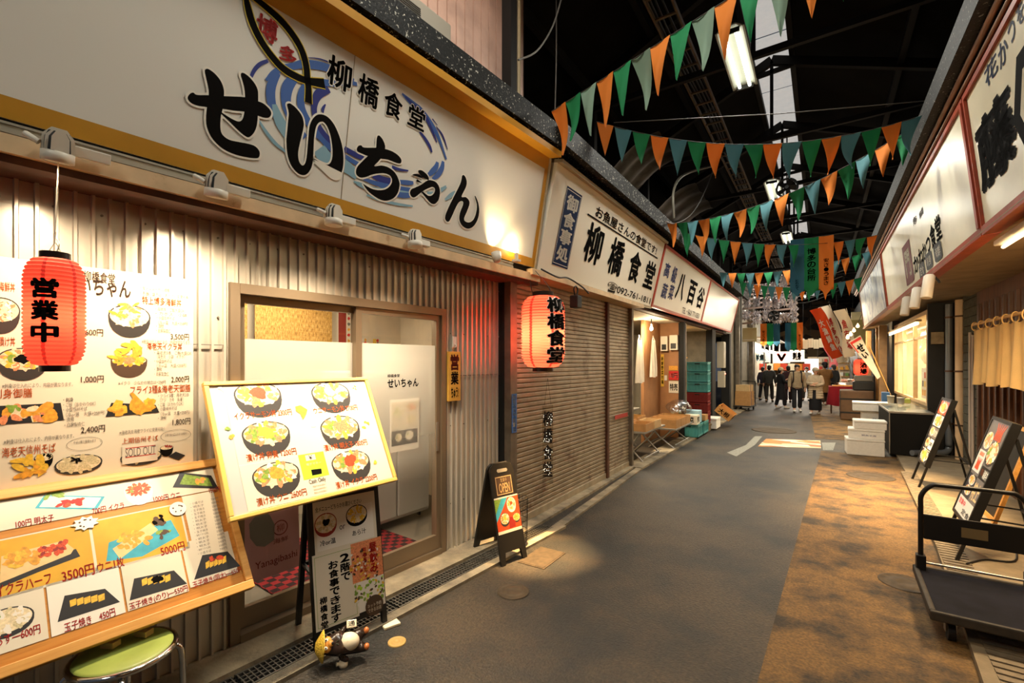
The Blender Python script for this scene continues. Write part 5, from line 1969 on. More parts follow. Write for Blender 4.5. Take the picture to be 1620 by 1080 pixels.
# little papers on the inside of the back wall
for t0, z0, w_, h_, mi, lab in ((3.05, 1.9, .22, .5, 'dkred', 'tall poster on the back wall right of the narrower bamboo blind'), (3.32, 1.8, .16, .24, 'pale', 'small white sheet on the back wall under the corner shelf'), (3.52, 1.78, .13, .26, 'egg', 'beer poster on the back wall in the corner of the dining room')):
    o = thing('wall_poster', lab, 'poster', frame(RW(t0, 4.86, z0), RDIR, (0, 0, 1)))
    pg = Page(o.matrix_world)
    pg.m.rect(0, 0, w_, h_, 0, 0); pg.m.rect(.02, .03, w_ * .55, h_ - .03, .001, P_[mi])
    for q in range(6):
        blob(pg.m, w_ * .7, h_ * (.15 + .13 * q), .02, P_[RNG.choice(['red', 'fry', 'gry'])], .0015)
    pg.build('poster_print', o)

# drain gratings: each length of grating is lifted out on its own
GRT = mat('galvanised_grate', '#7b766c', .45, .7, noise=(20, .25))
DRAINSHADE = mat('drain_shade', '#0e0d0c', .9)  # near-black sheet painted in for the shaded channel under the bars
gproto = None
for i, t0 in enumerate([-.9, .1, 1.1, 2.1, 3.1]):
    M = frame(RW(t0, 2.585, .0), RDIR, -RN)
    if gproto is None:
        g = thing('drain_grate', 'steel', 'drain grate', M)
        m = MB()
        m.box((.005, 0, .012), (.99, .012, .024)); m.box((.005, .143, .012), (.99, .155, .024))
        for k_ in range(34):
            x = .01 + k_ * .0293
            m.box((x, .012, .014), (x + .006, .143, .024))
        for y in (.045, .078, .11):
            m.box((.005, y - .003, .014), (.99, y + .003, .023))
        m.build('grate_bars', GRT, g)
        m = MB()
        m.box((0, 0, .002), (.995, .155, .010))
        m.build('channel_shade', DRAINSHADE, g)
        gproto = g
    else:
        g = moved(gproto, M)
    g['group'] = 'drain gratings in front of the restaurant'
    g['label'] = ['steel drain grating below the wooden menu board', 'steel drain grating in front of the stool', 'steel drain grating under the black easel sign', 'steel drain grating in front of the checkered mat', 'steel drain grating under the OPEN stand'][i]
# manhole covers
for (px, py, r_, lab) in ((812, 936, .12, 'small round valve cover in the road near the OPEN stand'), (1377, 754, .30, 'round manhole cover in the ochre paving beside the foam boxes'), (1432, 923, .17, 'round manhole cover beside the platform trolley'), (1224, 681, .5, 'round manhole cover in the middle of the road beyond the picture tiles'), (628, 1016, .055, 'tiny round yellowed cap in the road right of the figurine')):
    p = at_z(px, py, 0)
    m = MB(Matrix.Scale(1, 4))
    m.lathe([(r_, .0), (r_, .008), (r_ * .92, .0085), (r_ * .9, .006), (r_ * .6, .006), (r_ * .58, .008), (r_ * .3, .008), (r_ * .28, .006), (.001, .006)], 32, 0)
    o = m.build('manhole_cover', mat('cast_iron', '#453929', .7, .2, noise=(20, .4)) if px != 628 else mat('yellowed_cap', '#a98a4d', .6), None, Matrix.Translation((p.x, p.y, .0)))
    tag(o, lab, 'manhole cover')
p = at_z(858, 882, 0)
m = MB()
m.box((-.13, -.2, 0), (.13, .2, .006), bev=.002)
m.box((-.115, -.185, .006), (.115, .185, .008))
o = m.build('utility_cover', mat('cast_iron', ''), None, upright((p.x, p.y, 0), 0))
tag(o, 'rectangular iron meter lid in the road right of the OPEN stand', 'lid')
# wire basket behind the OPEN stand
p = RW(3.50, 2.62, 0.05)
bk = thing('wire_basket', 'black wire basket standing behind the OPEN stand', 'basket', Matrix.Translation(p))
m = MB()
for z in (.0, .1, .2, .3, .4):
    r_ = .10 + z * .02
    m.tube([(r_ * math.cos(a), r_ * math.sin(a), z + .01) for a in [2 * math.pi * q / 24 for q in range(24)]], .003, 5, closed=True)
for q in range(20):
    a = 2 * math.pi * q / 20
    m.tube([(.10 * math.cos(a), .10 * math.sin(a), .01), (.108 * math.cos(a), .108 * math.sin(a), .41)], .002, 5)
m.build('wire_cage', BLACK, bk)
m = MB()
m.disc(0, 0, .10, z=.012)
m.build('base', BLACK, bk)
# cable and socket box under the second sign
m = MB()
m.tube(smooth_path([(-2.36, 4.1, 2.66), (-2.33, 4.4, 2.62), (-2.36, 4.7, 2.66), (-2.33, 5.0, 2.60), (-2.34, 5.2, 2.55)], 6), .009, 7)
o = m.build('power_cable', BLACK)
tag(o, 'black cable looping along the bottom edge of the cream diner sign', 'cable')
p = at_x(911, 476, -2.34)
sb = thing('socket_box', 'small weathered socket box hanging under the cream diner sign', 'socket box', Matrix.Translation(p))
m = MB()
m.box((-.05, -.06, -.08), (.05, .06, .06), bev=.01)
m.build('box', DARKMETAL, sb)
m = MB()
m.tube(smooth_path([(0, -.02, .06), (0, -.05, .13), (0, .0, .17), (0, .05, .13), (0, .02, .06)], 4), .008, 7)
m.build('cable_loop', DARKMETAL, sb)
# ================================================================== GREENGROCER
light('stall_light', 'AREA', (-3.4, 9.2, 2.55), 70, (1, .80, .55), .7, (-3.2, 9.2, 0), sy=1.2)
light('stall_light', 'AREA', (-3.0, 12.6, 2.55), 26, (1, .82, .58), .5, (-2.9, 12.6, 0), sy=.8)
TBL = mat('grey_table_top', '#8e897e', .5, .2, noise=(10, .2))


def folding_table(x0, x1, s0, s1, h, label):
    o = thing('folding_table', label, 'table', Matrix.Translation(((x0 + x1) / 2, (s0 + s1) / 2, 0)))
    a, b = (x1 - x0) / 2, (s1 - s0) / 2
    m = MB()
    m.box((-a, -b, h - .035), (a, b, h), bev=.006)
    m.build('tabletop', TBL, o)
    for y in (-b + .12, b - .12):
        for sx in (-1, 1):
            m = MB()
            m.tube([(sx * (a - .05), y, .0), (-sx * (a - .08) * .2, y, h * .55), (-sx * (a - .05) * .75, y, h - .03)], .018, 7)
            m.build('leg', STEEL, o)
    for sx in (-1, 1):
        m = MB()
        m.tube([(sx * (a - .05), -b + .12, .09), (sx * (a - .05), b - .12, .09)], .010, 6)
        m.build('stretcher', STEEL, o)
    return o


folding_table(-3.08, -2.47, 7.75, 8.98, .545, 'near grey folding table of vegetable cartons beside the narrow shutter')
folding_table(-2.98, -2.36, 9.35, 10.75, .42, 'lower grey folding table with a row of open cartons')
folding_table(-3.10, -2.62 - .1, 9.05, 9.3, .0 + .8, 'tall narrow table of packed boxes at the back of the stall') if False else None
BOXIN = mat('carton_inside', '#9c7243', .9)


def carton(x, s, z, lx, ly, h, label, rz=0, open_top=True, group=None, m_=None, fill=None, tilt=None, mark=None, name='cardboard_box', cat='box'):
    M = Matrix.Translation((x, s, z)) @ Matrix.Rotation(R(rz), 4, 'Z')
    if tilt:
        M = M @ Matrix.Rotation(R(tilt[0]), 4, tilt[1])
    o = thing(name, label, cat, M, group)
    mm = m_ or CARD
    m = MB()
    t = .008
    a, b = lx / 2, ly / 2
    m.box((-a, -b, 0), (a, b, t))
    m.box((-a, -b, t), (-a + t, b, h)); m.box((a - t, -b, t), (a, b, h)); m.box((-a + t, -b, t), (a - t, -b + t, h)); m.box((-a + t, b - t, t), (a - t, b, h))
    m.build('carton_body', mm, o)
    if not open_top:
        m = MB()
        m.box((-a, -b, h), (a, -.002, h + .005)); m.box((-a, .002, h), (a, b, h + .005))
        m.build('flap', mm, o)
        m = MB()
        m.box((-a, -.025, h + .0052), (a, .025, h + .006))
        m.build('packing_tape', mat('packing_tape', '#c8a26a', .3), o)
    if mark:
        m = MB()
        T = Matrix(((1, 0, 0, 0), (0, 0, -1, -b - .001), (0, 1, 0, 0), (0, 0, 0, 1)))
        m.text(mark, -a * .7, h * .2, a * .7, h * .85, 0, 0, .03, M=T)
        T = Matrix(((0, 0, 1, a + .001), (1, 0, 0, 0), (0, 1, 0, 0), (0, 0, 0, 1)))
        m.text(mark, -b * .7, h * .2, b * .7, h * .85, 0, 0, .03, M=T)
        m.build('lettering', INK, o)
    return o


carton(-2.62, 8.02, .546, .30, .42, .13, 'open carton at the near corner of the first vegetable table')
carton(-2.92, 8.10, .546, .26, .40, .15, 'open carton at the back of the first vegetable table, nearer the shutter')
carton(-2.60, 8.48, .546, .28, .40, .14, 'open carton in the middle of the first vegetable table', m_=mat('pale_carton', '#cfae7c', .85, noise=(14, .1)))
carton(-2.93, 8.62, .546, .26, .46, .17, 'open carton at the back of the first vegetable table, farther from the shutter')
for i, s in enumerate((9.58, 9.98, 10.38)):
    carton(-2.66, s, .421, .58, .37, .17, ['nearest open carton in the row on the lower table', 'middle open carton in the row on the lower table', 'farthest open carton in the row on the lower table'][i])
rt = folding_table(-3.62, -3.16, 8.0, 9.6, .78, 'tall back table of boxes beneath the hanging white aprons')
carton(-3.38, 8.35, .781, .36, .5, .18, 'closed carton at the near end of the back table', open_top=False)
carton(-3.38, 8.95, .781, .36, .5, .2, 'closed carton in the middle of the back table', open_top=False)
for i, (s, z, lab, c) in enumerate(((8.4, .967, 'white box with a green band on the back table, lower of two', '#e9e2d2'), (8.45, 1.085, 'white box with a red band on the back table, upper of two', '#eee6d6'), (9.0, .987, 'white box with a blue band on the farther carton of the back table', '#e4dcc8'))):
    m = MB()
    m.box((-.17, -.25, 0), (.17, .25, .11), bev=.006)
    o = thing('paper_box', lab, 'box', Matrix.Translation((-3.38, s, z)))
    m.build('box_body', mat('white_box_card' + str(i), c, .6), o)
    m = MB()
    m.box((-.172, -.252, .03), (.172, .252, .045))
    m.build('printed_band', [mat('green_band', '#5b8f5a'), mat('red_band', '#b4523c'), mat('blue_band', '#30509c')][i], o)


def veg(kind, x, s, z, label, group, mtl, r):
    m = MB()
    if kind == 'round':
        m.ball((0, 0, r * .9), (r, r, r * .9), 14)
        for k in range(6):
            a = k * 1.05
            m.ball((r * .5 * math.cos(a), r * .5 * math.sin(a), r * 1.1), (r * .5, r * .5, r * .6), 8, m=6)
    elif kind == 'long':
        m.tube(smooth_path([(-r * 2, 0, r * .6), (-r, r * .2, r * .7), (r, -r * .1, r * .7), (r * 2.2, 0, r * .6)], 3), [r * .25 + r * .35 * math.sin(min(3.1, .3 + q * .28)) for q in range(10)], 8)
    elif kind == 'knob':
        for k in range(6):
            a = k * 1.1
            m.ball((r * .8 * math.cos(a), r * .6 * math.sin(a), r * .5), (r * .6, r * .45, r * .4), 8, m=6)
        m.ball((0, 0, r * .5), (r, r * .7, r * .5), 10, m=6)
    elif kind == 'leafy':
        for k in range(9):
            a = k * .7
            m.surf(lambda u, v, a=a: ((v * r * 1.8) * math.cos(a + (u - .5) * .9), (v * r * 1.8) * math.sin(a + (u - .5) * .9), r * .25 + r * (1.2 * v - v * v * .9) + .01 * math.sin(u * 9)), 4, 5)
    o = m.build({'round': 'cabbage', 'long': 'white_radish', 'knob': 'ginger_root', 'leafy': 'leafy_greens'}[kind], mtl, None, upright((x, s, z), RNG.uniform(0, 6)))
    return tag(o, label, {'round': 'cabbage', 'long': 'radish', 'knob': 'ginger', 'leafy': 'greens'}[kind], group)


CAB = mat('pale_cabbage', '#c9cf9a', .6, noise=(20, .2)); RAD = mat('white_radish_skin', '#ece6d4', .5); GIN = mat('ginger_skin', '#c7a56c', .7, noise=(30, .2)); LEF = mat('bright_leaf', '#4f8a3a', .5, noise=(20, .3))
for i in range(5):
    veg('knob', -2.70 + (i % 2) * .14, 7.90 + (i // 2) * .12, .556, 'ginger root piled in the near corner carton', 'ginger roots in the near corner carton', GIN, .06)
for i in range(4):
    veg('long', -2.66 + (i % 2) * .1, 8.38 + (i // 2) * .18, .556, 'white radish lying in the pale carton of the first table', 'white radishes in the pale carton', RAD, .045)
for i in range(4):
    veg('round', -2.985 + (i % 2) * .11, 8.5 + (i // 2) * .22, .56, 'pale cabbage in the tall back carton of the first table', 'cabbages in the back carton', CAB, .056)
for i in range(3):
    veg('leafy', -2.92, 7.97 + i * .13, .57, 'bright green leaves in the back carton next to the shutter', 'greens in the back carton', LEF, .05)
for q, s in enumerate((9.58, 9.98, 10.38)):
    for i in range(5):
        veg('round' if q != 1 else 'knob', -2.84 + i * .09, s + (i % 2 - .5) * .12, .43, ['pale cabbage in the nearest carton of the lower table', 'knobbly root in the middle carton of the lower table', 'pale cabbage in the farthest carton of the lower table'][q], ['cabbages in the nearest low carton', 'roots in the middle low carton', 'cabbages in the farthest low carton'][q], CAB if q != 1 else GIN, .06)

# crates
def crate(x, s, z, lx, ly, h, mtl, label):
    o = thing('plastic_crate', label, 'crate', Matrix.Translation((x, s, z)))
    a, b = lx / 2, ly / 2
    m = MB()
    m.box((-a, -b, 0), (a, b, .012))
    for z0, z1 in ((.0, .05), (h - .06, h)):
        m.box((-a, -b, z0), (a, -b + .012, z1)); m.box((-a, b - .012, z0), (a, b, z1)); m.box((-a, -b, z0), (-a + .012, b, z1)); m.box((a - .012, -b, z0), (a, b, z1))
    m.box((-a - .008, -b - .008, h - .025), (a + .008, -b, h)); m.box((-a - .008, b, h - .025), (a + .008, b + .008, h)); m.box((-a - .008, -b, h - .025), (-a, b, h)); m.box((a, -b, h - .025), (a + .008, b, h))
    for k in range(7):
        x_ = -a + .006 + (lx - .012) * k / 6
        m.box((x_ - .01, -b, .05), (x_ + .01, -b + .008, h - .06)); m.box((x_ - .01, b - .008, .05), (x_ + .01, b, h - .06))
    for k in range(6):
        y_ = -b + .006 + (ly - .012) * k / 5
        m.box((-a, y_ - .01, .05), (-a + .008, y_ + .01, h - .06)); m.box((a - .008, y_ - .01, .05), (a, y_ + .01, h - .06))
    m.box((-a + .015, -b + .015, .012), (a - .015, -b + .02, h - .02)); m.box((a - .02, -b + .02, .012), (a - .015, b - .015, h - .02))
    m.build('crate_body', mtl, o)
    m = MB()
    m.box((-.06, -b - .004, h - .055), (.06, -b + .001, h - .032))
    m.build('grip_slot', BLACK, o)
    return o


TEAL = mat('teal_plastic', '#4f9b98', .45, noise=(6, .1)); REDPL = mat('dark_red_plastic', '#7d2220', .45)
cols = [REDPL, REDPL, REDPL, TEAL, TEAL, TEAL]
clab = ['dark red crate at the bottom of the tall crate stack', 'dark red crate second from the bottom of the tall stack', 'dark red crate just under the teal ones in the tall stack', 'lowest teal crate of the tall stack', 'middle teal crate of the tall stack', 'topmost teal crate of the tall stack']
for i in range(6):
    crate(-2.60, 12.5, .20 + i * .256, .49, .36, .25, cols[i], clab[i])
m = MB()
for x in (-.2, 0, .2):
    m.box((x - .05, -.2, 0), (x + .05, .2, .12))
for y in (-.16, -.05, .06, .17):
    m.box((-.27, y - .045, .12), (.27, y + .045, .165))
for k in range(1):
    m.box((-.25, -.2, .165), (.25, .2, .195))
o = m.build('pallet', mat('old_timber', '#6b5438', .8, noise=(8, .2)), None, Matrix.Translation((-2.60, 12.5, 0.03)) @ Matrix.Scale(.85, 4, (0, 0, 1)))
tag(o, 'low wooden pallet under the tall crate stack', 'pallet')
crate(-2.52, 11.30, .03, .42, .55, .29, TEAL, 'nearer teal crate on the ground beside the lower table')
crate(-2.52, 11.92, .03, .42, .55, .29, TEAL, 'farther teal crate on the ground beside the lower table')
carton(-2.52, 11.12, .325, .40, .30, .20, 'small upright carton on the nearer ground crate', open_top=False, m_=mat('white_card', '#e6dcc6', .7), mark='野菜')
carton(-2.50, 12.02, .325, .36, .30, .13, 'low carton on the farther ground crate', open_top=False)
m = MB()
m.box((-.17, -.13, 0), (.17, .13, .28), bev=.01)
o = m.build('pale_blue_box', mat('pale_blue_card', '#9cc3d2', .5), None, Matrix.Translation((-2.52, 11.50, .325)))
tag(o, 'pale blue box on the nearer ground crate under the clear bag', 'box')
m = MB()
RB = random.Random(5)
def bagf(u, v):
    a = 2 * math.pi * u
    r_ = (.24 * math.sin(math.pi * (.15 + .8 * v)) ** .6) * (1 + .12 * math.sin(5 * a + 4 * v) + .06 * math.sin(11 * a))
    return (r_ * math.cos(a), r_ * 1.3 * math.sin(a), .30 * v)
m.surf(bagf, 28, 10)
o = m.build('clear_bag', glass('thin_plastic', (.9, .9, .9), .22, .25), None, Matrix.Translation((-2.62, 10.62, .60)))
tag(o, 'crumpled clear plastic bag lying over the far end of the carton row', 'bag')
carton(-2.22, 13.7, .30, .44, .62, .20, 'orange-brown radish carton tipped on its edge beside the road', 0, True, None, mat('orange_carton', '#c08a4a', .8), None, (38, 'Y'), '大根')
# foam box in the doorway
m = MB()
m.box((-.2, -.28, 0), (.2, .28, .22), bev=.012); m.box((-.21, -.29, .22), (.21, .29, .27), bev=.012)
o = m.build('foam_box', FOAM, None, Matrix.Translation((-2.42, 13.0, .03)))
tag(o, 'white foam box behind the ground crates of the greengrocer', 'foam box')

# aprons on the wall
APR = mat('white_apron_cloth', '#ece4d3', .8, noise=(7, .08))
for x, s, w_, z0, z1, lab in ((-3.10, 10.25, .46, 1.40, 2.2, 'white apron hanging on the plywood wall, farther of the two'), (-3.14, 9.45, .5, 1.30, 2.18, 'white coat hanging beside the shutter end of the stall, nearer of the two')):
    o = thing('hanging_apron', lab, 'apron', Matrix.Translation((x, s, z0)))
    m = MB()
    h = z1 - z0
    m.surf(lambda u, v: (.03 + .03 * math.sin(u * 13 + v) * (1 - v * .7), (u - .5) * w_ * (1 - .62 * v ** 1.6), h * v + .015 * math.sin(u * 7)), 24, 12)
    m.surf(lambda u, v: (.012 + .02 * math.sin(u * 13 + v) * (1 - v * .7), (u - .5) * w_ * (1 - .62 * v ** 1.6), h * v + .015 * math.sin(u * 7)), 24, 12)
    m.build('cloth', APR, o)
    m = MB()
    m.tube([(.03, -.07, h), (.015, 0, h + .1), (.03, .07, h)], .008, 6)
    m.build('neck_strap', APR, o)
m = MB()
m.lathe([(.001, .10), (.014, .095), (.016, .05), (.03, .02), (.034, -.005), (.024, -.034), (.001, -.042)], 16)
p = Vector((-2.95, 9.7, 2.42))
o = thing('light_bulb', 'bare glowing bulb hanging in the greengrocer stall', 'lamp', Matrix.Translation(p))
m.build('bulb', emitter('stall_bulb_glow', (1, .82, .52), 18), o)
m = MB()
m.cyl((0, 0, .08), (0, 0, .20), .012, 8)
m.build('cord', BLACK, o)
light('bulb_light', 'POINT', (0, 0, -.08), 25, (1, .78, .48), .04, parent=o)

# posters and strips on the plywood panel (faces the near end)
for x0, z0, w_, h_, c, lab, tx in ((-2.94, 1.32, .22, .20, 'red', 'red and yellow notice on the plywood panel', '10円'), (-2.94, 1.02, .22, .27, 'paper', 'white price notice on the plywood panel', '特売'), (-3.12, 1.16, .07, .75, 'egg', 'tall yellow strip notice on the plywood panel', None), (-2.94, 1.54, .2, .1, 'fry', 'orange card above the red notice', None), (-3.04, 1.3, .06, .12, 'pale', 'small pale card beside the red notice', None)):
    o = thing('wall_notice', lab, 'notice', frame((x0, 10.985, z0), (1, 0, 0), (0, 0, 1)))
    pg = Page(o.matrix_world)
    pg.m.box((0, 0, -.003), (w_, h_, 0), P_[c])
    if tx:
        pg.m.text(tx, w_ * .1, h_ * .2, w_ * .9, h_ * .8, .001, P_['ink' if c == 'paper' else 'paper'], .03)
    elif h_ > .5:
        pg.m.text('新鮮野菜市場', w_ * .15, .05, w_ * .85, h_ - .05, .001, P_['ink'], .03, True)
    pg.build('notice_print', o)
for x0, z0, w_, h_, lab in ((-3.10, 1.98, .16, .34, 'white speaker box high on the plywood panel, the left one'), (-2.90, 2.0, .18, .34, 'white meter box high on the plywood panel, the right one')):
    o = thing('wall_box', lab, 'box', Matrix.Translation((x0, 10.98, z0)))
    m = MB()
    m.box((0, -.10, 0), (w_, 0, h_), bev=.006)
    m.build('box', CREAMPLASTIC, o)
    m = MB()
    m.box((.03, -.103, .03), (w_ - .03, -.0995, h_ * .45))
    m.build('window', BLACK, o)
# boxes of fuses on the far post, and cartons high in the recess
for s, z0, h_, w_, lab in ((15.4, 1.55, .8, .35, 'tall grey meter cabinet on the wall beyond the crates'), (15.5, .95, .5, .2, 'small cream switch box with a red lamp below the meter cabinet')):
    o = thing('meter_cabinet', lab, 'cabinet', Matrix.Translation((-2.58, s, z0)))
    m = MB()
    m.box((-.1, 0, 0), (.1, w_, h_), bev=.01)
    m.build('cabinet_body', mat('meter_grey', '#b5ac98', .5), o)
    m = MB()
    m.box((.1, .03, .05), (.104, w_ - .03, h_ - .05))
    m.build('door', mat('meter_grey', ''), o)
    if z0 < 1:
        m = MB()
        m.ball((.1, .08, h_ - .08), .03, 10)
        m.build('indicator_lamp', emitter('red_lamp', (1, .12, .05), 3), o)
shelf = thing('wall_shelf', 'shelf of small cartons high in the crate recess', 'shelf', Matrix.Translation((-3.0, 12.7, 1.86)))
m = MB()
m.box((-.55, -.35, -.03), (-.0, .35, 0))
m.build('board', WOOD, shelf)
m = MB()
m.box((-.55, -.3, -.2), (-.52, -.26, -.03)); 
m.build('bracket', STEEL, shelf)
carton(-3.22, 12.5, 1.862, .34, .28, .2, 'carton on the high shelf, the lower one', open_top=False)
carton(-3.22, 12.52, 2.07, .32, .26, .18, 'carton on the high shelf, stacked on top', open_top=False)

# hand truck with strapped cartons further on
p = at_z(1178, 648, 0)
ht = thing('hand_truck', 'hand truck loaded with strapped cartons beyond the greengrocer', 'hand truck', upright((p.x, p.y, 0), R(-8)))
m = MB()
m.box((-.3, -.38, .13), (.3, .38, .17), bev=.01)
m.build('deck', mat('dark_deck', '#2c2a28', .6), ht)
m = MB()
P = smooth_path([(-.26, .36, .17), (-.26, .38, .95), (-.22, .385, 1.02), (.22, .385, 1.02), (.26, .38, .95), (.26, .36, .17)], 5)
m.tube(P, .016, 8); m.tube([(-.26, .37, .6), (.26, .37, .6)], .012, 7)
m.build('push_handle', BLACK, ht)
for sx in (-1, 1):
    for sy in (-1, 1):
        m = MB()
        m.cyl((sx * .22 - .02, sy * .3, .055), (sx * .22 + .02, sy * .3, .055), .055, 14)
        m.build('wheel', BLACK, ht)
for z, h, w_, lab, c in ((.171, .26, .5, 'lowest carton on the far hand truck', CARD), (.44, .24, .48, 'middle strapped carton on the far hand truck', CARD), (.69, .22, .44, 'topmost carton on the far hand truck', mat('pale_carton', ''))):
    q = ht.matrix_world @ Vector((0, 0, z))
    o = carton(q.x, q.y, q.z, w_, .55, h, lab, -8, False, None, c)
    m = MB()
    m.box((-w_ / 2 - .004, -.1, -.002), (w_ / 2 + .004, -.07, h + .009))
    m.build('strap', mat('blue_strap', '#2b3560', .5), o)
# ================================================================== RIGHT-HAND SIGNS
ORG_R, TOP_R = Vector((1.12, 0, 2.80)), Vector((1.0, 0, 3.95))
MR = frame(ORG_R, (0, -1, 0), TOP_R - ORG_R)
HR = (TOP_R - ORG_R).length
MITCH = mat('aged_cream_panel', '#e2d9bd', .35, noise=(3, .08), second=('#8b6b42', 7, .70, .80))
REDW = mat('red_painted_wood', '#9c3f24', .5, noise=(10, .25))
def rsign(s0, s1, face, label, frame_m=REDW, post=True):
    o = thing('shop_sign', label, 'sign', MR)
    m = MB()
    m.box((-s1 + .01, .02, -.08), (-s0 - .01, HR - .02, -.002))
    m.build('sign_box', face, o)
    m = MB()
    m.box((-s1, -.03, -.1), (-s0, .04, .02)); m.box((-s1, HR - .04, -.1), (-s0, HR, .02))
    m.box((-s0 - .06, .04, -.1), (-s0, HR - .04, .03))
    m.box((-s1, .04, -.1), (-s1 + .03, HR - .04, .02))
    m.build('sign_frame', frame_m, o)
    return o
sD = -loc2(1542, 268, MR)[0]
sE = -loc2(1402, 460, MR)[0]
mb_ = MB()
n1 = rsign(-1.0, sD - .02, MITCH, 'weathered cream sign with a huge black character on the near right')
m = MB()
for ch, x0, yt, x1, yb, mi, bd in (('藤', 1541, 150, 1612, 288, 0, .05), ('花', 1556, 92, 1580, 130, 1, .02), ('か', 1578, 60, 1596, 105, 1, .02), ('つ', 1594, 32, 1607, 70, 1, .02), ('を', 1607, 0, 1622, 40, 1, .02)):
    glyph_px(m if not mi else mb_, MR, ch, x0, yt, x1, yb, .001, mi, bd)
m.build('lettering', [INK], n1)
mb_.build('blue_lettering', [INK, mat('dark_blue_ink', '#25365c', .5), MITCH], n1)
m = MB()
ha, hb = loc2(1640, 150, MR)
for r_, mi in ((.40, 0), (.27, 2), (.2, 0)):
    m.poly([(ha + r_ * math.cos(R(60 * k)), hb + r_ * math.sin(R(60 * k))) for k in range(6)], .0008 + (0.4 - r_) * .004, mi)
m.build('hexagon_emblem', [INK, INK, MITCH], n1)
n2 = rsign(sD, sE - .02, MITCH, 'pale cream diner sign on the right with three dark rounded tags')
m = MB()
yl0 = loc2(1446, 440, MR)
for ch, x0, yt, x1, yb in (('か', 1445, 402, 1454, 432), ('ね', 1453, 390, 1461, 425), ('か', 1459, 382, 1466, 412), ('つ', 1465, 374, 1472, 400), ('食', 1471, 352, 1480, 394), ('堂', 1479, 338, 1489, 382)):
    glyph_px(m, MR, ch, x0, yt, x1, yb, .001, 0, .03)
for i, (x, y) in enumerate(((1446, 350), (1449, 347), (1456, 340), (1459, 334))):
    glyph_px(m, MR, '博多柳橋'[i], x - 2, y - 7, x + 2, y + 7, .001, 1)
m.build('lettering', [INK, GREYINK], n2)
m = MB()
a0, b0 = loc2(1444, 452, MR); a1, b1 = loc2(1428, 372, MR)
ac_ = (a0 + a1) / 2
bb0, bb1 = loc2(1436, 452, MR)[1], loc2(1436, 380, MR)[1]
m.rect(ac_ - .35, bb0, ac_ + .35, bb1, .003, 0)
m.text('門', ac_ - .22, bb0 + .1, ac_ + .22, bb1 - .1, .004, 1, .03)
m.build('maroon_emblem', [mat('maroon_print', '#6e2a2a', .5), MITCH], n2)
for i, (x, y) in enumerate(((1459, 428), (1470, 412), (1484, 398))):
    a, b = loc2(x, y, MR)
    m = MB()
    P = [(a - .2, b - .075), (a - .15, b - .1), (a + .15, b - .1), (a + .2, b - .075), (a + .2, b + .075), (a + .15, b + .1), (a - .15, b + .1), (a - .2, b + .075)]
    m.poly(P, .003, 0)
    m.text(['定食', '刺身', '海鮮'][i], a - .13, b - .06, a + .13, b + .06, .004, 1, .02)
    m.build('rounded_tag', [mat('slate_tag', '#3c3e40', .5), WHITE], n2)
sF = 18.5
n3 = rsign(sE, sF, tex_mat('fish_photo_print', 'noise', [(.32, '#4a5262'), (.46, '#8f97a0'), (.56, '#d8d8cc'), (.68, '#7c8796')], (1, 1.1, 2.2), .35, 8, 1.2), 'grey photographic sign of fish at the far end of the right signs', mat('brown_frame', '#7a4a34', .5))

# lamps under the right signs
for i, (px, py, lab) in enumerate(((1433, 484, 'cream tube spotlight under the right signs, farthest of three'), (1449, 471, 'cream tube spotlight under the right signs, middle of three'), (1468, 453, 'cream tube spotlight under the right signs, nearest of three'))):
    P0 = hit(px, py, ORG_R + MR.col[2].xyz * .10, MR.col[2].xyz)
    o = thing('tube_spotlight', lab, 'spotlight', Matrix.Translation(P0) @ Matrix.Rotation(R(-10), 4, 'X') @ Matrix.Rotation(R(8), 4, 'Y'), 'tube spotlights under the right signs')
    m = MB()
    m.lathe([(.052, -.14), (.055, -.135), (.055, .12), (.04, .14), (.001, .142)], 20)
    m.build('housing', CREAMPLASTIC, o)
    m = MB()
    m.disc(0, 0, .048, z=-.134)
    m.f[-1] = m.f[-1][::-1]
    m.build('lens', emitter('amber_lens_glow', (1, .72, .36), 12), o)
    m = MB()
    m.tube([(0, 0, .1), (.05, 0, .12), (.10, 0, .05)], .012, 7)
    m.build('bracket', DARKMETAL, o)
    light('spot_beam', 'SPOT', (0, 0, -.15), 640, AMBER, .04, None, 62, .9, parent=o)

tf = thing('tube_fixture', 'pale tube fixture fixed below the near right sign', 'lamp', Matrix.Translation((1.26, 4.9, 2.70)))
MB().box((-.05, -.65, 0), (.05, .65, .045), bev=.01).build('batten', CREAMPLASTIC, tf)
MB().tube([(0, -.6, -.02), (0, .6, -.02)], .015, 10).build('tube', emitter('amber_tube_glow', (1, .76, .42), 2.2), tf)
light('fixture_light', 'AREA', (0, 0, -.05), 120, (1, .72, .40), .1, (.35, .5, -1.5), parent=tf, sy=1.2)

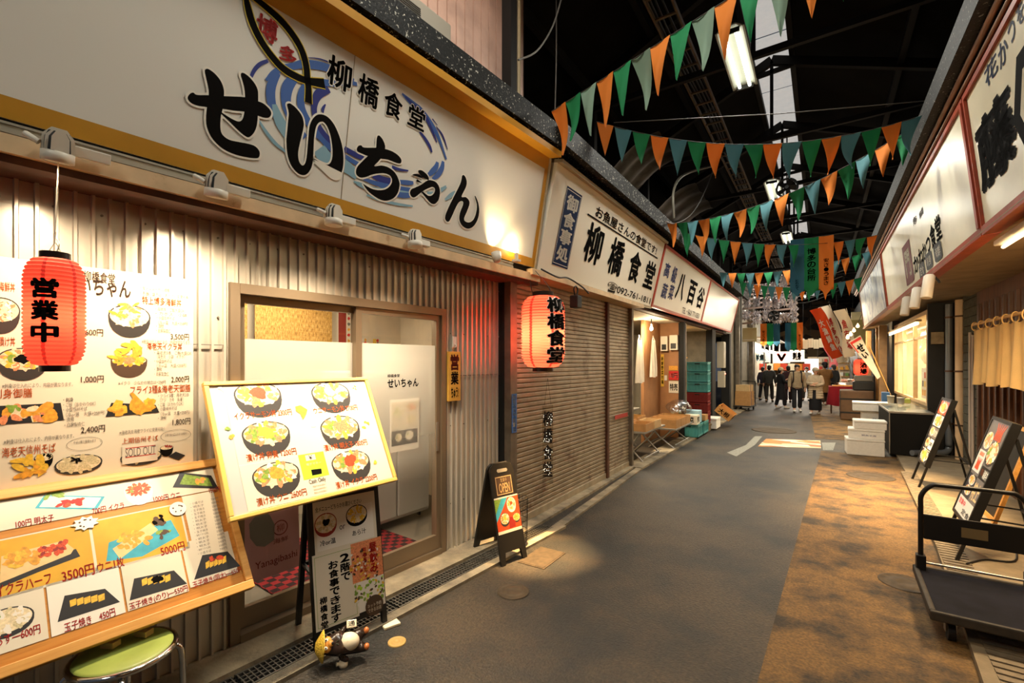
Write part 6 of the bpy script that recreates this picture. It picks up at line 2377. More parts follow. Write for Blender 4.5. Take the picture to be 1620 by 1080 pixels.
# ================================================================== RIGHT FRONT: PIPES, CURTAIN, COUNTER
for (x, s, r_, z1, mt_, name, lab) in ((2.0, 11.0, .075, 2.8, mat('cream_pipe', '#d3b48c', .4, noise=(5, .1)), 'downpipe', 'thick cream downpipe on the right wall'), (1.88, 11.2, .05, 2.75, mat('grey_pipe', '#6e7378', .35, .2), 'drainpipe', 'grey drainpipe left of the cream downpipe'), (1.98, 10.28, .022, 2.2, mat('pale_pipe', '#b9a99a', .4), 'conduit', 'thin pale conduit beside the hanging curtain'), (1.98, 10.12, .018, 2.15, mat('pale_pipe', ''), 'conduit', 'thinnest pale conduit, right next to the hanging curtain')):
    o = thing(name, lab, 'pipe', Matrix.Translation((x, s, 0)))
    m = MB()
    if name == 'drainpipe':
        m.tube(smooth_path([(0, 0, z1), (0, 0, .5), (0, 0, .2), (-.06, -.06, .13), (-.2, -.15, .12), (-.55, -.4, .12)], 4), r_, 14)
    else:
        m.cyl((0, 0, .045), (0, 0, z1), r_, 16)
    m.build('pipe', mt_, o)
    if r_ > .04:
        for z in (.62, 1.55, 2.5):
            m = MB()
            m.cyl((0, 0, z), (0, 0, z + .03), r_ + .006, 16)
            m.box((0, -.01, z + .005), (.12, .01, z + .025))
            m.build('pipe_clip', mat('rusty_clip', '#5a4030', .6, .4), o)
wc = thing('wall_plate', 'small brown tin plate on the black wall beside the drainpipe', 'plate', Matrix.Translation((1.66, 11.34, 2.05)))
m = MB()
m.box((0, -.012, 0), (.18, 0, .22), bev=.003)
m.build('plate', mat('brown_tin', '#7a6a52', .35, .6, noise=(12, .3)), wc)

# hanging shop curtain
NX, NZ0, NZ1, NS0, NS1 = 1.72, 1.45, 2.17, 4.9, 8.74
nr = thing('shop_curtain', 'ochre linen shop curtain with slits hanging before the timber front', 'curtain', Matrix.Translation((NX, 0, 0)))
NOR = mat('ochre_linen', '#dcb473', .8, noise=(5, .1), bump=(60, .15), trans=.18)
RN_ = random.Random(11)
npan = 6
for k in range(npan):
    a, b = NS1 - (NS1 - NS0) * k / npan, NS1 - (NS1 - NS0) * (k + 1) / npan
    ph = RN_.uniform(0, 6)
    m = MB()
    def cl(u, v, a=a, b=b, ph=ph, off=0):
        free = (1 - v) ** 1.4
        y = a + (b - a) * (u * (1 - .05 * free) + .025 * free)
        x = off + (.028 * math.sin(u * 9 + ph) + .015 * math.sin(u * 21 + ph * 2)) * (.4 + .8 * free)
        z = NZ0 + (NZ1 - NZ0) * v + (.025 * math.sin(u * 6.3 + ph) * free) + (-.03 * math.sin(u * math.pi * 2) ** 2 if v > .99 else 0)
        return (x, y, z)
    m.surf(cl, 26, 14)
    m.surf(lambda u, v: (lambda q: (q[0] + .004, q[1], q[2]))(cl(u, v)), 26, 14)
    m.build('curtain_panel', NOR, nr)
    for q in (.0, .5):
        yy = a + (b - a) * (q + .02)
        m = MB()
        m.tube([(.004 + .03 * math.cos(t), yy + .0, NZ1 + .035 + .055 * math.sin(t)) for t in [2 * math.pi * w / 14 for w in range(14)]], .007, 6, closed=True)
        m.build('hanging_loop', NOR, nr)
m = MB()
m.tube([(0, NS0 - .3, NZ1 + .06), (0, NS1 + .06, NZ1 + .06)], .018, 10)
m.build('rod', mat('bamboo_rod', '#c79a58', .45, noise=(9, .15)), nr)

# lit shop front: counter, window, bags
ct = thing('display_counter', 'black display counter with a slanting glass top in front of the lit window', 'counter', Matrix.Translation((1.33, 11.9, 0)))
m = MB()
m.box((-.29, -1.0, .05), (.29, 1.1, .80), bev=.01)
m.build('cabinet_body', mat('matt_black_panel', '#100f0e', .6, spec=.2), ct)
m = MB()
m.box((-.31, -1.02, .80), (.31, 1.12, .83)); 
m.build('steel_rim', STEEL, ct)
m = MB()
m.quad((-.29, -1.0, .832), (.29, -1.0, .90), (.29, 1.1, .90), (-.29, 1.1, .832))
m.build('glass_top', glass('counter_glass', (.85, .9, .9), .25), ct)
m = MB()
m.box((-.305, -1.0, .06), (-.292, -.96, .80)); 
m.build('corner_strip', STEEL, ct)
for i, (dx, dy, h, c, lab) in enumerate(((-.16, .3, .14, '#e6dfc8', 'white tub on the display counter, the left one'), (-.02, .1, .12, '#d9d6c9', 'white tub on the display counter, the right one'), (-.2, .75, .2, '#4d77a8', 'blue carton on the far end of the display counter'), (.1, .5, .09, '#c7cf63', 'yellow-green packet on the display counter'))):
    m = MB()
    if i < 2:
        m.lathe([(.05, 0), (.06, h), (.064, h), (.064, h + .012), (.001, h + .012)], 18)
    else:
        m.box((-.07, -.05, 0), (.07, .05, h), bev=.006)
    o = m.build('tub' if i < 2 else 'carton', mat('counter_item%d' % i, c, .5), None, Matrix.Translation((1.33 + dx, 11.9 + dy, .89)))
    tag(o, lab, 'tub' if i < 2 else 'box')

w1 = bpy.data.objects.new('window_2', None)
link(w1); w1['kind'] = 'structure'
w1.matrix_world = frame((1.66, 16.2, 0), (0, -1, 0), (0, 0, 1))
m = MB()
m.box((0, .9, -.04), (4.7, .96, .03)); m.box((0, 2.62, -.04), (4.7, 2.7, .03))
for a in (0, 1.55, 3.1, 4.62):
    m.box((a, .96, -.04), (a + .07, 2.62, .03))
m.box((0, 2.2, -.02), (4.7, 2.24, .02))
m.build('window_frame', mat('pale_timber_post', ''), w1)
m = MB()
m.rect(0.05, .96, 4.65, 2.62, 0)
m.build('pane', GL, w1)
m = MB()
m.box((0, 0, -.06), (4.7, .9, -.02))
m.build('sill_wall', mat('beige_wall', '#b9a684', .7, noise=(4, .1)), w1)
m = MB()
m.box((1.66, 11.5, 2.66), (3.2, 16.2, 2.7)); m.box((3.0, 11.5, 0), (3.05, 16.2, 2.7)); m.box((1.7, 16.15, 0), (3.05, 16.2, 2.7)); m.box((1.72, 11.5, 0), (3.05, 11.54, 2.7))
struct('wall_right.003', m, mat('lit_shop_wall', '#d8c8a4', .7, noise=(4, .1)), 'inner walls of the lit shop on the right')
lt = thing('light_strip', 'row of bright tube lights along the top of the lit shop window', 'lamp', Matrix.Translation((1.52, 0, 2.46)))
for k in range(4):
    m = MB()
    m.tube([(0, 11.7 + k * 1.1, 0), (0, 12.7 + k * 1.1, 0)], .022, 8)
    m.build('tube', emitter('warm_tube_glow', (1, .86, .58), 14), lt)
m = MB()
m.box((-.04, 11.6, .03), (.05, 16.1, .07))
m.build('batten', mat('pale_timber_post', ''), lt)
light('shop_strip_light', 'AREA', (1.50, 13.9, 2.42), 130, (1, .82, .55), .12, (1.1, 13.9, 0), sy=4.4)
light('shop_inner_light', 'AREA', (2.4, 13.9, 2.6), 90, (1, .86, .62), 1.0, (2.4, 13.9, 0), sy=3.4)
for i, (s, z, r_, lab) in enumerate(((12.1, 1.75, .24, 'bundle of clear plastic bags hanging in the lit window, nearest the black wall'), (12.6, 1.55, .2, 'bundle of clear plastic bags hanging in the lit window, the lower one'), (13.1, 1.85, .18, 'bundle of clear plastic bags hanging in the lit window, farthest one'))):
    m = MB()
    RB = random.Random(20 + i)
    ph = [RB.uniform(0, 6) for _ in range(4)]
    m.surf(lambda u, v: (r_ * .5 * math.sin(math.pi * (.08 + .86 * v)) * math.cos(6.283 * u) * (1 + .2 * math.sin(7 * 6.283 * u + ph[0])), r_ * math.sin(math.pi * (.08 + .86 * v)) * math.sin(6.283 * u) * (1 + .2 * math.sin(5 * 6.283 * u + ph[1] + 5 * v)), r_ * 1.9 * (v - .5)), 26, 12)
    o = m.build('plastic_bag_bundle', mat('hazy_plastic', '#e9e2d0', .3, trans=.5), None, Matrix.Translation((1.86, s, z)))
    tag(o, lab, 'bag')
pc = thing('wall_chart', 'white photo price chart behind the lit window', 'poster', frame((1.75, 12.95, .98), (0, -1, 0), (0, 0, 1)))
pg = Page(pc.matrix_world)
pg.m.rect(0, 0, 1.0, .62, 0, 0)
for i in range(4):
    for j in range(3):
        pg.m.rect(.08 + i * .23, .06 + j * .18, .24 + i * .23, .18 + j * .18, .001, P_[RNG.choice(['teal', 'fry', 'pale', 'roe', 'gry', 'egg'])])
pg.build('chart_print', pc)
for s, r_, c, lab in ((16.6, .09, '#8b6a45', 'brown timber post right of the white banner'), (17.6, .08, '#c98c45', 'orange timber post beyond the brown post'), (19.2, .07, '#c9a778', 'pale timber post behind the red lantern')):
    m = MB()
    m.box((-r_, -r_, 0), (r_, r_, 2.75), bev=.01)
    o = m.build('timber_post', mat('post' + str(s), c, .6, noise=(8, .2)), None, Matrix.Translation((1.42 if s < 19 else 1.28, s, 0)))
    tag(o, lab, 'post')

# foam boxes
def foam(x, s, z, lx, ly, h, label, mark=None, lid=.045):
    o = thing('foam_box', label, 'foam box', upright((x, s, z), R(RNG.uniform(-3, 3))))
    a, b = lx / 2, ly / 2
    m = MB()
    m.box((-a, -b, 0), (a, b, h - lid), bev=.012)
    m.build('box_body', FOAM, o)
    m = MB()
    m.box((-a - .006, -b - .006, h - lid + .001), (a + .006, b + .006, h), bev=.012)
    m.build('lid', FOAM, o)
    if mark:
        m = MB()
        T = Matrix(((1, 0, 0, 0), (0, 0, -1, -b - .0012), (0, 1, 0, 0), (0, 0, 0, 1)))
        m.text(mark, -a * .25, (h - lid) * .38, a * .55, (h - lid) * .62, 0, 0, .0, M=T)
        m.build('printed_mark', mat('blue_print', '#4a5a8c', .5), o)
    return o
foam(.66, 10.95, .005, .56, .42, .30, 'biggest foam box at the bottom of the front foam stack')
foam(.69, 10.98, .306, .54, .38, .18, 'foam box with a printed mark in the middle of the front stack', '鮮魚水産')
foam(.74, 10.98, .487, .48, .38, .16, 'top foam box of the front stack')
foam(1.0, 13.35, .005, .5, .4, .30, 'lowest foam box of the stack behind the front one')
foam(1.0, 13.37, .306, .5, .4, .32, 'foam box with a small mark in the stack behind the front one', '鮮')
foam(.95, 13.3, .627, .72, .44, .20, 'long foam box lying on top of the stack behind')

# ================================================================== LED MENU STANDS
def led_stand(near, far, label, seed, prints):
    """near/far: ground points of the two front feet"""
    A, B = Vector((near.x, near.y, .045)), Vector((far.x, far.y, .045))
    # seen from the alley the local x runs from the far foot to the near foot
    ex = (A - B).normalized()
    backv = Vector((-ex.y, ex.x, 0))
    if backv.x < 0:
        backv = -backv
    wd = (A - B).length
    hgt = 1.19
    M = frame(B, ex, backv * .36 + Vector((0, 0, hgt)))
    o = thing('light_panel_stand', label, 'menu stand', M)
    L = math.hypot(.36, hgt)
    b0 = .30
    m = MB()
    m.box((.0, b0, -.06), (.03, L, .004), bev=.004); m.box((wd - .03, b0, -.06), (wd, L, .004), bev=.004)
    m.box((.03, b0, -.06), (wd - .03, b0 + .03, .004)); m.box((.03, L - .03, -.06), (wd - .03, L, .004))
    m.box((.03, b0 + .03, -.06), (wd - .03, L - .03, -.045))
    m.build('panel_frame', BLACK, o)
    pg = Page(M)
    mm = pg.m
    x0, x1, y0, y1 = .03, wd - .03, b0 + .03, L - .03
    h = y1 - y0
    mm.rect(x0, y0, x1, y1, -.004, prints['bg'])
    for (u0, v0, u1, v1, kind) in prints['items']:
        a0, a1 = x0 + (x1 - x0) * u0, x0 + (x1 - x0) * u1
        c0, c1 = y0 + h * v0, y0 + h * v1
        if kind[0] == 'r':
            mm.rect(a0, c0, a1, c1, -.0034, P_[kind[1]])
        elif kind[0] == 'bowl':
            bowl(mm, a0, c0, a1, c1, kind[1], -.0032, kind[2], .08, kind[3], 24)
        elif kind[0] == 't':
            mm.text(kind[1], a0, c0, a1, c1, -.001, P_[kind[2]], .02)
        elif kind[0] == 'prawn':
            for q in range(5):
                mm.ribbon([(a0 + (a1 - a0) * (.2 + .15 * q), c0), (a0 + (a1 - a0) * (.25 + .12 * q), (c0 + c1) / 2), (a0 + (a1 - a0) * (.1 + .2 * q), c1)], [.03, .025, .008], -.0014 + q * .0001, P_['roe'])
    lo = pg.m.build('lit_print', PRLIT, o)
    for x in (.02, wd - .02):
        m = MB()
        m.bar((x, 0, -.03), (x, b0 + .05, -.03), .025, .025)
        m.build('leg', BLACK, o)
        m = MB()
        top = Vector((x, L - .12, -.06))
        ft = M.inverted() @ (M @ Vector((x, 0, 0)) + backv * .62)
        m.bar(top, ft, .025, .022)
        m.build('rear_leg', BLACK, o)
    m = MB()
    t0 = Vector((.02, L - .12, -.06)); f0 = M.inverted() @ (M @ Vector((.02, 0, 0)) + backv * .62)
    t1 = Vector((wd - .02, L - .12, -.06)); f1 = M.inverted() @ (M @ Vector((wd - .02, 0, 0)) + backv * .62)
    m.bar(f0.lerp(t0, .35), f1.lerp(t1, .35), .02, .02)
    m.build('cross_bar', BLACK, o)
    for f_, t_, x_ in ((f0, t0, .02), (f1, t1, wd - .02)):
        MB().bar(f_.lerp(t_, .35), Vector((x_, b0 + .12, -.06)), .012, .012).build('spacer_bar', BLACK, o)
    return o


PRLIT = []
for q in PRM:
    n_ = q.name + '_backlit'
    c = q.node_tree.nodes['Principled BSDF'].inputs['Base Color'].default_value
    k = bpy.data.materials.new(n_)
    k.use_nodes = True
    b = k.node_tree.nodes['Principled BSDF']
    b.inputs['Base Color'].default_value = c
    b.inputs['Roughness'].default_value = .3
    b.inputs['Emission Color'].default_value = c
    b.inputs['Emission Strength'].default_value = .42
    PRLIT.append(k)
it1 = dict(bg=P_['gry'], items=[
 (.0, .0, 1, .17, ('r', 'paper')), (.08, .09, .5, .15, ('t', '営業中', 'red')), (.45, .02, .95, .08, ('t', '定食', 'ink')),
 (.0, .17, .5, .42, ('r', 'tray')), (.08, .2, .45, .3, ('bowl', SEA, 'egg', 'pale')), (.1, .31, .45, .41, ('bowl', SEA, 'fry', 'pale')),
 (.0, .45, .45, .68, ('r', 'paper')), (.08, .48, .4, .6, ('prawn',)), (.08, .62, .35, .66, ('r', 'org')),
 (.5, .42, 1, .55, ('r', 'ink')), (.55, .46, .7, .52, ('r', 'org')), (.72, .44, .98, .53, ('t', '海鮮丼', 'paper')),
 (.42, .56, .98, .82, ('bowl', SEA + ['green'], 'rice', 'bowl')), (.02, .70, .45, .88, ('bowl', SEA, 'salmon', 'paper')), (.35, .82, .95, .99, ('prawn',)), (.55, .2, .95, .38, ('t', '特上', 'wood'))])
it2 = dict(bg=P_['tray'], items=[(.05, .02, .95, .18, ('bowl', SEA, 'egg', 'pale')), (0, .19, 1, .2, ('r', 'paper')), (.05, .22, .5, .38, ('bowl', SEA, 'roe', 'gry')), (.5, .22, .95, .38, ('r', 'pale')), (.55, .26, .9, .34, ('t', '丼', 'ink')),
 (.03, .40, .97, .56, ('r', 'gry')), (.1, .42, .6, .55, ('bowl', SEA, 'salmon', 'pale')), (.65, .43, .95, .53, ('t', '定食', 'paper')), (.03, .58, .97, .76, ('r', 'pale')), (.1, .59, .9, .75, ('bowl', SEA, 'fry', 'dkred')), (.03, .78, .97, .98, ('r', 'roe')), (.1, .8, .9, .96, ('bowl', SEA, 'egg', 'pale'))])
led_stand(at_z(1506, 886, .045), at_z(1487, 851, .045), 'near backlit menu stand with a prawn photo behind the platform trolley', 1, it1)
led_stand(at_z(1449, 771, .045), at_z(1438, 757, .045), 'farther backlit menu stand beside the black counter', 2, it2)

# wooden framed board standing behind the near stand
M = frame((1.32, 6.75, .045), (0, -1, 0), (.30, 0, 1.05))
wb = thing('wooden_easel_board', 'wood framed folding board standing behind the near backlit menu stand', 'sign', M)
L = math.hypot(.3, 1.05)
m = MB()
m.box((0, 0, -.03), (.04, L, 0)); m.box((.46, 0, -.03), (.5, L, 0)); m.box((.04, L - .04, -.03), (.46, L, 0)); m.box((.04, .15, -.03), (.46, .19, 0))
m.build('frame', WOOD, wb)
m = MB()
m.box((.04, .19, -.02), (.46, L - .04, -.01))
m.build('blackboard', BLACK, wb)
Mi = M.inverted()
for x in (.02, .48):
    m = MB()
    m.bar((x, L - .03, -.03), Mi @ (M @ Vector((x, 0, 0)) + Vector((.56, 0, 0))), .035, .03)
    m.build('rear_leg', WOOD if x > .1 else BLACK, wb)
m = MB()
m.tube(smooth_path([(1.0, 5.3, .055), (1.15, 5.5, .055), (1.35, 5.6, .055), (1.5, 6.1, .055), (1.75, 6.2, .055)], 6), .008, 7)
o = m.build('power_cable', BLACK)
tag(o, 'black cable on the slab behind the near backlit menu stand', 'cable')
# drain strip along the slab edge
gs = thing('slab_drain', 'slotted steel drain strip along the right slab under the menu stands', 'drain grate', frame((.86, 3.2, .047), Vector((.24, 6.0, 0)), Vector((-6.0, .24, 0))))
m = MB()
for k in range(90):
    m.box((k * .068, -.09, 0), (k * .068 + .045, .09, .006))
m.build('drain_slats', mat('worn_grate', '#7c6f5b', .6, .3, noise=(14, .3)), gs)

# ================================================================== PLATFORM TROLLEY
tq = [at_z(1447, 893, .20), at_z(1475, 966, .20)]
pn, pf = tq[1], tq[0]
ex = Vector((1, 0, 0))
ey = (pf - pn); ey.z = 0
LT = ey.length
WT = .62
M = frame((pn.x, pn.y, 0), Vector((ey.normalized().y, -ey.normalized().x, 0)), ey)
tr_ = thing('platform_trolley', 'black platform trolley with folding handle on the near right', 'trolley', M)
m = MB()
m.box((0, 0, .155), (WT, LT, .195), bev=.012)
m.build('deck', mat('navy_deck_mat', '#12121b', .85, noise=(9, .4), spec=.15), tr_)
m = MB()
for a, b in (((-.012, -.012, .145), (WT + .012, .018, .205)), ((-.012, LT - .018, .145), (WT + .012, LT + .012, .205)), ((-.012, .018, .145), (.02, LT - .018, .205)), ((WT - .02, .018, .145), (WT + .012, LT - .018, .205))):
    m.box(a, b, bev=.01)
m.build('bumper', mat('worn_bumper', '#332d25', .7, noise=(16, .35)), tr_)
m = MB()
y = LT - .04
P = smooth_path([(.03, y, .20), (.03, y, .62), (.035, y, .74), (.09, y, .815), (.16, y, .825), (WT - .16, y, .825), (WT - .09, y, .815), (WT - .035, y, .74), (WT - .03, y, .62), (WT - .03, y, .20)], 5)
m.tube(P, .016, 10)
m.build('push_handle', BLACK, tr_)
m = MB()
m.box((.046, y - .008, .42), (WT - .046, y + .008, .60), bev=.004)
m.build('handle_plate', BLACK, tr_)
m = MB()
m.box((WT * .40, y - .0115, .475), (WT * .62, y - .0085, .545))
m.build('name_badge', mat('brass_plate', '#8d7c58', .4, .5), tr_)
m = MB()
m.tube([(.03, y, .245), (WT - .03, y, .245)], .009, 8)
m.build('tie_rod', STEEL, tr_)
for x in (.03, WT - .03):
    m = MB()
    m.box((x - .028, y - .035, .19), (x + .028, y + .035, .30), bev=.006)
    m.build('hinge_bracket', DARKMETAL, tr_)
for sx in (.1, WT - .1):
    for sy in (.12, LT - .12):
        m = MB()
        m.cyl((sx - .018, sy, .06), (sx + .018, sy, .06), .06, 18)
        wl = m.build('wheel', mat('black_rubber', '#191817', .6), tr_)
        m = MB()
        m.box((sx - .03, sy - .03, .115), (sx + .03, sy + .03, .156)); m.box((sx - .028, sy - .015, .05), (sx - .022, sy + .03, .13)); m.box((sx + .022, sy - .015, .05), (sx + .028, sy + .03, .13))
        m.build('caster_fork', STEEL, wl)
# ================================================================== ROOF FITTINGS
TUBEG = emitter('tube_glow', (1.0, 1.0, .86), 4)
lp = None
tl_lab = ['nearest twin-tube lamp hanging under the skylight strip', 'second twin-tube lamp from the camera under the skylight strip', 'third twin-tube lamp under the skylight strip, over the pennants', 'fourth twin-tube lamp, just left of the big hanging banners', 'fifth twin-tube lamp far down the alley', 'sixth and farthest twin-tube lamp of the row', 'twin-tube lamp overhead in front of the big restaurant sign', 'twin-tube lamp of the same row behind the camera']
for i, s in enumerate(TUBE_S):
    M = Matrix.Translation((-0.86, s, 5.40))
    if lp is None:
        lp = thing('tube_lamp', '', 'lamp', M)
        m = MB()
        m.prism([(-.15, .03), (-.06, .09), (.06, .09), (.15, .03), (.13, .03), (.055, .075), (-.055, .075), (-.13, .03)], -.66, .66, 0, Matrix(((1, 0, 0, 0), (0, 0, -1, 0), (0, 1, 0, 0), (0, 0, 0, 1))))
        m.build('reflector', mat('white_reflector', '#a3a596', .5), lp)
        for x in (-.06, .06):
            m = MB()
            m.tube([(x, -.6, .02), (x, .6, .02)], .019, 10)
            m.build('tube', TUBEG, lp)
        m = MB()
        for y in (-.64, .62):
            m.box((-.1, y, -.0), (.1, y + .02, .05))
        m.build('end_holder', BLACK, lp)
        m = MB()
        m.tube([(0, 0, .085), (0, 0, .9)], .01, 6)
        m.build('hanger_rod', BLACK, lp)
        o = lp
    else:
        o = moved(lp, M)
    tag(o, tl_lab[i], 'lamp', 'twin tube lamps under the roof')
# cable tray
ctm = mat('dull_brown_steel', '#6b5b45', .55, .4, noise=(10, .3))
ct_ = thing('cable_tray', 'ladder shaped steel cable tray hanging along the left of the roof', 'cable tray', Matrix.Translation((-1.5, 0, 5.72)))
m = MB()
for x in (-.13, .13):
    m.bar((x, 2.5, 0), (x, 40, 0), .02, .06)
m.build('side_rail', ctm, ct_)
m = MB()
for k in range(80):
    MB().bar((-.12, 2.6 + k * .36, -.01), (.12, 2.6 + k * .36, -.01), .03, .02).build('rung', ctm, ct_)
m = MB()
RW_ = random.Random(4)
for q in range(5):
    m.tube(smooth_path([(-.08 + q * .04 + RW_.uniform(-.03, .03), 2.5 + k * 1.9, .03 + RW_.uniform(-.012, .02)) for k in range(20)], 3), .011, 5)
m.build('cables', BLACK, ct_)
# post, pipes and hanging wires at the left
for (px, w_, h0, lab, mt_) in ((806, .05, 0, 'dark square post rising above the left eave', BEAMM), (813, .022, 0, 'pair member: thin tan pipe beside the dark post, left one', mat('tan_pipe', '#8c7d5e', .5)), (820, .022, 0, 'thin tan pipe beside the dark post, the right one', mat('tan_pipe', ''))):
    q = at_r(px, 120, 2.62)
    m = MB()
    if w_ > .03:
        m.box((-w_, -w_, 0), (w_, w_, 2.2))
    else:
        m.cyl((0, 0, 0), (0, 0, 2.1), w_, 10)
    o = m.build('roof_post' if w_ > .03 else 'conduit', mt_, None, Matrix.Translation((q.x, q.y, 3.995)))
    tag(o, lab.replace('pair member: ', ''), 'post' if w_ > .03 else 'pipe')
for i, pts in enumerate(([(820, 95), (850, 80), (875, 40), (890, -10)], [(1052, 350), (1070, 353), (1095, 337), (1115, 302), (1130, 264)], [(880, -10), (880, 90), (878, 175)])):
    P = [at_x(x, y, -1.9) if i < 2 else at_r(x, y, 2.4) for x, y in pts]
    m = MB()
    m.tube(smooth_path([tuple(p) for p in P], 6), .007 if i != 1 else .009, 6)
    o = m.build('hanging_wire', mat('dull_wire', '#55504a', .6))
    tag(o, ['thin wire sagging from the tan pipes up to the roof', 'wire looping down to the eave over the cream diner sign', 'straight dark wire rising from the left end of the first pennant string'][i], 'wire')
m = MB()
P = [at_x(x, y, -2.05) for x, y in ((1066, 345), (1066, 300), (1085, 275), (1130, 262))]
m.tube(smooth_path([tuple(p) for p in P], 5), .022, 8)
o = m.build('bent_conduit', mat('grey_conduit', '#777265', .5, .4))
tag(o, 'bent grey conduit rising from the left eave to the roof', 'pipe')
m = MB()
a_, b_ = at_x(945, 197, -1.4), Vector((.9, 6.6, 0))
m.tube([(-2.1, 5.4, 4.62), (-.4, 6.1, 4.54), (.95, 6.7, 4.55)], .005, 5)
o = m.build('steel_wire', mat('dull_wire', ''))
tag(o, 'straight steel wire stretched over the second pennant string', 'wire')

# air conditioner above the eave
acx = at_r(714, 60, 2.86)
tA = acx.dot(RDIR)
AC = thing('air_conditioner', 'grey outdoor air conditioner unit behind the speckled eave above the big sign', 'air conditioner', frame(RW(tA - .85, 2.86, 4.005), RDIR, (0, 0, 1)))
m = MB()
m.box((0, 0, -.10), (.85, .62, 0), bev=.012)
m.build('casing', mat('ac_grey', '#8f8d82', .5), AC)
m = MB()
for k in range(30):
    m.box((.05, .06 + k * .0165, .001), (.50, .066 + k * .0165, .006))
m.build('fan_grille', mat('ac_dark', '#3c3b36', .6), AC)
m = MB()
m.text('Panasonic', .60, .36, .82, .40, .001, 0, .02)
m.text('INVERTER', .62, .24, .74, .27, .001, 0, .0)
m.build('lettering', INK, AC)
light('siding_light', 'SPOT', RW(2.2, 1.9, 5.6), 60, (1, .78, .62), .1, RW(2.9, 3.0, 4.8), 80, .7)

# ================================================================== PENNANT STRINGS
CO = dict(O=mat('orange_pennant', '#d97f2c', .8, trans=.3), G=mat('green_pennant', '#1d7f4c', .8, trans=.3), T=mat('teal_pennant', '#4f8088', .8, trans=.3), S=mat('sage_pennant', '#87a08d', .8, trans=.3), B=mat('blue_pennant', '#2f6478', .8, trans=.3))
CORD = mat('bunting_cord', '#3a3530', .7)


def bunting(A, B, sag, n, colours, w, h, label, skip=(), sd=1, f0=0.0, f1=1.0):
    A, B = Vector(A), Vector(B)
    rn = random.Random(sd)
    o = thing('pennant_string', label, 'pennant string', Matrix.Translation(A))
    C = lambda t: (B - A) * t + Vector((0, 0, -4 * sag * t * (1 - t)))
    m = MB()
    m.tube([C(k / 30) for k in range(31)], .004, 5)
    m.build('cord', CORD, o)
    for i in range(n):
        if i in skip:
            continue
        t = f0 + (f1 - f0) * (i + .5) / n
        p = C(t)
        d = (C(t + .01) - C(t - .01)).normalized()
        nrm = Vector((-d.y, d.x, 0)).normalized()
        tilt, curl, tw = rn.uniform(-.18, .18), rn.uniform(-.06, .06), rn.uniform(-.05, .05)
        m = MB()
        rows, cols = 7, 4

        def pt(u, v, off=0):
            ww = w * (1 - v) * (u - .5) + tw * v * .3
            return p + d * ww + Vector((0, 0, -h * v)) + nrm * (tilt * h * v + curl * math.sin(v * 3) + off + .012 * math.sin(u * 5 + v * 4))
        m.surf(lambda u, v: pt(u, v), cols, rows)
        m.surf(lambda u, v: pt(u, v, .0015), cols, rows)
        m.build('pennant', CO[colours[i % len(colours)]], o)
    return o


b1 = bunting((-2.03, 3.71, 3.98), (.95, 3.22, 4.40), .0, 19, 'OGS', .165, .40, 'nearest pennant string crossing the alley, rising out of the picture', sd=2)
b2 = bunting((-2.03, 4.71, 4.32), (.84, 6.2, 4.20), .27, 17, 'OTG', .185, .36, 'second pennant string, sagging across from the diner sign to the right eave', sd=3)
b3 = bunting((-2.03, 7.48, 3.90), (.83, 6.5, 4.23), .235, 17, 'OGT', .185, .37, 'third pennant string, slanting up to the right eave', sd=5)
b4 = bunting((-2.03, 8.48, 4.0), (.84, 10.7, 4.02), .20, 17, 'GOT', .19, .40, 'fourth pennant string, the one carrying three big lettered banners', sd=6, skip=(10, 11, 12))
b5 = bunting((-2.03, 12.0, 3.86), (.90, 12.6, 4.12), .18, 16, 'TOG', .18, .36, 'fifth pennant string behind the big lettered banners', sd=8)
b6 = bunting((-2.02, 15.2, 4.1), (.90, 15.6, 4.0), .22, 16, 'GTO', .20, .42, 'sixth pennant string, the farthest small one', sd=9)


def banners(px0, px1, ytop, ybot, s, cols, texts, label, parent_note=None):
    A, B = at_s(px0, ytop, s), at_s(px1, ytop, s)
    Hh = A.z - at_s(px0, ybot, s).z
    o = thing('hanging_banner', label, 'banner', frame(Vector((A.x, A.y, A.z - Hh)), (1, 0, 0), (0, 0, 1)))
    W = B.x - A.x
    n = len(cols)
    for i in range(n):
        x0, x1 = W * i / n, W * (i + 1) / n
        m = MB()
        def f(u, v, off=0):
            z = Hh * v
            tip = (1 - v)
            return (x0 + (x1 - x0) * u, max(z, Hh * .12 * (1 - abs(2 * u - 1))* 0 + (Hh * .13 * abs(2 * u - 1)) if v < .001 else z), .02 * math.sin(u * 5 + v * 7 + i) + off)
        m.surf(lambda u, v: f(u, v), 8, 12)
        m.surf(lambda u, v: f(u, v, .002), 8, 12)
        bn_ = m.build('banner_strip', CO[cols[i]], o)
        if texts[i]:
            m = MB()
            tx, v0, v1, k = texts[i]
            c = (x0 + x1) / 2
            m.text(tx, c - W / n * k, Hh * v0, c + W / n * k, Hh * v1, .028, 0, .02, True)
            m.build('lettering', INK, bn_)
    return o


bb = banners(1250, 1319, 380, 470, 10.1, 'BGO', [('とれたて', .12, .3, .12), ('博多の台所', .25, .82, .3), ('安さ・うまさ', .16, .62, .17)], 'three big lettered banners in blue, green and orange, the nearest set')
banners(1203, 1234, 512, 548, 25, 'OGB', [('安さうまさ', .1, .7, .2), None, None], 'farther left set of banners in orange, green and blue')
banners(1242, 1270, 511, 556, 25, 'BGO', [None, None, ('安さうまさ', .1, .6, .2)], 'farther right set of banners in blue, green and orange')
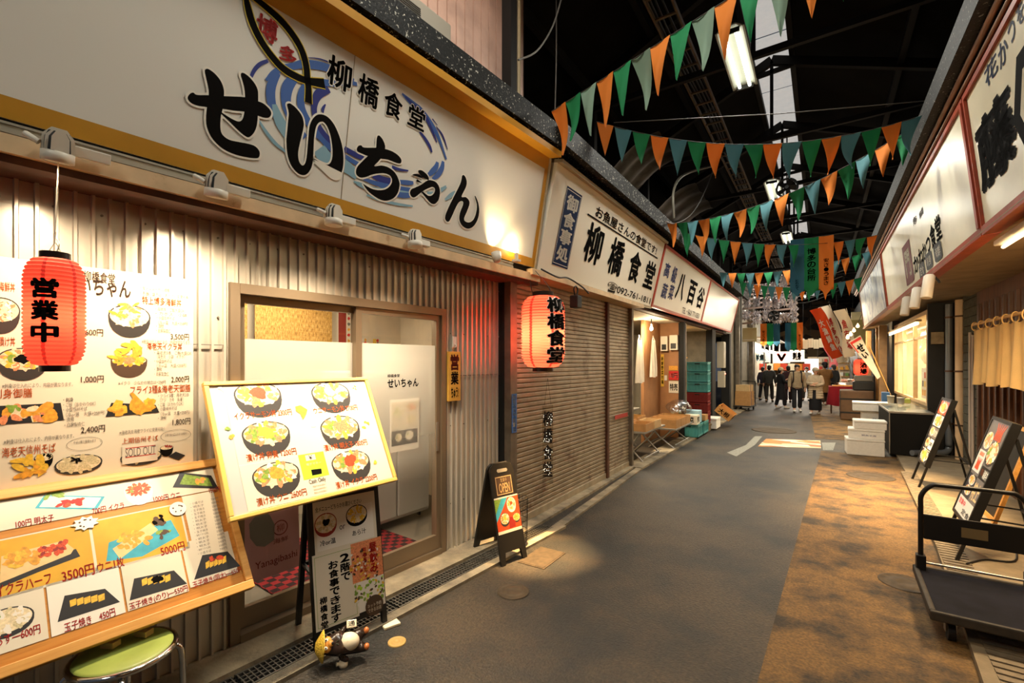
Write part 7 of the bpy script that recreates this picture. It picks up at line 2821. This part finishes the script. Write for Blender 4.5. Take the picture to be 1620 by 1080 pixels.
# ================================================================== FAR END OF THE ALLEY
FARW = mat('far_grime', '#5d5347', .7, noise=(2, .4))
m = MB()
m.box((-3.5, 28.1, 0), (-3.4, 46, 4.6)); m.box((-3.4, 45.8, 0), (2, 46, 2.2))
struct('wall_far', m, FARW)
m = MB()
m.quad((-3.3, 45.7, 0), (3, 45.7, 0), (3, 45.7, 6.8), (-3.3, 45.7, 6.8))
struct('wall_far.001', m, tex_mat('far_shop_fronts', 'voronoi', [(0, '#4a3a2c'), (.3, '#8a6f50'), (.5, '#2c2520'), (.65, '#b59a72'), (.8, '#5d4a3a')], (1.1, 1, 1.6), .7), 'patchwork of dim shop fronts closing the far end')
# left lit stall
light('far_stall_light', 'AREA', (-2.0, 28.0, 2.7), 210, (1, .90, .76), 1.2, (-2.0, 28, 0), sy=7)
light('far_stall_light', 'AREA', (-.6, 37.0, 2.9), 420, (1, .88, .74), 3, (-.6, 36, 0), sy=2)
light('far_right_light', 'AREA', (1.0, 27.0, 3.2), 300, (1, .82, .58), .8, (.6, 26, 0), sy=5)
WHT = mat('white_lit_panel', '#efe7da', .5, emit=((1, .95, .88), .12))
for i, (x0, s, z, w_, h, lab, c, tx, tc) in enumerate((
   (-3.0, 25.6, 1.72, .95, .46, 'white signboard over the far left stall, the one nearest the left wall', WHT, '鮮魚', 'teal'),
   (-2.0, 26.4, 1.68, .72, .56, 'white signboard with a red fish-tail shape over the far stalls', WHT, 'V', 'red'),
   (-1.32, 26.8, 1.74, .62, .58, 'white signboard with dark columns over the far stalls', WHT, '刺身', 'ink'),
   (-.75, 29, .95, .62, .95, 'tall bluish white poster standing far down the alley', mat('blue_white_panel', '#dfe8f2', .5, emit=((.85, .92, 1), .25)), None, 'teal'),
   (-2.9, 20.9, 2.55, .75, .55, 'blank yellowed signboard hanging by the left wall', mat('yellowed_board', '#c9b88a', .6), None, 'ink'),
   (1.02, 24.0, 3.4, .55, .4, 'blank yellowed box sign high on the right', mat('yellowed_board', ''), None, 'ink'))):
    o = thing('signboard', lab, 'sign', Matrix.Translation((x0, s, z)))
    m = MB()
    m.box((0, -.06, 0), (w_, .0, h), bev=.01)
    m.build('board', c, o)
    m = MB()
    T = Matrix(((1, 0, 0, 0), (0, 0, -1, -.061), (0, 1, 0, 0), (0, 0, 0, 1)))
    if tx:
        m.text(tx, w_ * .2, h * .15, w_ * .8, h * .85, 0, P_[tc], .06, M=T)
    else:
        m.rect(w_ * .1, h * .1, w_ * .9, h * .16, .0, P_['pale'], T)
    m.build('print', PRM, o)
    m = MB()
    for x in (.05, w_ - .05):
        m.tube([(x, -.03, h), (x, -.03, h + 1.2)], .008, 5)
    m.build('hanger', DARKMETAL, o)


def stall(x0, x1, s0, s1, label, seed):
    rn = random.Random(seed)
    o = thing('market_stall', label, 'stall', Matrix.Translation(((x0 + x1) / 2, (s0 + s1) / 2, 0)))
    a, b = (x1 - x0) / 2, (s1 - s0) / 2
    m = MB()
    m.box((-a, -b, 0), (a, b, .72)); m.box((-a - .04, -b - .04, .72), (a + .04, b + .04, .78))
    m.build('counter', mat('white_counter', '#dcd6ca', .5), o)
    m = MB()
    m.box((-a - .1, -b, 2.9), (a + .3, b, 2.96))
    m.build('canopy', mat('stall_canopy', '#c9bfae', .7), o)
    m = MB()
    for y in (-b, b):
        m.box((a - .03, y - .03, .78), (a + .03, y + .03, 2.9))
    m.build('post', STEEL, o)
    for k in range(5):
        y = -b + .3 + (2 * b - .6) * k / 4
        m = MB()
        m.box((-a * .6, y - .22, .782), (a * .7, y + .22, .9), bev=.02)
        q = m.build('fish_tray', FOAM, None, Matrix.Translation(o.location))
        tag(q, 'white fish tray on the ' + label, 'tray', 'fish trays on the ' + label)
    for k in range(4):
        y = -b + .4 + (2 * b - .8) * k / 3
        m = MB()
        m.ball((0, 0, 0), .07, 10)
        q = m.build('lamp_bulb', emitter('far_bulb_glow', (1, .90, .74), 26), None, Matrix.Translation(o.location + Vector((a * .5, y, 2.3))))
        tag(q, 'bare bulb hanging over the ' + label, 'lamp', 'bulbs over the ' + label)
    return o
stall(-2.75, -2.3, 25.4, 28.2, 'nearer lit fish stall on the far left', 1)
stall(-2.7, -2.2, 29.0, 33.5, 'farther lit fish stall on the far left', 2)
stall(.7, 1.4, 23.5, 26.5, 'lit fish stall on the far right under the tall banners', 3)
for i in range(6):
    m = MB()
    m.box((-.22, -.3, 0), (.22, .3, .24), bev=.012); m.box((-.23, -.31, .241), (.23, .31, .29), bev=.012)
    o = m.build('foam_box', FOAM, None, Matrix.Translation((-1.95 + (i % 2) * .02, 27.4 + (i // 3) * .9, .003 + (i % 3) * .293)))
    tag(o, ['bottom', 'middle', 'top'][i % 3] + ' foam box of the ' + ['nearer', 'farther'][i // 3] + ' stack before the far left fish stall', 'foam box')
# fish piles on the right stall
for i in range(14):
    m = MB()
    m.lathe([(.001, -.13), (.03, -.09), (.045, 0), (.025, .09), (.012, .12), (.04, .16), (.001, .16)], 10, 0, Matrix.Rotation(R(90), 4, 'Y'))
    o = m.build('fish', [mat('pink_fish', '#d58a66', .35), mat('pale_fish', '#ddc9b0', .35), mat('orange_fish', '#cf7a3c', .35)][i % 3], None, upright((.78 + (i % 3) * .17, 23.55 + (i // 3) * .16, .935 + (i % 2) * .05), RNG.uniform(-1, 1)))
    tag(o, 'fish heaped on the lit stall on the far right', 'fish', 'fish heaped on the far right stall')
# white patches of light on the far floor come from the stall lamps themselves

# tall banners (nobori) on leaning poles
NB = [mat('orange_banner', '#d8531f', .8, trans=.35), mat('cream_banner', '#e8dcc4', .8, trans=.35), mat('red_banner', '#c93a26', .8, trans=.35), mat('pink_banner', '#d77a80', .8, trans=.3)]
def nobori(base, top, length, width, mi, tx, label, tcol=None):
    base, top = Vector(base), Vector(top)
    o = thing('tall_banner', label, 'banner', Matrix.Translation(base))
    d = (top - base).normalized()
    L = (top - base).length
    m = MB()
    m.tube([(0, 0, 0), tuple(top - base)], .012, 7)
    m.build('pole', mat('white_pole', '#d9cdb6', .5), o)
    side = Vector((-1, 0, -.25)).normalized()
    side = (side - d * side.dot(d)).normalized()
    nrm = d.cross(side)
    m = MB()
    def f(u, v, off=0):
        return d * (L - length * (1 - v)) + side * (width * u) + nrm * (.07 * math.sin(u * 3 + v * 8) + off) + side * (.07 * math.sin(v * 6 + mi))
    m.surf(lambda u, v: f(u, v), 8, 18)
    m.surf(lambda u, v: f(u, v, .003), 8, 18)
    q = m.build('banner_cloth', NB[mi], o)
    T = Matrix.Identity(4)
    for i in range(3):
        T[i][0], T[i][1], T[i][2] = -side[i], d[i], (-side).cross(d)[i]
    org = d * (L - length) + side * width
    for i in range(3):
        T[i][3] = org[i]
    m = MB()
    for zz in (.11, -.11):
        m.text(tx, width * .3, length * .15, width * .72, length * .80, zz, 0, .03, True, M=T)
    m.build('lettering', tcol or INK, q)
    return o
nobori((1.05, 21.5, 1.0), (-.05, 20.6, 3.75), 2.0, .36, 0, '大漁鮮魚', 'orange tall banner leaning left over the far right stall', WHITE)
nobori((1.15, 22.5, 1.0), (.25, 21.8, 3.95), 2.3, .34, 1, '博多の魚', 'cream tall banner leaning beside the orange one', REDINK)
nobori((1.22, 20.5, 1.2), (.72, 20.2, 3.62), 1.7, .34, 1, '魚市場', 'cream and red tall banner in front of the wooden board', REDINK)
nobori((.75, 26, .9), (.35, 25.6, 2.9), 1.4, .34, 3, '新鮮', 'pink tall banner behind the orange one', WHITE)
m = MB()
m.box((0, -.03, 0), (.62, .03, 1.25), bev=.01)
o = m.build('plywood_board', mat('olive_plywood', '#8a7840', .7, noise=(4, .2)), None, Matrix.Translation((.92, 22.9, 2.15)))
tag(o, 'olive brown plywood board high behind the tall banners', 'board')

# white banner with pole near the brown posts
q0, q1 = at_s(1343, 545, 15.5), at_s(1390, 598, 15.5)
o = thing('slanting_banner', 'white slanting banner with red edge and black characters on a bamboo pole', 'banner', Matrix.Translation(q1))
m = MB()
pA, pB = at_s(1412, 632, 15.9) - q1, at_s(1375, 547, 15.2) - q1
m.tube([tuple(pA), tuple(pB)], .014, 8)
m.build('pole', mat('bamboo_rod', ''), o)
A, B, C, D = [at_s(x, y, 15.5) - q1 for x, y in ((1342, 541), (1361, 530), (1393, 596), (1388, 600))]
m = MB()
def ff(u, v, off=0):
    a = A.lerp(B, u); b = D.lerp(C, u)
    return a.lerp(b, v) + Vector((0, .04 * math.sin(v * 6) + off, .03 * math.sin(v * 3)))
m.surf(lambda u, v: ff(u, v), 6, 14); m.surf(lambda u, v: ff(u, v, .004), 6, 14)
cl = m.build('banner_cloth', NB[1], o)
m = MB()
def on(u, v): return ff(u, v, -.03)
for k, (ch, v0, v1) in enumerate((('せ', .16, .36), ('い', .38, .52))):
    vs, fs, (a0, b0, a1, b1) = glyphs(ch, .05)
    m.add([on(.22 + .6 * (x - a0) / (a1 - a0), v1 - (v1 - v0) * (y - b0) / (b1 - b0)) for x, y, z in vs], fs, 0)
m.surf(lambda u, v: on(.05 + .9 * u, .03 + .06 * v), 4, 2, 1); m.surf(lambda u, v: on(.05 + .1 * u, .03 + .3 * v), 2, 4, 1)
m.build('lettering', [INK, REDINK], cl)

# red lantern, brazier, cloth table, barrel box
p = at_s(1362, 593, 18.5)
lantern(Matrix.Translation(p), .19, .50, .10, 'small red paper lantern beside the pale timber post on the right', '酒場', cam_ang(p) + R(20), .18, False, 4)
p = at_s(1366, 625, 17.5)
o = thing('grill_stove', 'small black grill stove on the brown box on the right', 'stove', Matrix.Translation((p.x, p.y, .89)))
m = MB()
m.box((-.26, -.22, 0), (.26, .22, .26), bev=.02)
m.build('stove_body', BLACK, o)
m = MB()
m.box((-.22, -.2, .26), (.22, .2, .44), bev=.03)
m.build('glass_hood', mat('smoky_hood', '#6e675c', .2), o)
o = thing('brown_box', 'large brown wooden box under the small black stove', 'box', Matrix.Translation((p.x - .2, p.y, .01)))
m = MB()
m.box((-.38, -.45, 0), (.42, .45, .875), bev=.03)
m.build('box_body', mat('brown_box_wood', '#5b4028', .6, noise=(6, .2)), o)
m = MB()
for z in (.2, .6):
    m.box((-.385, -.455, z), (.425, .455, z + .05))
m.build('metal_band', DARKMETAL, o)
p = at_z(1336, 655, 0)
o = thing('cloth_table', 'small table under a dark red cloth on the right side of the alley', 'table', Matrix.Translation((p.x, p.y + .4, 0)))
m = MB()
m.box((-.42, -.4, .86), (.36, .4, .90), bev=.01)
m.build('tabletop', WOOD, o)
for sx in (-.36, .30):
    for sy in (-.34, .34):
        m = MB()
        m.box((sx - .02, sy - .02, 0), (sx + .02, sy + .02, .86))
        m.build('leg', DARKWOOD, o)
m = MB()
def skirt(u, v):
    # cloth hanging round the edge
    per = [(-.43, .41), (-.43, -.41), (.37, -.41), (.37, .41)]
    t = u * 3
    k = min(2, int(t)); f_ = t - k
    x = per[k][0] + (per[k + 1][0] - per[k][0]) * f_; y = per[k][1] + (per[k + 1][1] - per[k][1]) * f_
    w_ = .03 * math.sin(u * 60) * (1 - v)
    return (x + (w_ if k != 1 else 0) - (.04 * (1 - v) if k == 0 else 0), y + (w_ if k == 1 else 0) - (.04 * (1 - v) if k == 1 else 0), .28 + .62 * v + .02 * math.sin(u * 25) * (1 - v))
m.surf(skirt, 60, 6)
m.box((-.435, -.415, .90), (.375, .415, .905))
q = m.build('red_cloth', mat('dark_red_cloth', '#8e1420', .9), None, o.matrix_world.copy())
tag(q, 'dark red cloth hanging over the small table', 'cloth')
for k in range(4):
    m = MB()
    m.box((-.09, -.07, 0), (.09, .07, .05), bev=.01)
    b = m.build('food_pack', mat('amber_pack', '#d9a35a', .4), None, Matrix.Translation((p.x - .25 + k * .17, p.y + .2 + (k % 2) * .2, .907)))
    tag(b, 'amber food pack lying on the red cloth', 'food pack', 'food packs on the red cloth')
# string of amber bulbs
m = MB()
pts = [at_s(x, y, 19.0) for x, y in ((1341, 533), (1346, 528), (1351, 522), (1357, 515))]
for i, q in enumerate(pts):
    m = MB()
    m.lathe([(.001, -.07), (.045, -.05), (.05, 0), (.02, .05), (.014, .08)], 12)
    o = m.build('amber_bulb', emitter('amber_bulb_glow', (1, .60, .22), 3.5), None, Matrix.Translation(q))
    tag(o, 'amber bulb in the short string above the white slanting banner', 'lamp', 'amber bulbs above the white banner')
m = MB()
m.tube([tuple(q + Vector((0, 0, .08))) for q in pts] + [tuple(pts[-1] + Vector((.15, 0, .5)))], .008, 5)
tag(m.build('bulb_wire', BLACK), 'wire carrying the four amber bulbs', 'wire')
light('amber_bulb_light', 'POINT', pts[1] + Vector((-.1, -.2, -.1)), 40, AMBER, .1)

# goods, and hanging lamps added to brighten the black far end
pk = [mat('goods_%d' % i, c, .5) for i, c in enumerate(('#d8c9b0', '#c2402c', '#e0a03c', '#5f86b0', '#e8e2d4', '#6f8f4a'))]
RG = random.Random(31)
for si, (x, s0, n_, zs, lab) in enumerate(((-3.05, 25.7, 9, (.78, 1.12, 1.45), 'far left fish stall'), (-3.0, 29.4, 9, (.78, 1.15, 1.5), 'farther far left stall'), (.2, 34, 8, (.5, .9, 1.3, 1.7), 'shelf at the end of the alley'))):
    sh = thing('goods_shelf', 'tall shelf of packed goods at the ' + lab, 'shelf', Matrix.Translation((x, s0, 0)))
    along = si < 2
    L_s = n_ * .26
    for z in zs:
        MB().box((-.12 if along else -.9, 0 if along else -.12, z - .03), (.12 if along else -.9 + L_s, L_s if along else .12, z)).build('board', WOOD, sh)
    m = MB()
    for q in (0, L_s):
        m.box((-.12 if along else -.9 + q - .02, q - .02 if along else -.1, 0), (-.09 if along else -.9 + q + .02, q + .02 if along else -.07, zs[-1] + .3))
    MB().box((-.14 if along else -.92, 0 if along else .1, .0), (-.12 if along else -.9 + L_s, L_s if along else .12, zs[-1] + .35)).build('back_panel', mat('stall_back', '#d9c4a6', .6), sh)
    for z in zs:
        for q in range(n_):
            h = RG.uniform(.14, .26)
            p = Vector((x + (0 if along else -.9 + .13 + q * .26), s0 + (.13 + q * .26 if along else 0), z + .001))
            o = MB().box((-.08, -.09, 0), (.08, .09, h), bev=.02).build('goods_pack', RG.choice(pk), None, Matrix.Translation(p))
            tag(o, 'pack of goods on the shelf at the ' + lab, 'pack', 'packs at the ' + lab)
for i, (x, s, z) in enumerate(((-1.1, 27.2, 2.62), (-.5, 29.5, 2.7), (.0, 28.2, 2.55), (.35, 31, 2.9), (-.9, 32, 3.0), (.55, 25.5, 2.9))):
    o = thing('added_lamp', ['shaded lamp', 'bright shaded lamp', 'hanging shaded lamp', 'far shaded lamp', 'last shaded lamp', 'shaded lamp'][i] + ' ' + ['added over the man in beige', 'added behind the green banner', 'added right of the banner sets', 'added low at the end of the alley', 'added left at the end of the alley', 'added beside the orange tall banner'][i], 'lamp', Matrix.Translation((x, s, z)))
    MB().lathe([(.12, 0), (.05, .09), (.02, .11), (.001, .11)], 18).build('shade', CREAMPLASTIC, o)
    MB().ball((0, 0, .0), .055, 12).build('bulb', emitter('far_bulb_glow', (1, .90, .74), 26), o)
    MB().cyl((0, 0, .11), (0, 0, 2.2), .008, 5).build('cord', BLACK, o)
for i in range(7):
    o = MB().box((-.16, -.01, -.16), (.16, .01, .16)).build('price_card', [mat('red_card', '#c8402a', .6), mat('cream_card', '#e8dcc0', .6), mat('orange_card', '#e08a34', .6)][i % 3], None, Matrix.Translation((-2.4 + i * .30, 25.9, 1.50)))
    tag(o, ['red', 'cream', 'orange'][i % 3] + ' card in the row hanging under the far white signboards', 'card', 'cards under the far signboards, ' + ['red', 'cream', 'orange'][i % 3])
for i in range(6):
    o = MB().surf(lambda u, v: ((u - .5) * .2, .01 * math.sin(u * 6), (v - .5) * .42), 4, 4).build('paper_pennant', mat('cream_card', ''), None, Matrix.Translation((-1.05 + i * .21, 25.4, 2.55 + (.05 if i % 2 else 0))))
    tag(o, 'cream paper pennant hanging under the farther right banner set', 'pennant', 'cream paper pennants far down the alley')
# roof clutter at the far left: crumpled sheeting on laths, round fan, loose cables
m = MB()
RC = random.Random(12)
for k in range(9):
    z = 3.2 + k * .2
    m.bar((-2.75, 20 + k * .1, z), (-.9, 21 + k * .25, z + .25), .05, .07)
tag(m.build('roof_laths', mat('pinkish_lath', '#8c7468', .6)), 'bare slanting laths under the far left roof', 'laths')
for k in range(18):
    x, y, z = -2.35 + (k % 6) * .30 + RC.uniform(-.04, .04), 19.5 + (k % 5) * .28, 3.45 + (k // 6) * .55 + RC.uniform(-.1, .1)
    w_, h = RC.uniform(.20, .28), RC.uniform(.3, .55)
    ph = RC.uniform(0, 6)
    m = MB()
    m.surf(lambda u, v: ((u - .5) * w_ + .04 * math.sin(v * 17 + ph), .08 * math.sin(u * 15 + ph) * math.cos(v * 13), (v - .5) * h + .05 * math.sin(u * 19 + ph)), 12, 12)
    o = m.build('plastic_sheet', mat('silvery_plastic', '#d9cfd0', .18, .3), None, Matrix.Translation((x, y, z)))
    tag(o, 'crumpled silvery plastic sheet hung on the far left roof laths', 'plastic sheet', 'silvery sheets on the roof laths')
for (px, py, s, r_, lab) in ((1224, 499, 19.2, .17, 'round dark fan under the roof at the far left'), (1245, 297, 9.6, .16, 'small round black fan beside the second twin-tube lamp')):
    p = at_s(px, py, s)
    o = thing('ceiling_fan', lab, 'fan', Matrix.Translation(p) @ Matrix.Rotation(R(90), 4, 'X'))
    m = MB()
    m.tube([(r_ * math.cos(a), r_ * math.sin(a), 0) for a in [2 * math.pi * k / 32 for k in range(32)]], r_ * .12, 8, closed=True)
    m.build('ring', BLACK, o)
    m = MB()
    for k in range(5):
        a = 2 * math.pi * k / 5
        T = Matrix.Rotation(a, 4, 'Z') @ Matrix.Rotation(R(25), 4, 'X')
        m.prism([(r_ * .15, -.03), (r_ * .85, -.07), (r_ * .9, .03), (r_ * .15, .03)], -.003, .003, 0, T)
    m.build('blade', DARKMETAL, o)
    m = MB()
    m.cyl((0, 0, -.06), (0, 0, .06), r_ * .2, 14)
    m.tube([(0, 0, 0), (0, 1.0, 0)], .012, 6)
    m.build('hub', BLACK, o)
for i in range(5):
    m = MB()
    y = 18.5 + i * 1.3
    P = [(-2.5, y, 4.6 - i * .1), (-1.6, y + .3, 4.1 + .1 * i), (-.6, y + .2, 4.3), (.6, y, 4.7)]
    m.tube(smooth_path(P, 5), .012, 5)
    tag(m.build('sagging_cable', mat('dull_wire', '')), 'cable sagging across the far roof', 'cable', 'cables sagging across the far roof')
m = MB()
for s in (18.9, 22.8):
    m.box((-2.58, s, 0), (-2.44, s + .16, 4.6))
struct('trim_9', m, mat('grey_column', '#6f6a60', .6, noise=(5, .2)), 'grey columns on the far left')

# ================================================================== PEOPLE
SKIN = mat('skin', '#d9a98a', .55); HAIR = mat('dark_hair', '#1d1512', .5)
CL = {}
def cloth(h):
    if h not in CL:
        CL[h] = mat('cloth_' + h.strip('#'), h, .85, noise=(14, .15))
    return CL[h]


def person(px, feet, head, facing, label, top, bottom, shoes='#e8e4dc', hair=HAIR, hat=None, arms='down', coat=.0, skirt=False, stride=.12, bulk=1.0, pack=None, mask=False, trim=None):
    """facing: degrees, 0 = towards the camera end of the alley, 180 = walking away"""
    g = at_z(px, feet, 0)
    zc = FWD.dot(g - CAM)
    H = max(1.5, min(1.8, (feet - head) * zc / F))
    k = H / 1.72
    o = thing('person', label, 'person', upright((g.x, g.y, 0), R(facing)))
    V = lambda x, y, z: (x * k, y * k, z * k)
    st_ = stride
    # local axes: front is -y
    shL, shR = (-.185, 0, 1.40), (.185, 0, 1.40)
    if arms == 'down':
        aL = [(-.24, .0, 1.13), (-.25, -.06, .88), (-.25, -.08, .80)]
        aR = [(.24, .03, 1.13), (.25, -.02, .88), (.25, -.03, .80)]
    elif arms == 'fold':
        aL = [(-.25, -.05, 1.15), (-.02, -.25, 1.16), (.07, -.26, 1.18)]
        aR = [(.25, -.05, 1.13), (.03, -.26, 1.09), (-.07, -.27, 1.10)]
    elif arms == 'hold':
        aL = [(-.25, -.02, 1.14), (-.14, -.24, 1.12), (-.08, -.30, 1.15)]
        aR = [(.25, -.02, 1.14), (.14, -.24, 1.18), (.07, -.29, 1.24)]
    J, E = [], []
    def j(p, r, *c):
        J.append(V(*p) + tuple(q * k for q in (r if isinstance(r, tuple) else (r,))))
        return len(J) - 1
    pel = j((0, 0, .95), (.115, .095)); wst = j((0, 0, 1.08), (.105, .085)); ch = j((0, 0, 1.30), (.125, .095)); nk = j((0, 0, 1.46), .05); nk2 = j((0, -.01, 1.52), .048)
    hd = j((0, -.02, 1.61), (.074, .09)); hd2 = j((0, -.012, 1.665), (.07, .082))
    E += [(pel, wst), (wst, ch), (ch, nk), (nk, nk2), (nk2, hd), (hd, hd2)]
    for s_, sh, A in ((-1, shL, aL), (1, shR, aR)):
        a0 = j(sh, .05); a1 = j(A[0], .04); a2 = j(A[1], .028); a3 = j(A[2], (.034, .016))
        E += [(ch, a0), (a0, a1), (a1, a2), (a2, a3)]
        d = (Vector(A[2]) - Vector(A[1])).normalized()
        sd = d.cross(Vector((0, 1, 0) if abs(d.y) < .7 else (0, 0, 1))).normalized()
        for q, ln in ((-.024, .062), (-.008, .075), (.008, .070), (.023, .055)):
            t = Vector(A[2]) + sd * q + d * ln + Vector((0, -.012, 0))
            f_ = j(tuple(t), .0085); E.append((a3, f_))
        th = Vector(A[2]) + sd * -.038 + d * .012 + Vector((0, -.02, 0))
        f_ = j(tuple(th), .0095); E.append((a2, f_))
    legs = []
    for s_, y in ((-1, -st_), (1, st_)):
        b0 = j((s_ * .095, 0, .86), .085); b1 = j((s_ * .10, y * .6 - .02, .48), .058); b2 = j((s_ * .10, y + (.04 if y > 0 else 0), .10), .04); b3 = j((s_ * .105, y - .12, .035), (.04, .03))
        E += [(pel, b0), (b0, b1), (b1, b2), (b2, b3)]
        legs.append((s_, y))
    skin('body', J, E, SKIN, o, sub=1)
    # face
    m = MB()
    for sx in (-1, 1):
        m.ball(V(sx * .03, -.092, 1.625), .0085 * k, 8, m=6)
    m.build('eyes', BLACK, o)
    m = MB()
    m.ball(V(0, -.108, 1.60), (.012 * k, .016 * k, .02 * k), 8, m=6)
    for sx in (-1, 1):
        m.ball(V(sx * .078, -.01, 1.61), (.012 * k, .02 * k, .03 * k), 8, m=6)
    m.build('nose_and_ears', SKIN, o)
    m = MB()
    if mask:
        m.ball(V(0, -.075, 1.565), (.05 * k, .04 * k, .042 * k), 12)
        m.build('face_mask', WHITE, o)
    else:
        m.ball(V(0, -.098, 1.562), (.022 * k, .008 * k, .006 * k), 8, m=6)
        m.build('mouth', mat('lips', '#9c5a4a', .5), o)
    m = MB()
    m.ball(V(0, .012, 1.66), (.092 * k, .10 * k, .085 * k), 18)
    m.ball(V(0, .05, 1.60), (.085 * k, .06 * k, .10 * k), 14)
    m.build('hair', hair, o)
    if hat:
        m = MB()
        m.lathe([(.105 * k, -.03 * k), (.112 * k, -.01 * k), (.108 * k, .02 * k), (.10 * k, .05 * k), (.07 * k, .095 * k), (.001, .11 * k)], 20, 0, Matrix.Translation(Vector(V(0, -.005, 1.665))))
        if hat[1]:
            m.box(V(-.07, -.19, 1.655), V(.07, -.08, 1.668), bev=.004)
        m.build('hat', cloth(hat[0]), o)
    # jacket: torso and sleeves grown as one surface
    J2, E2 = [], []
    def j2(p, r):
        J2.append(V(*p) + tuple(q * k for q in r)); return len(J2) - 1
    bk = bulk
    h0 = j2((0, 0, .86 - coat), (.165 * bk + coat * .08, .135 * bk + coat * .06)); h1 = j2((0, 0, 1.05), (.155 * bk, .125 * bk)); h2 = j2((0, 0, 1.30), (.165 * bk, .125 * bk)); h3 = j2((0, 0, 1.43), (.10, .085)); h4 = j2((0, .005, 1.50), (.075, .07))
    E2 += [(h0, h1), (h1, h2), (h2, h3), (h3, h4)]
    for sh, A in ((shL, aL), (shR, aR)):
        a0 = j2(sh, (.078 * bk, .078 * bk)); a1 = j2(A[0], (.066 * bk, .066 * bk)); a2 = j2(A[1], (.05 * bk, .05 * bk))
        E2 += [(h2, a0), (a0, a1), (a1, a2)]
    skin('jacket', J2, E2, cloth(top), o, sub=2, root=1)
    if skirt:
        m = MB()
        m.lathe([(.20 * k, .16 * k), (.21 * k, .3 * k), (.19 * k, .6 * k), (.15 * k, .92 * k)], 24)
        m.build('skirt', cloth(bottom), o)
    else:
        J3, E3 = [], []
        def j3(p, r):
            J3.append(V(*p) + tuple(q * k for q in r)); return len(J3) - 1
        w0 = j3((0, 0, .93), (.125, .105))
        for s_, y in legs:
            b0 = j3((s_ * .095, 0, .82), (.10, .10)); b1 = j3((s_ * .10, y * .6 - .02, .48), (.085, .085)); b2 = j3((s_ * .10, y + (.03 if y > 0 else 0), .12), (.075, .075))
            E3 += [(w0, b0), (b0, b1), (b1, b2)]
        skin('trousers', J3, E3, cloth(bottom), o, sub=2)
    for s_, y in legs:
        m = MB()
        T = Matrix.Translation(Vector(V(s_ * .105, y - .06, .0)))
        m.ball((0, -.03 * k, .045 * k), (.05 * k, .13 * k, .045 * k), 14, 0, T)
        m.ball((0, .05 * k, .06 * k), (.045 * k, .06 * k, .058 * k), 12, 0, T)
        m.build('shoe', cloth(shoes), o)
    if pack:
        for sx in (-1, 1):
            m = MB()
            m.tube(smooth_path([V(sx * .11, .13 * bk, 1.40), V(sx * .12, .0, 1.50), V(sx * .125, -.125 * bk - .015, 1.38), V(sx * .13, -.13 * bk - .01, 1.15), V(sx * .15, .0, 1.02)], 4), .02 * k, 7)
            m.build('pack_strap', cloth(pack), o)
        m = MB()
        m.box(V(-.15, .12, 1.0), V(.15, .26, 1.42), bev=.04)
        m.build('backpack', cloth(pack), o)
    if coat > 0:
        m = MB()
        pr, zb = [], .86 - coat * 2.2
        nq = 5
        for q in range(nq * 4 + 1):
            f_ = q / (nq * 4)
            pf = (.018 * abs(math.sin(f_ * nq * math.pi)) if trim else 0)
            pr.append(((.215 - .04 * f_) * bk + pf, zb + (1.06 - zb) * f_))
        vs, fs = [], []
        for (r_, z) in pr:
            for q in range(25):
                a = -1.2 + 2 * math.pi * (q + .5) / 26 * .93
                a = -math.pi / 2 + .22 + (2 * math.pi - .44) * q / 24
                vs.append(V(r_ * math.cos(a), r_ * .80 * math.sin(a), z))
        for i_ in range(len(pr) - 1):
            for q in range(24):
                fs.append((i_ * 25 + q, i_ * 25 + q + 1, (i_ + 1) * 25 + q + 1, (i_ + 1) * 25 + q))
        m.add(vs, fs, 0, True)
        m.build('coat_tail', cloth(top), o)
    if trim and False:
        m = MB()
        for q in range(5):
            z = .80 + q * .11
            m.tube([V(.172 * bk * math.cos(a), .137 * bk * math.sin(a), z) for a in [2 * math.pi * w_ / 28 for w_ in range(28)]], .012 * k, 6, closed=True)
        m.build('quilt_seam', cloth(trim), o)
    return o


person(1261, 651, 577, 8, 'man in a beige jacket with backpack straps walking towards the camera', '#a08c6e', '#16161b', '#e8e4dc', pack='#1d1b1a', bulk=1.08)
person(1290, 655, 583, -10, 'woman in a cream puffer coat and knit hat with folded arms', '#b8a488', '#131216', '#d8d2c6', hat=('#a79c86', False), arms='fold', coat=.12, skirt=True, bulk=1.2, trim='#a5917a')
person(1235, 646, 585, 120, 'person in a long black coat and pale cap looking at the far stalls', '#17161a', '#141318', '#d8d2c6', hat=('#c9b797', True), arms='hold', coat=.22, mask=True)
person(1217, 636, 578, 175, 'man in a dark grey jacket seen from behind at the far left stall', '#33322f', '#2a2622', '#3a342c', bulk=1.15)
person(1207, 633, 582, 160, 'person in dark clothes at the left edge of the group', '#2a2433', '#1c1a1f', '#2c2824')
person(1247, 637, 579, 190, 'person in a maroon and dark coat behind the man in beige', '#3b1f22', '#241618', '#2c2824', coat=.1)
person(1276, 634, 584, -20, 'person in pale grey clothes and a white mask between the couple', '#c2b8a8', '#3a342c', '#2c2824', mask=True)
person(1305, 641, 574, 200, 'person in a tan brown coat and black hat seen from behind', '#8c6235', '#3c2a18', '#d8d2c6', hat=('#141214', False), coat=.15, arms='hold', bulk=1.1)
person(1319, 634, 578, 215, 'person in a black jacket and dark cap at the right edge of the group', '#151416', '#17161a', '#2c2824', hat=('#2b2622', True))
bpy.data.objects.remove(_to)
